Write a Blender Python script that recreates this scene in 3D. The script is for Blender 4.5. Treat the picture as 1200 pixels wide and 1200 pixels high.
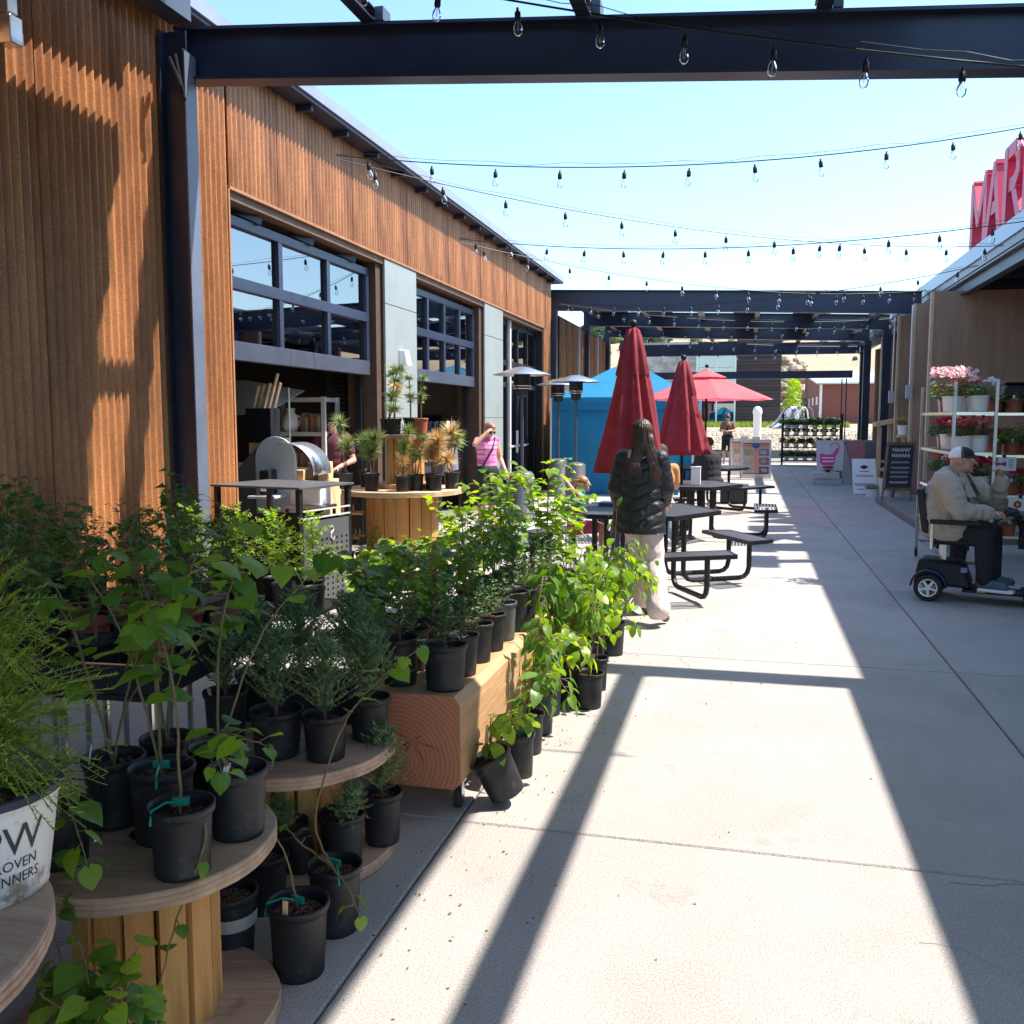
import bpy, bmesh, math, random
from mathutils import Vector, Matrix, Euler, noise
R = math.radians
S = bpy.context.scene
for o in list(bpy.data.objects): bpy.data.objects.remove(o)
# ---------------------------------------------------------------- camera, sky, sun
cam = bpy.data.cameras.new('camera'); cam.lens = 33.0; cam.sensor_width = 36.0
cam.clip_start = 0.05; cam.clip_end = 1500
camo = bpy.data.objects.new('camera', cam); S.collection.objects.link(camo)
camo.location = (0, 0, 1.6); camo.rotation_euler = (R(90 - 5.71), 0, R(13.97))
S.camera = camo
KX, KY = 0.64, 0.21                     # shadow offset per metre of height: (-KX, -KY)
sun_dir = Vector((KX, KY, 1)).normalized()
elev = math.asin(sun_dir.z); azim = math.atan2(KX, KY)
W = bpy.data.worlds.new('World'); S.world = W; W.use_nodes = True
wn = W.node_tree.nodes; bg = wn['Background']
sky = wn.new('ShaderNodeTexSky'); sky.sky_type = 'NISHITA'; sky.sun_disc = False
sky.sun_elevation = elev; sky.sun_rotation = azim; sky.altitude = 200
sky.air_density = 1.0; sky.dust_density = 1.2; sky.ozone_density = 0.3
tint = wn.new('ShaderNodeMix'); tint.data_type = 'RGBA'; tint.blend_type = 'MULTIPLY'; tint.inputs[0].default_value = 1
tint.inputs[7].default_value = (.77, .93, 1.02, 1)      # the phone's cool white balance, the whole sky alike
W.node_tree.links.new(sky.outputs[0], tint.inputs[6]); W.node_tree.links.new(tint.outputs[2], bg.inputs[0]); bg.inputs[1].default_value = 0.15
sl = bpy.data.lights.new('sun', 'SUN'); sl.energy = 4.0; sl.angle = R(0.5); sl.color = (1, 0.94, 0.86)
slo = bpy.data.objects.new('sun', sl); S.collection.objects.link(slo)
slo.rotation_euler = (-sun_dir).to_track_quat('-Z', 'Y').to_euler(); slo.location = (8, 2, 12)
S.view_settings.view_transform = 'Standard'; S.view_settings.look = 'None'
S.view_settings.exposure = 1.38; S.view_settings.gamma = 1; S.view_settings.use_curve_mapping = False
S.render.engine = 'CYCLES'
random.seed(7)
rnd = random.random
def U(a, b): return a + (b - a) * rnd()
# ---------------------------------------------------------------- materials
MATS = {}
def mat(name, c1, c2=None, rough=0.6, metal=0.0, scale=6.0, bump=0.0, stretch=(1, 1, 1), detail=4, isl=0.0,
        trans=0.0, bscale=None, spec=0.5, mid=0.5, width=0.5):
    if name in MATS: return MATS[name]
    m = bpy.data.materials.new(name); m.use_nodes = True; nt = m.node_tree; N = nt.nodes; L = nt.links
    b = N['Principled BSDF']; out = N['Material Output']
    b.inputs['Roughness'].default_value = rough; b.inputs['Metallic'].default_value = metal
    b.inputs['Specular IOR Level'].default_value = spec
    c2 = c2 or c1
    tc = N.new('ShaderNodeTexCoord'); mp = N.new('ShaderNodeMapping'); mp.inputs['Scale'].default_value = stretch
    L.new(tc.outputs['Object'], mp.inputs[0])
    nz = N.new('ShaderNodeTexNoise'); nz.inputs['Scale'].default_value = scale; nz.inputs['Detail'].default_value = detail
    nz.inputs['Roughness'].default_value = 0.65
    L.new(mp.outputs[0], nz.inputs[0])
    cr = N.new('ShaderNodeValToRGB'); cr.color_ramp.elements[0].color = (*c1, 1); cr.color_ramp.elements[1].color = (*c2, 1)
    cr.color_ramp.elements[0].position = mid - width / 2; cr.color_ramp.elements[1].position = mid + width / 2
    L.new(nz.outputs['Fac'], cr.inputs[0]); col = cr.outputs[0]
    if isl:
        g = N.new('ShaderNodeNewGeometry'); oi = N.new('ShaderNodeObjectInfo')
        ad = N.new('ShaderNodeMath'); ad.operation = 'ADD'; L.new(g.outputs['Random Per Island'], ad.inputs[0]); L.new(oi.outputs['Random'], ad.inputs[1])
        fr = N.new('ShaderNodeMath'); fr.operation = 'FRACT'; L.new(ad.outputs[0], fr.inputs[0])
        mr = N.new('ShaderNodeMapRange'); mr.inputs[3].default_value = 1 - isl; mr.inputs[4].default_value = 1 + isl
        L.new(fr.outputs[0], mr.inputs[0])
        hs = N.new('ShaderNodeHueSaturation'); L.new(col, hs.inputs['Color']); L.new(mr.outputs[0], hs.inputs['Value'])
        mh = N.new('ShaderNodeMapRange'); mh.inputs[3].default_value = 0.5 + isl * .06; mh.inputs[4].default_value = 0.5 - isl * .06
        L.new(fr.outputs[0], mh.inputs[0]); L.new(mh.outputs[0], hs.inputs['Hue'])
        col = hs.outputs[0]
    L.new(col, b.inputs['Base Color'])
    if bump:
        n2 = N.new('ShaderNodeTexNoise'); n2.inputs['Scale'].default_value = bscale or scale * 4; n2.inputs['Detail'].default_value = 5
        L.new(mp.outputs[0], n2.inputs[0])
        bp = N.new('ShaderNodeBump'); bp.inputs['Strength'].default_value = bump; bp.inputs['Distance'].default_value = 0.02
        L.new(n2.outputs['Fac'], bp.inputs['Height']); L.new(bp.outputs[0], b.inputs['Normal'])
    if trans:
        t = N.new('ShaderNodeBsdfTranslucent'); mx = N.new('ShaderNodeMixShader'); mx.inputs[0].default_value = trans
        hs2 = N.new('ShaderNodeHueSaturation'); hs2.inputs['Saturation'].default_value = 1.15; hs2.inputs['Value'].default_value = 1.6; hs2.inputs['Hue'].default_value = .49
        L.new(col, hs2.inputs['Color']); L.new(hs2.outputs[0], t.inputs[0])
        L.new(b.outputs[0], mx.inputs[1]); L.new(t.outputs[0], mx.inputs[2]); L.new(mx.outputs[0], out.inputs[0])
    MATS[name] = m; return m
def rust_mat():
    m = mat('rusted corrugated steel', (.15, .048, .017), (.60, .265, .10), rough=.42, scale=2.0, stretch=(1, 1.6, .35), bump=.06, bscale=120, mid=.47, width=.55)
    nt = m.node_tree; N = nt.nodes; L = nt.links; b = N['Principled BSDF']
    base = b.inputs['Base Color'].links[0].from_socket
    tc = N.new('ShaderNodeTexCoord'); n = N.new('ShaderNodeTexNoise'); n.inputs['Scale'].default_value = 75; n.inputs['Detail'].default_value = 3
    L.new(tc.outputs['Object'], n.inputs[0])
    mr = N.new('ShaderNodeMapRange'); mr.inputs[1].default_value = .3; mr.inputs[2].default_value = .7; mr.inputs[3].default_value = .72; mr.inputs[4].default_value = 1.2
    L.new(n.outputs['Fac'], mr.inputs[0])
    mx = N.new('ShaderNodeMix'); mx.data_type = 'RGBA'; mx.blend_type = 'MULTIPLY'; mx.inputs[0].default_value = 1
    L.new(base, mx.inputs[6]); L.new(mr.outputs[0], mx.inputs[7]); L.new(mx.outputs[2], b.inputs['Base Color'])
    return m
def concrete_mat(name, c1, c2, sc=1.0):
    m = mat(name, c1, c2, rough=.85, scale=1.3 * sc, bump=.35, bscale=160, detail=8, mid=.5, width=.6)
    nt = m.node_tree; N = nt.nodes; L = nt.links; b = N['Principled BSDF']
    base = b.inputs['Base Color'].links[0].from_socket
    tc = N.new('ShaderNodeTexCoord'); n = N.new('ShaderNodeTexNoise'); n.inputs['Scale'].default_value = 130; n.inputs['Detail'].default_value = 4
    n.inputs['Roughness'].default_value = .8
    L.new(tc.outputs['Object'], n.inputs[0])
    mr = N.new('ShaderNodeMapRange'); mr.inputs[1].default_value = .3; mr.inputs[2].default_value = .7; mr.inputs[3].default_value = .52; mr.inputs[4].default_value = 1.3
    L.new(n.outputs['Fac'], mr.inputs[0])
    n3 = N.new('ShaderNodeTexNoise'); n3.inputs['Scale'].default_value = .55; n3.inputs['Detail'].default_value = 6; n3.inputs['Distortion'].default_value = 1.5
    L.new(tc.outputs['Object'], n3.inputs[0])
    m3 = N.new('ShaderNodeMapRange'); m3.inputs[1].default_value = .35; m3.inputs[2].default_value = .48; m3.inputs[3].default_value = .91; m3.inputs[4].default_value = 1.0
    L.new(n3.outputs['Fac'], m3.inputs[0])
    mu = N.new('ShaderNodeMath'); mu.operation = 'MULTIPLY'; L.new(mr.outputs[0], mu.inputs[0]); L.new(m3.outputs[0], mu.inputs[1])
    wp_ = N.new('ShaderNodeTexCoord')
    for sc_, lo, hi, dk in ((7, .66, .70, .80), (26, .70, .73, .72), (2.2, .60, .66, .86)):      # worn stains and gum spots
        ns = N.new('ShaderNodeTexNoise'); ns.inputs['Scale'].default_value = sc_; ns.inputs['Detail'].default_value = 6; ns.inputs['Roughness'].default_value = .7
        of = N.new('ShaderNodeVectorMath'); of.operation = 'ADD'; L.new(wp_.outputs['Object'], of.inputs[0])
        oi = N.new('ShaderNodeObjectInfo'); L.new(oi.outputs['Location'], of.inputs[1]); L.new(of.outputs[0], ns.inputs[0])
        mp2 = N.new('ShaderNodeMapRange'); mp2.inputs[1].default_value = lo; mp2.inputs[2].default_value = hi; mp2.inputs[3].default_value = 1; mp2.inputs[4].default_value = dk; L.new(ns.outputs['Fac'], mp2.inputs[0])
        m4 = N.new('ShaderNodeMath'); m4.operation = 'MULTIPLY'; L.new(mu.outputs[0], m4.inputs[0]); L.new(mp2.outputs[0], m4.inputs[1]); mu = m4
    mx = N.new('ShaderNodeMix'); mx.data_type = 'RGBA'; mx.blend_type = 'MULTIPLY'; mx.inputs[0].default_value = 1
    L.new(base, mx.inputs[6]); L.new(mu.outputs[0], mx.inputs[7]); L.new(mx.outputs[2], b.inputs['Base Color'])
    return m
def wood_mat(name, c1, c2, axis='x', sc=6, rough=.6, bump=.2):
    st = {'x': (.12, 1, 1), 'y': (1, .12, 1), 'z': (1, 1, .12)}[axis]
    m = mat(name, c1, c2, rough=rough, scale=sc, stretch=tuple(v * 3 for v in st), bump=bump, bscale=sc * 5, detail=8, mid=.5, width=.45, isl=.12)
    return m
def endgrain_mat():
    m = mat('timber end grain', (.30, .095, .04), (.5, .2, .09), rough=.6, bump=.2)
    nt = m.node_tree; N = nt.nodes; L = nt.links; b = N['Principled BSDF']
    tc = N.new('ShaderNodeTexCoord'); mp = N.new('ShaderNodeMapping'); L.new(tc.outputs['Object'], mp.inputs[0])
    mp.inputs['Scale'].default_value = (1, 0, 1); mp.inputs['Location'].default_value = (.27, 0, -.10)
    w = N.new('ShaderNodeTexWave'); w.wave_type = 'RINGS'; w.rings_direction = 'SPHERICAL'; w.inputs['Scale'].default_value = 17; w.inputs['Distortion'].default_value = 3.2
    w.inputs['Detail'].default_value = 3; w.inputs['Detail Scale'].default_value = .6
    L.new(mp.outputs[0], w.inputs[0])
    cr = N.new('ShaderNodeValToRGB'); cr.color_ramp.elements[0].color = (.33, .115, .055, 1); cr.color_ramp.elements[1].color = (.43, .165, .08, 1)
    cr.color_ramp.elements[0].position = .05; cr.color_ramp.elements[1].position = .6
    L.new(w.outputs['Fac'], cr.inputs[0]); L.new(cr.outputs[0], b.inputs['Base Color']); return m
def glass_mat(name, tint=(.75, .85, .9), fac=.55, ior=2.3):
    if name in MATS: return MATS[name]
    m = bpy.data.materials.new(name); m.use_nodes = True; N = m.node_tree.nodes; L = m.node_tree.links
    out = N['Material Output']; N.remove(N['Principled BSDF'])
    t = N.new('ShaderNodeBsdfTransparent'); t.inputs[0].default_value = (*[v * fac for v in tint], 1)
    g = N.new('ShaderNodeBsdfGlossy'); g.inputs['Roughness'].default_value = .015; g.inputs[0].default_value = (.95, .97, 1, 1)
    f = N.new('ShaderNodeFresnel'); f.inputs[0].default_value = ior
    mx = N.new('ShaderNodeMixShader'); L.new(f.outputs[0], mx.inputs[0]); L.new(t.outputs[0], mx.inputs[1]); L.new(g.outputs[0], mx.inputs[2])
    L.new(mx.outputs[0], out.inputs[0]); MATS[name] = m; return m
STEEL = mat('flare tinted dark steel', (.017, .023, .048), (.027, .035, .070), rough=.38, scale=3)  # blue of the lens flare put into the steel's base colour
STEELB = mat('black painted steel', (.009, .009, .011), (.017, .017, .02), rough=.45, scale=5, spec=.3)
STEELL = mat('light steel flange', (.10, .12, .17), (.14, .16, .21), rough=.35, scale=4)
SKYF = mat('sky tinted fascia', (.26, .36, .48), (.32, .42, .54), rough=.3, scale=2)  # sky reflection on the fascia put into its colour
STEELG = mat('grey blue painted steel', (.045, .052, .075), (.065, .075, .10), rough=.35, scale=4)
FASCIA = mat('pale steel fascia', (.20, .23, .30), (.27, .30, .37), rough=.35, scale=2)
RUST = rust_mat()
CONC = concrete_mat('concrete slab', (.365, .328, .298), (.485, .435, .395))
CONCD = concrete_mat('darker concrete', (.2, .18, .16), (.3, .27, .24))
JOINT = mat('joint dirt', (.07, .06, .05), (.12, .10, .085), rough=.95)
PANEL = mat('grey green metal panel', (.23, .26, .25), (.30, .33, .315), rough=.45, scale=1.2)
PLY = wood_mat('plywood', (.27, .16, .105), (.42, .27, .18), 'z', 2.2)
PLYE = mat('plywood edge', (.5, .36, .22), (.62, .47, .32), rough=.7)
SPOOL = wood_mat('weathered spool disc', (.27, .16, .10), (.56, .38, .25), 'x', 5)
STAVE = wood_mat('orange pine stave', (.34, .15, .04), (.66, .36, .11), 'z', 5)
PINE = wood_mat('pale pine', (.52, .33, .16), (.72, .50, .28), 'z', 5)
TIMB = wood_mat('sawn timber', (.34, .17, .075), (.62, .38, .20), 'y', 3)
ENDG = endgrain_mat()
POT = mat('black plastic pot', (.009, .010, .012), (.024, .025, .028), rough=.5, scale=7, bump=.06, spec=.35, isl=.2)
POTG = mat('dusty grey pot', (.06, .06, .065), (.12, .115, .11), rough=.6, scale=5)
CLAY = mat('red clay plastic pot', (.30, .075, .035), (.40, .11, .055), rough=.55, scale=6)
WPOT = mat('white plastic pot', (.72, .71, .68), (.80, .79, .76), rough=.45, scale=3)
SOIL = mat('bark mulch', (.03, .016, .009), (.22, .11, .055), rough=.95, scale=70, bump=.9, bscale=120, detail=5, mid=.52, width=.2)
CHROME = mat('chrome wire', (.62, .63, .65), rough=.18, metal=1)
STAIN = mat('brushed stainless', (.55, .56, .58), (.65, .66, .68), rough=.3, metal=.9, scale=30, stretch=(1, .05, 1))
ALU = mat('white aluminium', (.7, .71, .72), rough=.35, metal=.3)
GREYP = mat('grey painted metal', (.075, .075, .08), (.10, .10, .105), rough=.45, scale=2)
RUB = mat('rubber', (.02, .02, .02), rough=.8)
GLASS = glass_mat('window glass', ior=3.6)
BULBG = glass_mat('bulb glass', (1, 1, 1), .97, 1.35)
WHITE = mat('white paint', (.75, .75, .74), (.8, .8, .79), rough=.5)
REDO = mat('sun bleached red cloth', (.55, .11, .13), (.64, .17, .18), rough=.85, scale=2, trans=.3)
RED = mat('red umbrella cloth', (.25, .022, .034), (.36, .045, .06), rough=.85, scale=8, bump=.15, trans=.25)
REDP = mat('red sign paint', (.50, .025, .07), (.58, .035, .085), rough=.4)
BLUE = mat('blue tent cloth', (.0, .165, .33), (.005, .21, .40), rough=.7, scale=3, bump=.3, bscale=5, trans=.12)
STEM = mat('green brown stem', (.12, .09, .04), (.22, .17, .07), rough=.8, scale=15)
STEMR = mat('woody stem', (.14, .075, .04), (.24, .14, .08), rough=.85, scale=15)
TEAL = mat('teal ribbon', (.0, .20, .13), (.0, .25, .17), rough=.5)
LEAF_H = mat('redbud leaf', (.085, .19, .022), (.15, .28, .038), rough=.45, scale=3.5, isl=.45, trans=.42, detail=7)
LEAF_L = mat('lime young leaf', (.18, .31, .018), (.27, .40, .035), rough=.4, scale=18, isl=.3, trans=.5)
LEAF_D = mat('dogwood leaf', (.09, .19, .022), (.14, .27, .04), rough=.4, scale=20, isl=.3, trans=.42)
LEAF_M = mat('maple leaf', (.06, .14, .022), (.12, .22, .04), rough=.45, scale=18, isl=.4, trans=.35)
LEAF_F = mat('feathery leaf', (.16, .30, .018), (.26, .42, .04), rough=.5, scale=12, isl=.3, trans=.45)
LEAF_J = mat('juniper leaf', (.075, .15, .045), (.14, .24, .08), rough=.6, scale=12, isl=.4, trans=.15)
LEAF_Y = mat('dark yew leaf', (.035, .10, .022), (.09, .18, .04), rough=.5, scale=12, isl=.5, trans=.15)
LEAF_A = mat('fine fern leaf', (.16, .24, .02), (.26, .32, .045), rough=.6, scale=9, isl=.35, trans=.35)
NEED = mat('green needles', (.15, .22, .06), (.26, .33, .12), rough=.55, scale=9, isl=.35, trans=.2)
NEEDB = mat('straw brown needles', (.48, .32, .12), (.66, .48, .22), rough=.6, scale=9, isl=.3, trans=.2)
LEAF_B = mat('begonia leaf', (.05, .10, .035), (.12, .16, .05), rough=.4, scale=20, isl=.5, trans=.2)
BLACKC = mat('black cloth', (.01, .01, .012), (.02, .02, .024), rough=.85, scale=20)
NAVY = mat('matte dark grey', (.03, .03, .035), rough=.6)
SKIN = mat('skin', (.50, .27, .18), (.58, .33, .23), rough=.5, scale=10)
SKINR = mat('ruddy skin', (.52, .24, .175), (.62, .33, .25), rough=.5, scale=9)
HAIRD = mat('dark brown hair', (.022, .011, .008), (.07, .032, .02), rough=.75, scale=30, stretch=(1, 1, .1), isl=.4)
HAIRB = mat('light brown hair', (.20, .09, .045), (.34, .17, .09), rough=.5, scale=30, stretch=(1, 1, .1), isl=.3)
EYEW = mat('eye white', (.75, .73, .7), rough=.3); EYED = mat('eye iris', (.03, .02, .015), rough=.2)
def add_veins(m):
    nt = m.node_tree; N = nt.nodes; L = nt.links; b = N['Principled BSDF']; src = b.inputs['Base Color'].links[0].from_socket
    tc = N.new('ShaderNodeTexCoord'); sx = N.new('ShaderNodeSeparateXYZ'); L.new(tc.outputs['Object'], sx.inputs[0])
    def mth(op, a, b_=None):
        n = N.new('ShaderNodeMath'); n.operation = op
        for i, v in enumerate((a, b_)):
            if v is None: continue
            if isinstance(v, (int, float)): n.inputs[i].default_value = v
            else: L.new(v, n.inputs[i])
        return n.outputs[0]
    ay = mth('ABSOLUTE', sx.outputs[1]); mid = mth('LESS_THAN', ay, .014)
    fr = mth('FRACT', mth('SUBTRACT', mth('MULTIPLY', sx.outputs[0], 6), mth('MULTIPLY', ay, 5))); side = mth('LESS_THAN', mth('ABSOLUTE', mth('SUBTRACT', fr, .5)), .05)
    v = mth('MAXIMUM', mid, mth('MULTIPLY', side, .55)); mx = N.new('ShaderNodeMix'); mx.data_type = 'RGBA'; L.new(mth('MULTIPLY', v, .55), mx.inputs[0]); L.new(src, mx.inputs[6]); mx.inputs[7].default_value = (.28, .36, .12, 1)
    L.new(mx.outputs[2], b.inputs['Base Color'])
    bp = N.new('ShaderNodeBump'); bp.invert = True; bp.inputs['Strength'].default_value = .5; bp.inputs['Distance'].default_value = .002; L.new(v, bp.inputs['Height']); L.new(bp.outputs[0], b.inputs['Normal'])
for m_ in (LEAF_H, LEAF_L, LEAF_D): add_veins(m_)
def add_dirt(m, c=(.16, .09, .05), lo=.5, hi=.62, sc=9, amt=.75):
    nt = m.node_tree; N = nt.nodes; L = nt.links; b = N['Principled BSDF']; src = b.inputs['Base Color'].links[0].from_socket
    tc = N.new('ShaderNodeTexCoord'); n = N.new('ShaderNodeTexNoise'); n.inputs['Scale'].default_value = sc; n.inputs['Detail'].default_value = 9; n.inputs['Roughness'].default_value = .75; L.new(tc.outputs['Object'], n.inputs[0])
    mr = N.new('ShaderNodeMapRange'); mr.inputs[1].default_value = lo; mr.inputs[2].default_value = hi; mr.inputs[3].default_value = 0; mr.inputs[4].default_value = amt; L.new(n.outputs['Fac'], mr.inputs[0])
    mx = N.new('ShaderNodeMix'); mx.data_type = 'RGBA'; L.new(mr.outputs[0], mx.inputs[0]); L.new(src, mx.inputs[6]); mx.inputs[7].default_value = (*c, 1); L.new(mx.outputs[2], b.inputs['Base Color'])
add_dirt(POT, (.10, .085, .07), .56, .72, 14, .8); add_dirt(CLAY, (.3, .2, .13), .58, .7, 14, .6); add_dirt(SPOOL, (.12, .08, .055), .58, .68, 7, .5); add_dirt(STAVE, (.10, .05, .02), .62, .68, 10, .8); add_dirt(STEEL, (.05, .045, .045), .6, .8, 5, .5)
WPOTD = mat('soiled white pot', (.68, .66, .62), (.78, .76, .72), rough=.5, scale=3); add_dirt(WPOTD, (.22, .13, .08), .50, .60, 11, .85)
# ---------------------------------------------------------------- mesh helpers
col = S.collection
class MB:
    def __init__(s): s.v = []; s.f = []; s.mi = []; s.m = 0
    def add(s, vs, fs):
        b = len(s.v); s.v += [tuple(v) for v in vs]
        for f in fs: s.f.append(tuple(i + b for i in f)); s.mi.append(s.m)
        return s
    def box(s, x0, x1, y0, y1, z0, z1, M=None):
        vs = [Vector(p) for p in ((x0, y0, z0), (x1, y0, z0), (x1, y1, z0), (x0, y1, z0), (x0, y0, z1), (x1, y0, z1), (x1, y1, z1), (x0, y1, z1))]
        if M: vs = [M @ v for v in vs]
        return s.add(vs, [(0, 3, 2, 1), (4, 5, 6, 7), (0, 1, 5, 4), (1, 2, 6, 5), (2, 3, 7, 6), (3, 0, 4, 7)])
    def hexa(s, p): return s.add(p, [(0, 3, 2, 1), (4, 5, 6, 7), (0, 1, 5, 4), (1, 2, 6, 5), (2, 3, 7, 6), (3, 0, 4, 7)])
    def beam(s, a, b, w, h, upv=(0, 0, 1)):
        a = Vector(a); b = Vector(b); d = (b - a).normalized(); u = Vector(upv)
        if abs(d.dot(u)) > .99: u = Vector((1, 0, 0))
        r = d.cross(u).normalized(); u = r.cross(d).normalized()
        c = [(-w / 2, -h / 2), (w / 2, -h / 2), (w / 2, h / 2), (-w / 2, h / 2)]
        vs = [a + r * x + u * y for x, y in c] + [b + r * x + u * y for x, y in c]
        return s.add(vs, [(0, 3, 2, 1), (4, 5, 6, 7), (0, 1, 5, 4), (1, 2, 6, 5), (2, 3, 7, 6), (3, 0, 4, 7)])
    def tube(s, pts, r, n=6, caps=True):
        pts = [Vector(p) for p in pts]; k = len(pts)
        rr = r if isinstance(r, (list, tuple)) else [r] * k
        vs = []; fs = []; pu = None
        for i, p in enumerate(pts):
            d = (pts[min(i + 1, k - 1)] - pts[max(i - 1, 0)])
            d = d.normalized() if d.length > 1e-9 else Vector((0, 0, 1))
            if pu is None:
                pu = Vector((0, 0, 1)) if abs(d.z) < .9 else Vector((1, 0, 0))
            a = d.cross(pu)
            if a.length < 1e-6: a = d.cross(Vector((0, 1, 0)))
            a.normalize(); b = a.cross(d).normalized(); pu = b
            for j in range(n):
                t = 2 * math.pi * j / n; vs.append(p + (a * math.cos(t) + b * math.sin(t)) * rr[i])
        for i in range(k - 1):
            for j in range(n):
                j2 = (j + 1) % n; fs.append((i * n + j, i * n + j2, (i + 1) * n + j2, (i + 1) * n + j))
        if caps: fs.append(tuple(range(n))[::-1]); fs.append(tuple((k - 1) * n + j for j in range(n)))
        return s.add(vs, fs)
    def lathe(s, prof, n=20, c=(0, 0, 0), wob=None):
        c = Vector(c); vs = []; fs = []; k = len(prof)
        for i, (r, z) in enumerate(prof):
            for j in range(n):
                t = 2 * math.pi * j / n; q = r * (wob(t, z) if wob else 1); vs.append((c.x + q * math.cos(t), c.y + q * math.sin(t), c.z + z))
        for i in range(k - 1):
            for j in range(n):
                j2 = (j + 1) % n; fs.append((i * n + j, i * n + j2, (i + 1) * n + j2, (i + 1) * n + j))
        return s.add(vs, fs)
    def ball(s, c, r, n=8, m=6):
        rx, ry, rz = (r, r, r) if not isinstance(r, (tuple, list)) else r
        vs = [(c[0], c[1], c[2] - rz)]; fs = []
        for i in range(1, m):
            a = -math.pi / 2 + math.pi * i / m
            for j in range(n):
                t = 2 * math.pi * j / n; vs.append((c[0] + rx * math.cos(a) * math.cos(t), c[1] + ry * math.cos(a) * math.sin(t), c[2] + rz * math.sin(a)))
        vs.append((c[0], c[1], c[2] + rz)); T = len(vs) - 1
        for j in range(n):
            j2 = (j + 1) % n; fs.append((0, 1 + j2, 1 + j)); fs.append((T, 1 + (m - 2) * n + j, 1 + (m - 2) * n + j2))
        for i in range(m - 2):
            for j in range(n):
                j2 = (j + 1) % n; fs.append((1 + i * n + j, 1 + i * n + j2, 1 + (i + 1) * n + j2, 1 + (i + 1) * n + j))
        return s.add(vs, fs)
    def prism(s, pts, z0, z1, M=None):
        n = len(pts); vs = [Vector((x, y, z0)) for x, y in pts] + [Vector((x, y, z1)) for x, y in pts]
        if M: vs = [M @ v for v in vs]
        return s.add(vs, [tuple(range(n))[::-1], tuple(range(n, 2 * n))] + [(i, (i + 1) % n, n + (i + 1) % n, n + i) for i in range(n)])
    def mesh(s, name, mats, smooth=False):
        me = bpy.data.meshes.new(name); me.from_pydata(s.v, [], s.f)
        mats = mats if isinstance(mats, (list, tuple)) else [mats]
        for m in mats: me.materials.append(m)
        if len(mats) > 1: me.polygons.foreach_set('material_index', s.mi)
        if smooth: me.polygons.foreach_set('use_smooth', [True] * len(s.f))
        me.update(); return me
    def build(s, name, mats, parent=None, smooth=False, loc=None, rz=0, bevel=0):
        o = bpy.data.objects.new(name, s.mesh(name, mats, smooth)); col.objects.link(o)
        if parent: o.parent = parent
        if loc: o.location = loc
        if rz: o.rotation_euler.z = rz
        if bevel:
            md = o.modifiers.new('b', 'BEVEL'); md.width = bevel; md.segments = 2; md.limit_method = 'ANGLE'
        return o
def obj(name, me, parent=None, M=None, loc=None):
    o = bpy.data.objects.new(name, me); col.objects.link(o)
    if parent: o.parent = parent
    if M is not None: o.matrix_local = M
    if loc is not None: o.location = loc
    return o
def tag(o, label, cat, group=None):
    o['label'] = label; o['category'] = cat
    if group: o['group'] = group
    return o
def thing(name, label, cat, loc=(0, 0, 0), rz=0, group=None):
    o = bpy.data.objects.new(name, None); col.objects.link(o); o.location = loc; o.rotation_euler = (0, 0, rz); o.empty_display_size = .1
    return tag(o, label, cat, group)
def kind(o, k): o['kind'] = k; return o
def kids(o): return [c for c in ALLK.get(o.name, [])]
ALLK = {}
def copy_tree(o, parent=None):
    c = o.copy(); col.objects.link(c)
    if parent: c.parent = parent
    for ch in list(o.children): copy_tree(ch, c)
    return c
def dup(o, label, loc, rz=None, group=None):
    c = copy_tree(o); c.location = loc
    if rz is not None: c.rotation_euler.z = rz
    c['label'] = label
    if group: c['group'] = group
    return c
def text_mesh(txt, size, mat_, extrude=0.001, sx=1.0, align='CENTER'):
    cu = bpy.data.curves.new('t', 'FONT'); cu.body = txt; cu.size = size; cu.extrude = extrude; cu.align_x = align; cu.align_y = 'CENTER'; cu.resolution_u = 3
    o = bpy.data.objects.new('t', cu); me = blobscene_eval(o)
    me.materials.clear(); me.materials.append(mat_)
    if sx != 1: me.transform(Matrix.Diagonal((sx, 1, 1, 1)))
    return me
TS = bpy.data.scenes.new('scratch')
def blobscene_eval(o):
    TS.collection.objects.link(o); vl = TS.view_layers[0]; vl.update(); dg = vl.depsgraph; dg.update()
    me = bpy.data.meshes.new_from_object(o.evaluated_get(dg), depsgraph=dg)
    bpy.data.objects.remove(o); return me
# ---- organic surfaces: rounded cones and ellipsoids fused by voxel remesh into ONE skin
def cone_prim(mb, p, q, r1, r2, n=12):
    p = Vector(p); q = Vector(q); d = q - p; L_ = d.length
    if L_ < 1e-5: mb.ball(p, r1, n, 8); return
    d.normalize(); pts = []; rr = []
    for k in range(5):
        a = math.pi / 2 * (1 - k / 4.0); pts.append(p - d * r1 * math.sin(a)); rr.append(max(r1 * math.cos(a), r1 * .06))
    for k in range(5):
        a = math.pi / 2 * (k / 4.0); pts.append(q + d * r2 * math.sin(a)); rr.append(max(r2 * math.cos(a), r2 * .06))
    mb.tube(pts, rr, n)
def ell_prim(mb, c, r, rot=None, n=14, m=10):
    t = MB(); t.ball((0, 0, 0), r, n, m); M = Matrix.Translation(Vector(c)) @ (rot.to_4x4() if rot else Matrix.Identity(4))
    mb.add([M @ Vector(v) for v in t.v], t.f)
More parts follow.
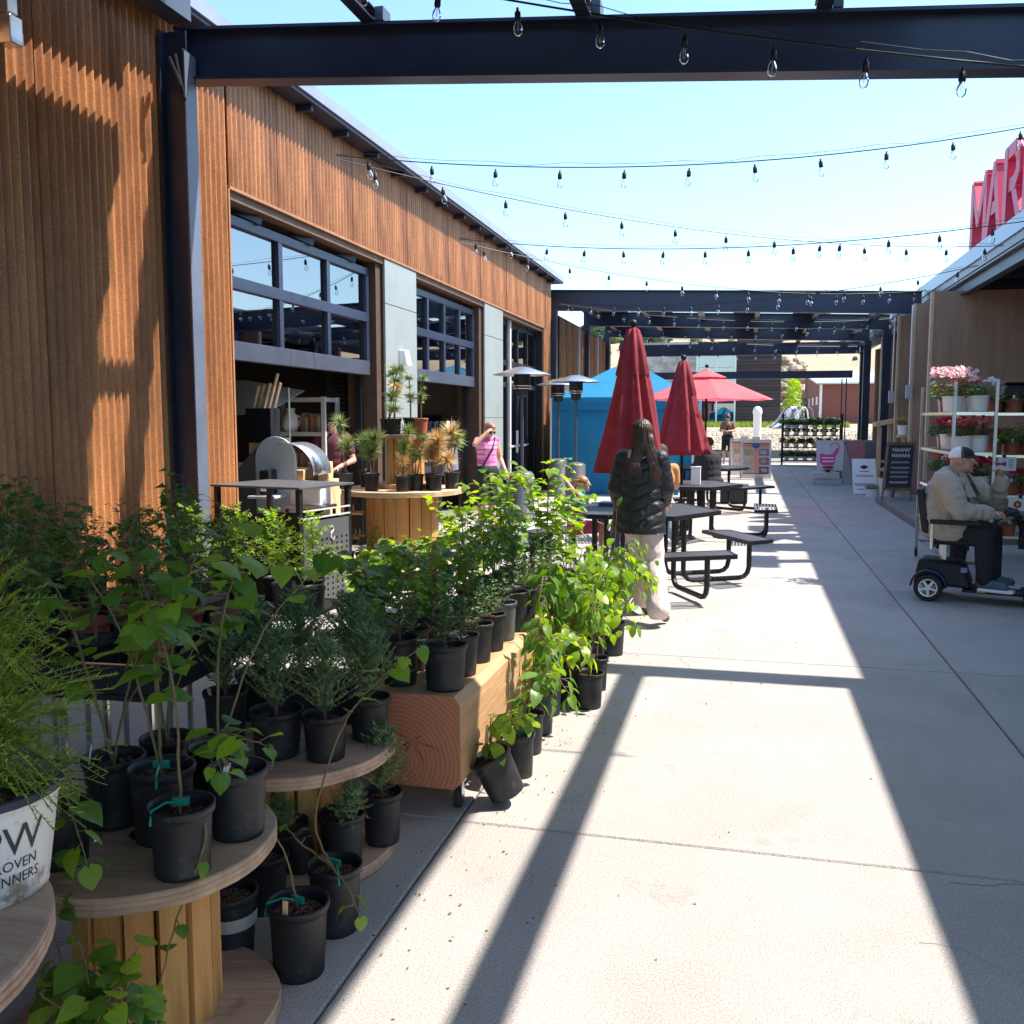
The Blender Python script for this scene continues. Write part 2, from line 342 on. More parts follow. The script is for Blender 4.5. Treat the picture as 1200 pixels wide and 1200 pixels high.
def blob(name, mb, voxel, m, smooth=4, fold=0, fscale=6, hem=None):
    me = mb.mesh(name, m); o = bpy.data.objects.new(name, me)
    md = o.modifiers.new('r', 'REMESH'); md.mode = 'VOXEL'; md.voxel_size = voxel; md.use_smooth_shade = True
    if smooth: s = o.modifiers.new('s', 'SMOOTH'); s.iterations = smooth; s.factor = .5
    r = blobscene_eval(o)
    if fold:
        r.calc_loop_triangles(); vn = [v.normal.copy() for v in r.vertices]
        for v, nn in zip(r.vertices, vn):
            p = v.co; a = noise.noise(Vector((p.x * fscale, p.y * fscale, p.z * fscale * .45)) + Vector((3, 1, 7)))
            b = 1 - abs(noise.noise(Vector((p.x * fscale * 1.3 + p.z * 3, p.y * fscale * 1.3, p.z * fscale * .9)))) * 2
            v.co = p + nn * fold * (a * .6 + b * .5)
    if hem is not None:
        for v in r.vertices:
            if v.co.z < hem: v.co.z = hem - (hem - v.co.z) * .04
    r.materials.clear(); r.materials.append(m)
    r.polygons.foreach_set('use_smooth', [True] * len(r.polygons)); r.update()
    return r
# ================================================================= SETTING: ground
gr = MB(); gr.box(-60, 60, -12, 36.6, -.25, -.02); o = gr.build('ground', JOINT); kind(o, 'structure')
XS = [-6.8, -3.5, -1.08, 1.32, 3.72, 6.3]; YS = [-3.1, .55, 3.45, 6.3, 9.2, 12.1, 15.0, 17.9, 20.8, 23.7, 26.6, 29.5, 32.4, 35.2]
pav = bpy.data.objects.new('pavement', MB().box(-6.8, 6.3, -3.1, 35.2, -.02, -.012).mesh('pavement', JOINT)); col.objects.link(pav); kind(pav, 'structure')
slabcache = {}
for i in range(len(XS) - 1):
    for j in range(len(YS) - 1):
        w = XS[i + 1] - XS[i]; d = YS[j + 1] - YS[j]; g = .0045; k = (round(w, 3), round(d, 3))
        if k not in slabcache:
            m = MB(); w2, d2 = w / 2 - g, d / 2 - g; e = .006
            vs = [(-w2, -d2, -.012), (w2, -d2, -.012), (w2, d2, -.012), (-w2, d2, -.012), (-w2, -d2, -e), (w2, -d2, -e), (w2, d2, -e), (-w2, d2, -e),
                  (-w2 + e, -d2 + e, 0), (w2 - e, -d2 + e, 0), (w2 - e, d2 - e, 0), (-w2 + e, d2 - e, 0)]
            m.add(vs, [(0, 1, 5, 4), (1, 2, 6, 5), (2, 3, 7, 6), (3, 0, 4, 7), (4, 5, 9, 8), (5, 6, 10, 9), (6, 7, 11, 10), (7, 4, 8, 11), (8, 9, 10, 11)])
            slabcache[k] = m.mesh('slab', CONC)
        s = obj('concrete_slab', slabcache[k], pav, loc=((XS[i] + XS[i + 1]) / 2, (YS[j] + YS[j + 1]) / 2, 0))
random.seed(19); ck = MB()
def crack(p0, a, L_, w):
    p_ = Vector((p0[0], p0[1], .0012)); pts = [p_.copy()]
    while L_ > 0: s_ = U(.03, .09); a += U(-.5, .5); p_ = p_ + Vector((math.cos(a), math.sin(a), 0)) * s_; pts.append(p_.copy()); L_ -= s_
    for i in range(len(pts) - 1):
        d = (pts[i + 1] - pts[i]).normalized(); nn = Vector((-d.y, d.x, 0)) * w * (1 - i / len(pts) * .7); ck.add([pts[i] - nn, pts[i + 1] - nn * .9, pts[i + 1] + nn * .9, pts[i] + nn], [(0, 1, 2, 3)])
crack((.72, 3.38), -.25, .55, .0016); crack((-.4, 6.25), -1.2, .5, .0013); crack((.55, 2.95), .5, .3, .001); crack((1.6, 6.2), -.9, .9, .0014); crack((2.4, 9.1), -1.4, .7, .0012)
kind(ck.build('pavement_crack', JOINT, pav), 'stuff')
lv = MB()
for i in range(260):
    x = -1.0 + abs(random.gauss(0, .22)) * (1 if rnd() < .8 else 4); y = U(2.2, 7.5); a = U(0, 6.28); s_ = U(.004, .016); t_ = U(.3, .7)
    if y < 3.4: x -= .15
    lv.add([(x, y, .004), (x + s_ * math.cos(a + .6) * t_, y + s_ * math.sin(a + .6) * t_, .008), (x + s_ * math.cos(a), y + s_ * math.sin(a), .004), (x + s_ * math.cos(a - .6) * t_, y + s_ * math.sin(a - .6) * t_, .002)], [(0, 1, 2, 3)])
g = lv.build('leaf_litter', mat('dry leaf crumbs', (.12, .06, .03), (.22, .16, .06), rough=.9, isl=.5)); kind(g, 'stuff'); tag(g, 'dry leaf crumbs and bark bits scattered on the concrete beside the dogwood pots', 'litter')
st = MB(); st.box(-60, 60, 36.61, 39.4, -.2, -.004); kind(st.build('street', mat('street asphalt', (.16, .155, .15), (.24, .235, .22), rough=.9, scale=20)), 'structure')
kb = MB(); kb.box(-60, 60, 39.41, 39.7, -.2, .32); kind(kb.build('kerb', CONCD, bevel=.02), 'structure')
# rising ground behind the street, one terrain sheet to the horizon
def terr_h(x, y):
    if y < 40: return .30
    if y < 56: return .30 + (y - 40) / 16 * .62
    if y < 70: return .95 + (y - 56) / 14 * .2
    h = 1.15
    if y > 95:
        t = min((y - 95) / 75, 1); h += t * t * (3 - 2 * t) * 15
        h += 1.2 * noise.noise(Vector((x * .03, y * .03, 0))) * t
    if y > 170: h += (y - 170) * .02
    return h
m = MB(); xs = [-400 + 16 * i for i in range(51)]; ys = [39.71, 45, 50, 56, 63, 70, 85] + [95 + 7.5 * i for i in range(12)] + [200, 260, 340, 500]
m.add([(x, y, terr_h(x, y)) for y in ys for x in xs], [(j * 51 + i, j * 51 + i + 1, (j + 1) * 51 + i + 1, (j + 1) * 51 + i) for j in range(len(ys) - 1) for i in range(50)])
kind(m.build('hillside', mat('dry grass hillside', (.30, .21, .13), (.46, .34, .22), rough=.95, scale=.15, detail=8, bump=.3), smooth=True), 'structure')
m = MB(); m.add([(x, y, terr_h(x, y) + .02) for y in (56.2, 59.2) for x in (-40, 40)], [(0, 1, 3, 2)]); kind(m.build('path', mat('pale path', (.55, .5, .44), (.62, .58, .5), rough=.9)), 'structure')
# gravel bed: loose stones
m = MB(); random.seed(3)
for i in range(4200):
    y = 39.8 + 16 * rnd() ** 1.3; x = U(-9, 12); r = U(.05, .13); z = terr_h(x, y)
    a = U(0, 6.28); c, s_ = math.cos(a), math.sin(a); q = [(r, 0, 0), (0, r * U(.6, 1), 0), (-r * U(.6, 1), 0, 0), (0, -r, 0), (0, 0, r * U(.5, .9)), (0, 0, -r * .4)]
    m.add([(x + u * c - v * s_, y + u * s_ + v * c, z + w + .02) for u, v, w in q], [(0, 1, 4), (1, 2, 4), (2, 3, 4), (3, 0, 4), (1, 0, 5), (2, 1, 5), (3, 2, 5), (0, 3, 5)])
g = m.build('gravel_bed', mat('tan gravel', (.34, .27, .19), (.5, .43, .34), rough=.95, isl=.45)); kind(g, 'stuff'); tag(g, 'tan loose stone bed sloping up behind the street kerb', 'gravel')
m = MB()
for i in range(5000):
    y = U(59.3, 61.9); x = U(-9, 6); z = terr_h(x, y); h = U(.12, .45); a = U(0, 6.28); w = .05
    m.add([(x - w * math.cos(a), y - w * math.sin(a), z), (x + w * math.cos(a), y + w * math.sin(a), z), (x + U(-.1, .1), y + U(-.1, .1), z + h)], [(0, 1, 2)])
g = m.build('grass_strip', mat('bright grass', (.16, .24, .03), (.32, .36, .08), rough=.8, isl=.3, trans=.3)); kind(g, 'stuff'); tag(g, 'strip of bright grass and weeds along the foot of the dark wooden building', 'grass')
# ================================================================= LEFT BUILDING
WX = -4.4
hall = thing('market_hall', 'long market hall clad in rusted corrugated steel with raised glass garage doors and grey pillars', 'building', (WX, 0, 0))
LAM = .08
def corr_mesh(w, h, z0=0):
    n = int(round(w / LAM * 10)); vs = []
    for i in range(n + 1):
        y = i * w / n; x = .010 * math.cos(2 * math.pi * y / LAM) + .010 * (1 - 2 * abs(math.sin(math.pi * y / LAM)))
        vs += [(x, y, z0), (x, y, z0 + h)]
    m = MB(); m.add(vs, [(2 * i, 2 * i + 2, 2 * i + 3, 2 * i + 1) for i in range(n)]); return m.mesh('corr', RUST, smooth=True)
pw = LAM * 11 ; fullm = corr_mesh(pw + .004, 4.66)
y = -2.7
k = 0
while y < 7.5 - pw + .01: obj('corrugated_panel', fullm, hall, loc=(.003 * (k % 2), y, 0)); y += pw; k += 1
lastw = 7.5 - y
if lastw > .03: obj('corrugated_panel', corr_mesh(lastw, 4.66), hall, loc=(0, y, 0))
bandm = corr_mesh(pw + .004, 1.06, 3.6); y = 7.5; k = 0
while y < 21.3 - .05:
    w = min(pw, 21.3 - y)
    obj('corrugated_panel', bandm if w == pw else corr_mesh(w, 1.06, 3.6), hall, loc=(.003 if k % 2 else 0, y, 0)); y += pw; k += 1
obj('corrugated_panel', corr_mesh(.75, 3.6), hall, loc=(0, 20.55, 0))
# backing wall, trims
m = MB(); m.box(-.3, -.02, -3, 7.49, 0, 4.65); m.box(-.3, -.02, 7.49, 21.3, 3.6, 4.65); m.box(-.3, -.02, 20.5, 21.3, 0, 3.6)
m.build('wall_backing', STEELB, hall)
m = MB(); m.box(-.02, .016, 7.49, 20.55, 3.575, 3.6); m.box(-.3, .016, 7.492, 7.515, 0, 3.6); m.box(-.3, .016, 20.53, 20.55, 0, 3.58); m.build('edge_trim', mat('rust trim', (.28, .12, .05), (.4, .2, .1), rough=.7), hall)
m = MB(); m.box(-.3, -.02, 7.52, 20.5, 3.50, 3.575); m.build('lintel', mat('brown soffit', (.1, .055, .03), (.16, .09, .05)), hall)
m = MB(); m.box(-6, .20, -3, 21.6, 4.662, 4.70); m.box(.2, .235, -3, 21.6, 4.655, 4.79); m.build('eave', STEEL, hall)
m = MB(); m.box(.237, .262, -3, 21.6, 4.69, 4.80); m.build('fascia', FASCIA, hall)
for i in range(28): MB().box(.02, .19, -2.4 + i * .86, -2.36 + i * .86, 4.60, 4.66).build('eave_bracket', STEEL, hall)
m = MB(); m.box(-6, .1, -3, 21.6, 4.72, 4.76); m.build('roof', STEELG, hall)
# interior shell
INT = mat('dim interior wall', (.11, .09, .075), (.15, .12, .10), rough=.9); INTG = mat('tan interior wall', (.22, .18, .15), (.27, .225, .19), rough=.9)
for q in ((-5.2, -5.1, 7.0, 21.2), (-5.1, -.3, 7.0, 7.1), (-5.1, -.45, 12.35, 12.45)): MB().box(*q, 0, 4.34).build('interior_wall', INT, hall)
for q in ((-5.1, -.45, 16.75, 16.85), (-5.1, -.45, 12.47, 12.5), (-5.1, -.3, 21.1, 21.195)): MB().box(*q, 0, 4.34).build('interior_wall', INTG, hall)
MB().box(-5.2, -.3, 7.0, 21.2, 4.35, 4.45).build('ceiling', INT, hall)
MB().box(-5.2, -.02, 7.0, 21.2, -.01, .012).build('floor', CONCD, hall)
# pillars (grey-green metal panels with seams) and rusty returns
PILM = mat('dark rusty steel return', (.05, .028, .02), (.10, .05, .03), rough=.8, scale=8)
for (y0, y1) in ((11.15, 12.3), (15.75, 17.0)):
    MB().box(-.5, -.03, y0 + .01, y1 - .01, 0, 3.57).build('pillar_core', PILM, hall)
    for z0, z1 in ((.02, 1.6), (1.608, 3.02), (3.028, 3.57)):
        MB().box(-.03, .0, y0, y1, z0, z1).build('pillar_panel', PANEL, hall, bevel=.004)
    MB().box(-.45, -.06, y0 - .16, y0 - .005, 0, 3.57).build('pillar_return', PILM, hall)
lp = MB(); lp.prism([(0, 0), (.10, 0), (.10, .05), (.06, .13), (0, .13)], 0, .16, Matrix.Translation((.003, 11.62, 2.22)) @ Matrix.Rotation(R(90), 4, 'X') @ Matrix.Identity(4))
lp = MB(); lp.hexa([(.002, 11.6, 2.28), (.12, 11.6, 2.28), (.12, 11.78, 2.28), (.002, 11.78, 2.28), (.002, 11.6, 2.48), (.08, 11.62, 2.48), (.08, 11.76, 2.48), (.002, 11.78, 2.48)])
lp.build('wall_lamp', WHITE, hall, bevel=.008)
wl = MB(); wl.box(.01, .12, 4.92, 5.02, 3.82, 3.98); wl.box(.01, .10, 4.93, 5.01, 4.0, 4.17); wl.build('wall_lamp', STAIN, hall, bevel=.006)
# glazed sectional doors, raised: bottom rail at 2.13
def garage(y0, y1, ncol, zb=2.13, x=-.18):
    d = bpy.data.objects.new('garage_door', None); col.objects.link(d); d.parent = hall; d.location = (x, 0, 0)
    z2 = 3.42; r = [(zb, zb + .17), (zb + .64, zb + .75), (z2 - .09, z2)]
    for a, b in r: MB().box(-.05, .05, y0, y1, a, b).build('rail', STEELG if a == zb else STEEL, d, bevel=.004)
    W_ = (y1 - y0 - .08) / ncol
    for c in range(ncol + 1):
        yy = y0 + .04 + c * W_; MB().box(-.046, .046, yy - .04, yy + .04, zb + .17, z2 - .09).build('stile', STEEL, d)
    for c in range(ncol):
        for (a, b) in ((zb + .17, zb + .64), (zb + .75, z2 - .09)):
            MB().box(-.006, .006, y0 + .08 + c * W_, y0 + c * W_ + W_, a, b).build('pane', GLASS, d)
    for yy in (y0 + .02, y1 - .02): MB().box(-.14, -.06, yy - .03, yy + .03, 0, 3.5).build('track', STEELB, d)
    return d
garage(7.55, 10.95, 3); garage(12.34, 15.55, 4)
for yy in (7.8, 8.9, 10.0, 10.8): MB().beam((-.35, yy, 3.55), (-.1, yy + .45, 3.44), .05, .06).build('door_spring_bracket', STEEL, hall)
# storefront with black frames
d = bpy.data.objects.new('storefront', None); col.objects.link(d); d.parent = hall; d.location = (-.2, 0, 0)
ys_ = [17.06, 17.9, 18.8, 19.65, 20.48]
for yy in ys_: MB().box(-.05, .05, yy - .045, yy + .045, 0, 3.5).build('mullion', STEELB, d)
for a, b in ((3.38, 3.5), (2.62, 2.72), (.0, .14), (2.2, 2.3)): MB().box(-.04, .04, 17.1, 20.44, a, b).build('transom', STEELB, d)
for a, b in zip(ys_, ys_[1:]):
    for z0, z1 in ((.14, 2.2), (2.3, 2.62), (2.72, 3.38)): MB().box(-.006, .006, a + .045, b - .045, z0, z1).build('pane', GLASS, d)
MB().box(.0, .08, 18.0, 18.12, 0, 3.5).build('post', ALU, d)
MB().box(.052, .09, 18.62, 18.68, .9, 1.35).build('door_handle', ALU, d, bevel=.005)
MB().box(.06, .09, 17.95, 19.6, 1.02, 1.06).build('push_bar', ALU, d)
# second hall beyond, under the far pergola
hall2 = thing('rusty_shed', 'farther rusted corrugated building under the far pergola behind the blue tent', 'building', (WX - .02, 0, 0))
cm2 = corr_mesh(pw + .004, 4.0)
y = 22.4
while y < 30.6: obj('corrugated_panel', cm2, hall2, loc=(0, y, 0)); y += pw
MB().box(-5, -.02, 22.3, 30.9, 0, 4.05).build('wall_backing', STEELB, hall2)
for yy in (25.0, 28.2): MB().box(.0, .06, yy, yy + .09, 0, 4.0).build('downpipe', ALU, hall2)
# ================================================================= NEAR PERGOLA
perg = thing('steel_pergola', 'near pergola of dark steel beam, post and purlins spanning the walkway overhead', 'pergola', (0, 6.7, 0))
def ztop(x): return 4.55 - .072 * (x + 4.2)
def ibeam(m, x0, x1, y, fn, depth, fl=.2, tw=.012, tf=.022):
    for (yw, za, zb) in ((tw, -depth + tf, -tf), (fl, -tf, 0), (fl, -depth, -depth + tf)):
        m.hexa([(x0, y - yw / 2, fn(x0) + za), (x1, y - yw / 2, fn(x1) + za), (x1, y + yw / 2, fn(x1) + za), (x0, y + yw / 2, fn(x0) + za),
                (x0, y - yw / 2, fn(x0) + zb), (x1, y - yw / 2, fn(x1) + zb), (x1, y + yw / 2, fn(x1) + zb), (x0, y + yw / 2, fn(x0) + zb)])
m = MB(); ibeam(m, -4.3, 3.6, 0, ztop, .385, fl=.17); m.build('cross_beam', STEEL, perg)
m = MB()
m.box(-4.36, -4.345, -.20, -.05, 0, 4.5); m.box(-4.165, -4.15, -.20, -.05, 0, 4.35); m.box(-4.345, -4.165, -.132, -.118, 0, 4.5)
m.build('post', STEEL, perg)
MB().box(-4.148, -4.137, -.20, -.05, 0, 4.33).build('post_flange', STEELL, perg)
MB().box(-4.45, -4.02, -.33, .07, 0, .02).build('base_plate', STEEL, perg)
m = MB(); m.box(-4.30, -4.12, -9.5, -.12, 4.56, 4.78); m.build('wall_purlin', STEELG, perg)
pxs = [-2.72, -1.15, .42, 2.0, 3.3]
for x in pxs:
    m = MB(); z = ztop(x); m.box(x - .05, x + .05, -9.5, .09, z + .003, z + .013); m.box(x - .05, x + .05, -9.5, .09, z + .09, z + .10); m.box(x - .006, x + .006, -9.5, .09, z + .013, z + .09)
    m.build('purlin', STEEL, perg)
    MB().box(x + .055, x + .12, -.08, .07, z + .003, z + .10).build('bracket', STEELG, perg, bevel=.004)
# roof sheets stop short of the beam, and short of the hall
def roof_strip(XA, XB, yr0, yr1):
    m = MB(); n = int((XB - XA) / .034)
    for i in range(n + 1):
        x = XA + (XB - XA) * i / n; z = ztop(x) + .115 + .008 * math.cos(i * 1.1); w = .03 * math.sin(i * .45)
        m.v += [(x, yr0, z), (x, yr1 + w, z), (x, yr1 + w, z + .02), (x, yr0, z + .02)]
    for i in range(n):
        a = 4 * i
        for k in range(4): m.f.append((a + k, a + 4 + k, a + 4 + (k + 1) % 4, a + (k + 1) % 4)); m.mi.append(0)
    m.build('roof_sheet', STEEL, perg)
roof_strip(-3.76, 1.05, -9.4, -.42); roof_strip(1.052, 1.68, -9.4, -2.15)
MB().box(-4.11, -3.92, -9.4, -.42, 4.68, 4.70).build('roof_sheet', STEEL, perg)  # unseen strip, added to shade the wall above its sunlit band
cb = MB()
cb.tube([(-4.2, -.3, 4.25), (-4.12, -.28, 4.05), (-4.1, -.27, 3.95), (-4.14, -.26, 4.1), (-4.2, -.22, 4.3)], .012, 6); cb.build('cable', STEELB, perg)
# ================================================================= RIGHT BUILDING
RX = 3.54
rb = thing('open_market_stalls', 'right hand market building with plywood stall dividers under a pale steel roof edge', 'building', (RX, 0, 0))
def rz_(x): return 4.39
m = MB(); m.box(0, .03, -3, 34, 4.15, 4.39); m.build('fascia', SKYF, rb)
m = MB(); m.box(.03, .07, -3, 34, 4.02, 4.16); m.box(.05, .5, -3, 34, 3.98, 4.01); m.build('gutter_beam', STEELL, rb)
m = MB(); m.box(.07, .21, -3, 34, 3.76, 3.79); m.box(.132, .146, -3, 34, 3.79, 3.97);  m.build('eave_beam', STEEL, rb)
m = MB(); m.box(.03, 6.5, -3, 34, 4.30, 4.36); m.build('roof', STEEL, rb)
for i in range(26): MB().box(.22, 6.4, -2.5 + i * 1.4, -2.4 + i * 1.4, 4.08, 4.29).build('rafter', STEEL, rb)
MB().box(-1.12, 6.5, 13.0, 19.0, -.01, .12).build('platform', CONCD, rb, bevel=.01)
MB().box(6.5, 6.6, -3, 34, 0, 4.3).build('back_wall', PLY, rb)
for k, (Y, x0, zt) in enumerate(((18.3, -.35, 3.84), (20.1, -.35, 3.84), (22.4, -.30, 3.84), (28.3, .12, 3.84), (33.0, .55, 3.84))):
    w = 2.0; xx = x0; 
    for s in range(3 if k < 3 else 2):
        for z0, z1 in ((.12, 2.05), (2.056, zt)):
            MB().box(xx + .004, xx + w - .004, Y, Y + .02, z0, z1).build('plywood_panel', PLY, rb)
        xx += w
    MB().box(x0 - .05, x0, Y - .004, Y + .12, .1, zt).build('end_stud', PLYE, rb)
    MB().box(x0, xx, Y + .022, Y + .11, .1, zt).build('divider_frame', PLY, rb)
for (Y, z) in ((19.9, 2.15), (22.2, 2.1)):
    MB().box(-.52, -.40, Y, Y + .07, z - .17, z + .1).build('socket_box', mat('grey plastic box', (.42, .43, .44), rough=.5), rb, bevel=.01)
    MB().tube([(-.44, Y + .09, z + .1), (-.44, Y + .09, 3.8)], .018, 6).build('conduit', ALU, rb)
for Y in (4.0, 12.5, 33.2): MB().box(.06, .22, Y, Y + .2, 0, 3.98).build('column', STEEL, rb)
MB().box(.8, 2.6, 33.4, 33.5, 0, 3.6).build('dark_door', STEELB, rb)
for z in (2.15, 1.75): MB().box(.95, 1.2, 33.3, 33.39, z, z + .3).build('door_notice', WHITE, rb)
# roof letters, seen edge on: M A R K E T facing the walkway
sg = thing('roof_letters', 'tall red standing letters MARKET along the right roof edge', 'sign', (RX + .15, 13.0, 4.39))
# local: y runs along the roof; reader faces +X, so text runs from +Y to -Y
def strokes(ch):
    return {'M': [((0, 0), (0, 1)), ((0, 1), (.4, .35)), ((.4, .35), (.8, 1)), ((.8, 1), (.8, 0))],
            'A': [((0, 0), (.35, 1)), ((.35, 1), (.7, 0)), ((.14, .36), (.56, .36))],
            'R': [((0, 0), (0, 1)), ((0, 1), (.42, 1)), ((.42, 1), (.58, .88)), ((.58, .88), (.58, .64)), ((.58, .64), (.42, .5)), ((.42, .5), (0, .5)), ((.3, .5), (.62, 0))],
            'K': [((0, 0), (0, 1)), ((0, .4), (.6, 1)), ((.2, .6), (.62, 0))],
            'E': [((0, 0), (0, 1)), ((0, 1), (.55, 1)), ((0, .5), (.48, .5)), ((0, 0), (.55, 0))],
            'T': [((0, 1), (.7, 1)), ((.35, 1), (.35, 0))]}[ch]
yy = 4.55
for ch in 'MARKET':
    m = MB(); h = .95
    for si, (a, b) in enumerate(strokes(ch)):
        dy = (b[0] - a[0]); dz = (b[1] - a[1]); L_ = math.hypot(dy, dz); e = .07
        p = Vector((.004 * si, yy - a[0] * 1.05, .08 + a[1] * h)); q = Vector((.004 * si, yy - b[0] * 1.05, .08 + b[1] * h)); dd = (q - p).normalized() * .07
        m.beam(p - dd, q + dd, .19, .22, upv=(1, 0, 0))
    m.build('letter', REDP, sg); yy -= 1.05
MB().box(-.03, .03, -2.2, 4.7, 0.003, .05).build('mounting_rail', STEEL, sg)
# ================================================================= FAR PERGOLA
fp = thing('steel_pergola', 'far pergola of dark steel beams and columns across the end of the walkway', 'pergola', (0, 21.5, 0))
def zf(x): return 4.52 - .035 * (x + 4.4)
for Y, dep in ((0, .46), (4.6, .38), (8.6, .36)):
    m = MB(); ibeam(m, -4.45, 3.5, Y, zf, dep, fl=.2); m.build('cross_beam', STEEL, fp)
    for x in (-4.38, 3.45): MB().box(x - .1, x + .1, Y - .1, Y + .1, 0, zf(x) - dep - .002).build('column', STEEL, fp)
for x in (-4.0, -2.6, -1.2, .2, 1.6, 3.0):
    m = MB(); z = zf(x); m.box(x - .06, x + .06, .11, 11.9, z - .19, z - .03); m.build('purlin', STEEL, fp)
for (x0, x1, ya, yb) in ((-4.4, -3.2, .1, 11.5), (-2.55, -2.0, .1, 11.5), (-.4, .15, 1, 11.5), (1.1, 1.55, .11, 11.5)):
    m = MB(); z = zf((x0 + x1) / 2) - .028; m.box(x0, x1, ya, min(yb, 4.45), z, z + .02); m.box(x0, x1, 4.75, yb, z, z + .02); m.build('roof_sheet', STEELG, fp)
m = MB(); m.box(-4.4, 3.6, 12.0, 12.2, 3.75, 4.15); m.box(-4.4, 3.6, 13.9, 14.02, 3.02, 3.28); m.build('end_beam', STEEL, fp)
for x in (-4.3, 3.72): MB().box(x - .1, x + .1, 11.9, 12.1, 0, 4.3).build('column', STEEL, fp)
for x in (3.25, 3.4): MB().box(x - .02, x + .02, 13.9, 13.98, 0, 3.0).build('rail_post', STEEL, fp)
# ================================================================= FAR BUILDINGS
db = thing('dark_wooden_building', 'dark wooden plank building with a tall window and pale concrete wing beyond the street', 'building', (0, 65, 1.1))
DW = wood_mat('dark weathered planks', (.014, .010, .010), (.06, .04, .036), 'x', 1.4)
zz = 0; random.seed(5)
dms = [MB().box(-.75, 2.15, -.05 * i, .04, 0, .195).mesh('plank', DW) for i in range(3)]
while zz < 5.6:
    obj('plank', dms[int(rnd() * 3)], db, loc=(0, 0, zz)); zz += .212
MB().box(-3.3, 2.12, .06, 8, 0, 5.6).build('wall', STEELB, db)
MB().box(-8, -3.35, -.05, 8, 2.7, 5.6).build('concrete_wing', mat('patterned pale concrete', (.26, .255, .24), (.40, .39, .37), rough=.9, scale=1.6, mid=.5, width=.15), db)
MB().box(-8, -3.35, .3, 8, 0, 2.68).build('wall', STEELB, db)
wf = MB()
for x in (-3.32, -2.0, -.8): wf.box(x - .05, x + .05, -.1, 0, 0, 5.1)
for z in (3.9, 5.05): wf.box(-3.27, -.85, -.08, 0, z, z + .06)
wfo = wf.build('window_frame', ALU, db)
for x0, x1 in ((-3.26, -2.06), (-1.94, -.86)):
    for z0, z1 in ((0, 3.88), (3.97, 5.04)): MB().box(x0, x1, -.02, -.01, z0, z1).build('pane', GLASS, db)
br = thing('brick_building', 'red brick building with a pale metal roof behind the far plant rack', 'building', (5.75, 80, 1.0))
BRK = mat('red brick', (.17, .06, .045), (.26, .10, .075), rough=.9, scale=30)
m = MB(); m.hexa([(0, 0, 0), (14, 0, 0), (14, 22, 0), (0, 22, 0), (0, 0, 3.3), (14, 0, 3.3), (14, 22, 5.1), (0, 22, 5.1)]); m.build('wall', BRK, br)
m = MB(); m.hexa([(-.35, -.4, 3.31), (14.3, -.4, 3.31), (14.3, 22.4, 5.15), (-.35, 22.4, 5.15), (-.35, -.4, 3.45), (14.3, -.4, 3.45), (14.3, 22.4, 5.3), (-.35, 22.4, 5.3)]); m.build('roof', mat('pale aqua metal roof', (.45, .58, .58), (.5, .62, .62), rough=.5), br)
MB().box(-.1, .1, -.12, -.01, 0, 3.3).build('corner_post', WHITE, br)
for y in (3, 8, 13): MB().box(-.04, -.005, y, y + 1.8, 1.7, 2.4).build('window', ALU, br)
m = MB(); random.seed(11)
for i in range(90):
    x = 3.2 + U(0, 2.6); y = 98 + U(0, 12); z = 1 + (y - 98) * .35; r = U(.3, .8); m.ball((x, y, z + U(0, 3.2)), (r, r, r * .7), 6, 4)
g = m.build('rock_bank', mat('tan rock', (.24, .18, .12), (.38, .3, .22), rough=.95, isl=.4)); tag(g, 'tan rocky bank between the dark building and the brick building', 'rock')
m = MB()
for i in range(260):
    x = U(-30, 60); y = 150 + U(0, 40); r = U(.8, 2.2)
    if rnd() < .35: y = U(115, 150); r = U(.3, .8)
    m.ball((x, y, terr_h(x, y) + r * .5), (r, r, r * U(.7, 1.2)), 6, 5)
g = m.build('hill_scrub', mat('scrub green', (.05, .09, .03), (.10, .15, .05), rough=.9, isl=.4, scale=1)); kind(g, 'stuff'); tag(g, 'dark green scrub and trees dotted over the dry hillside', 'shrubs')
# lime bush beside the dark building
m = MB()
for i in range(900):
    a = U(0, 6.28); q = rnd() ** .5 * .9; z = U(0, 3.0); x = 2.95 + q * math.cos(a) * (1 - z / 5); yv = 66 + q * math.sin(a); s_ = .12
    m.add([(x, yv, z + 1.15), (x + U(-s_, s_), yv + U(-s_, s_), z + 1.15 + s_), (x + s_, yv + U(-s_, s_), z + 1.15)], [(0, 1, 2)])
t = thing('bush', 'tall yellow green bush at the corner of the dark wooden building', 'bush', (0, 0, 0)); m.build('foliage', LEAF_L, t); MB().tube([(2.95, 66, 1.1), (2.95, 66, 3.4)], [.06, .02], 6).build('stem', STEMR, t)
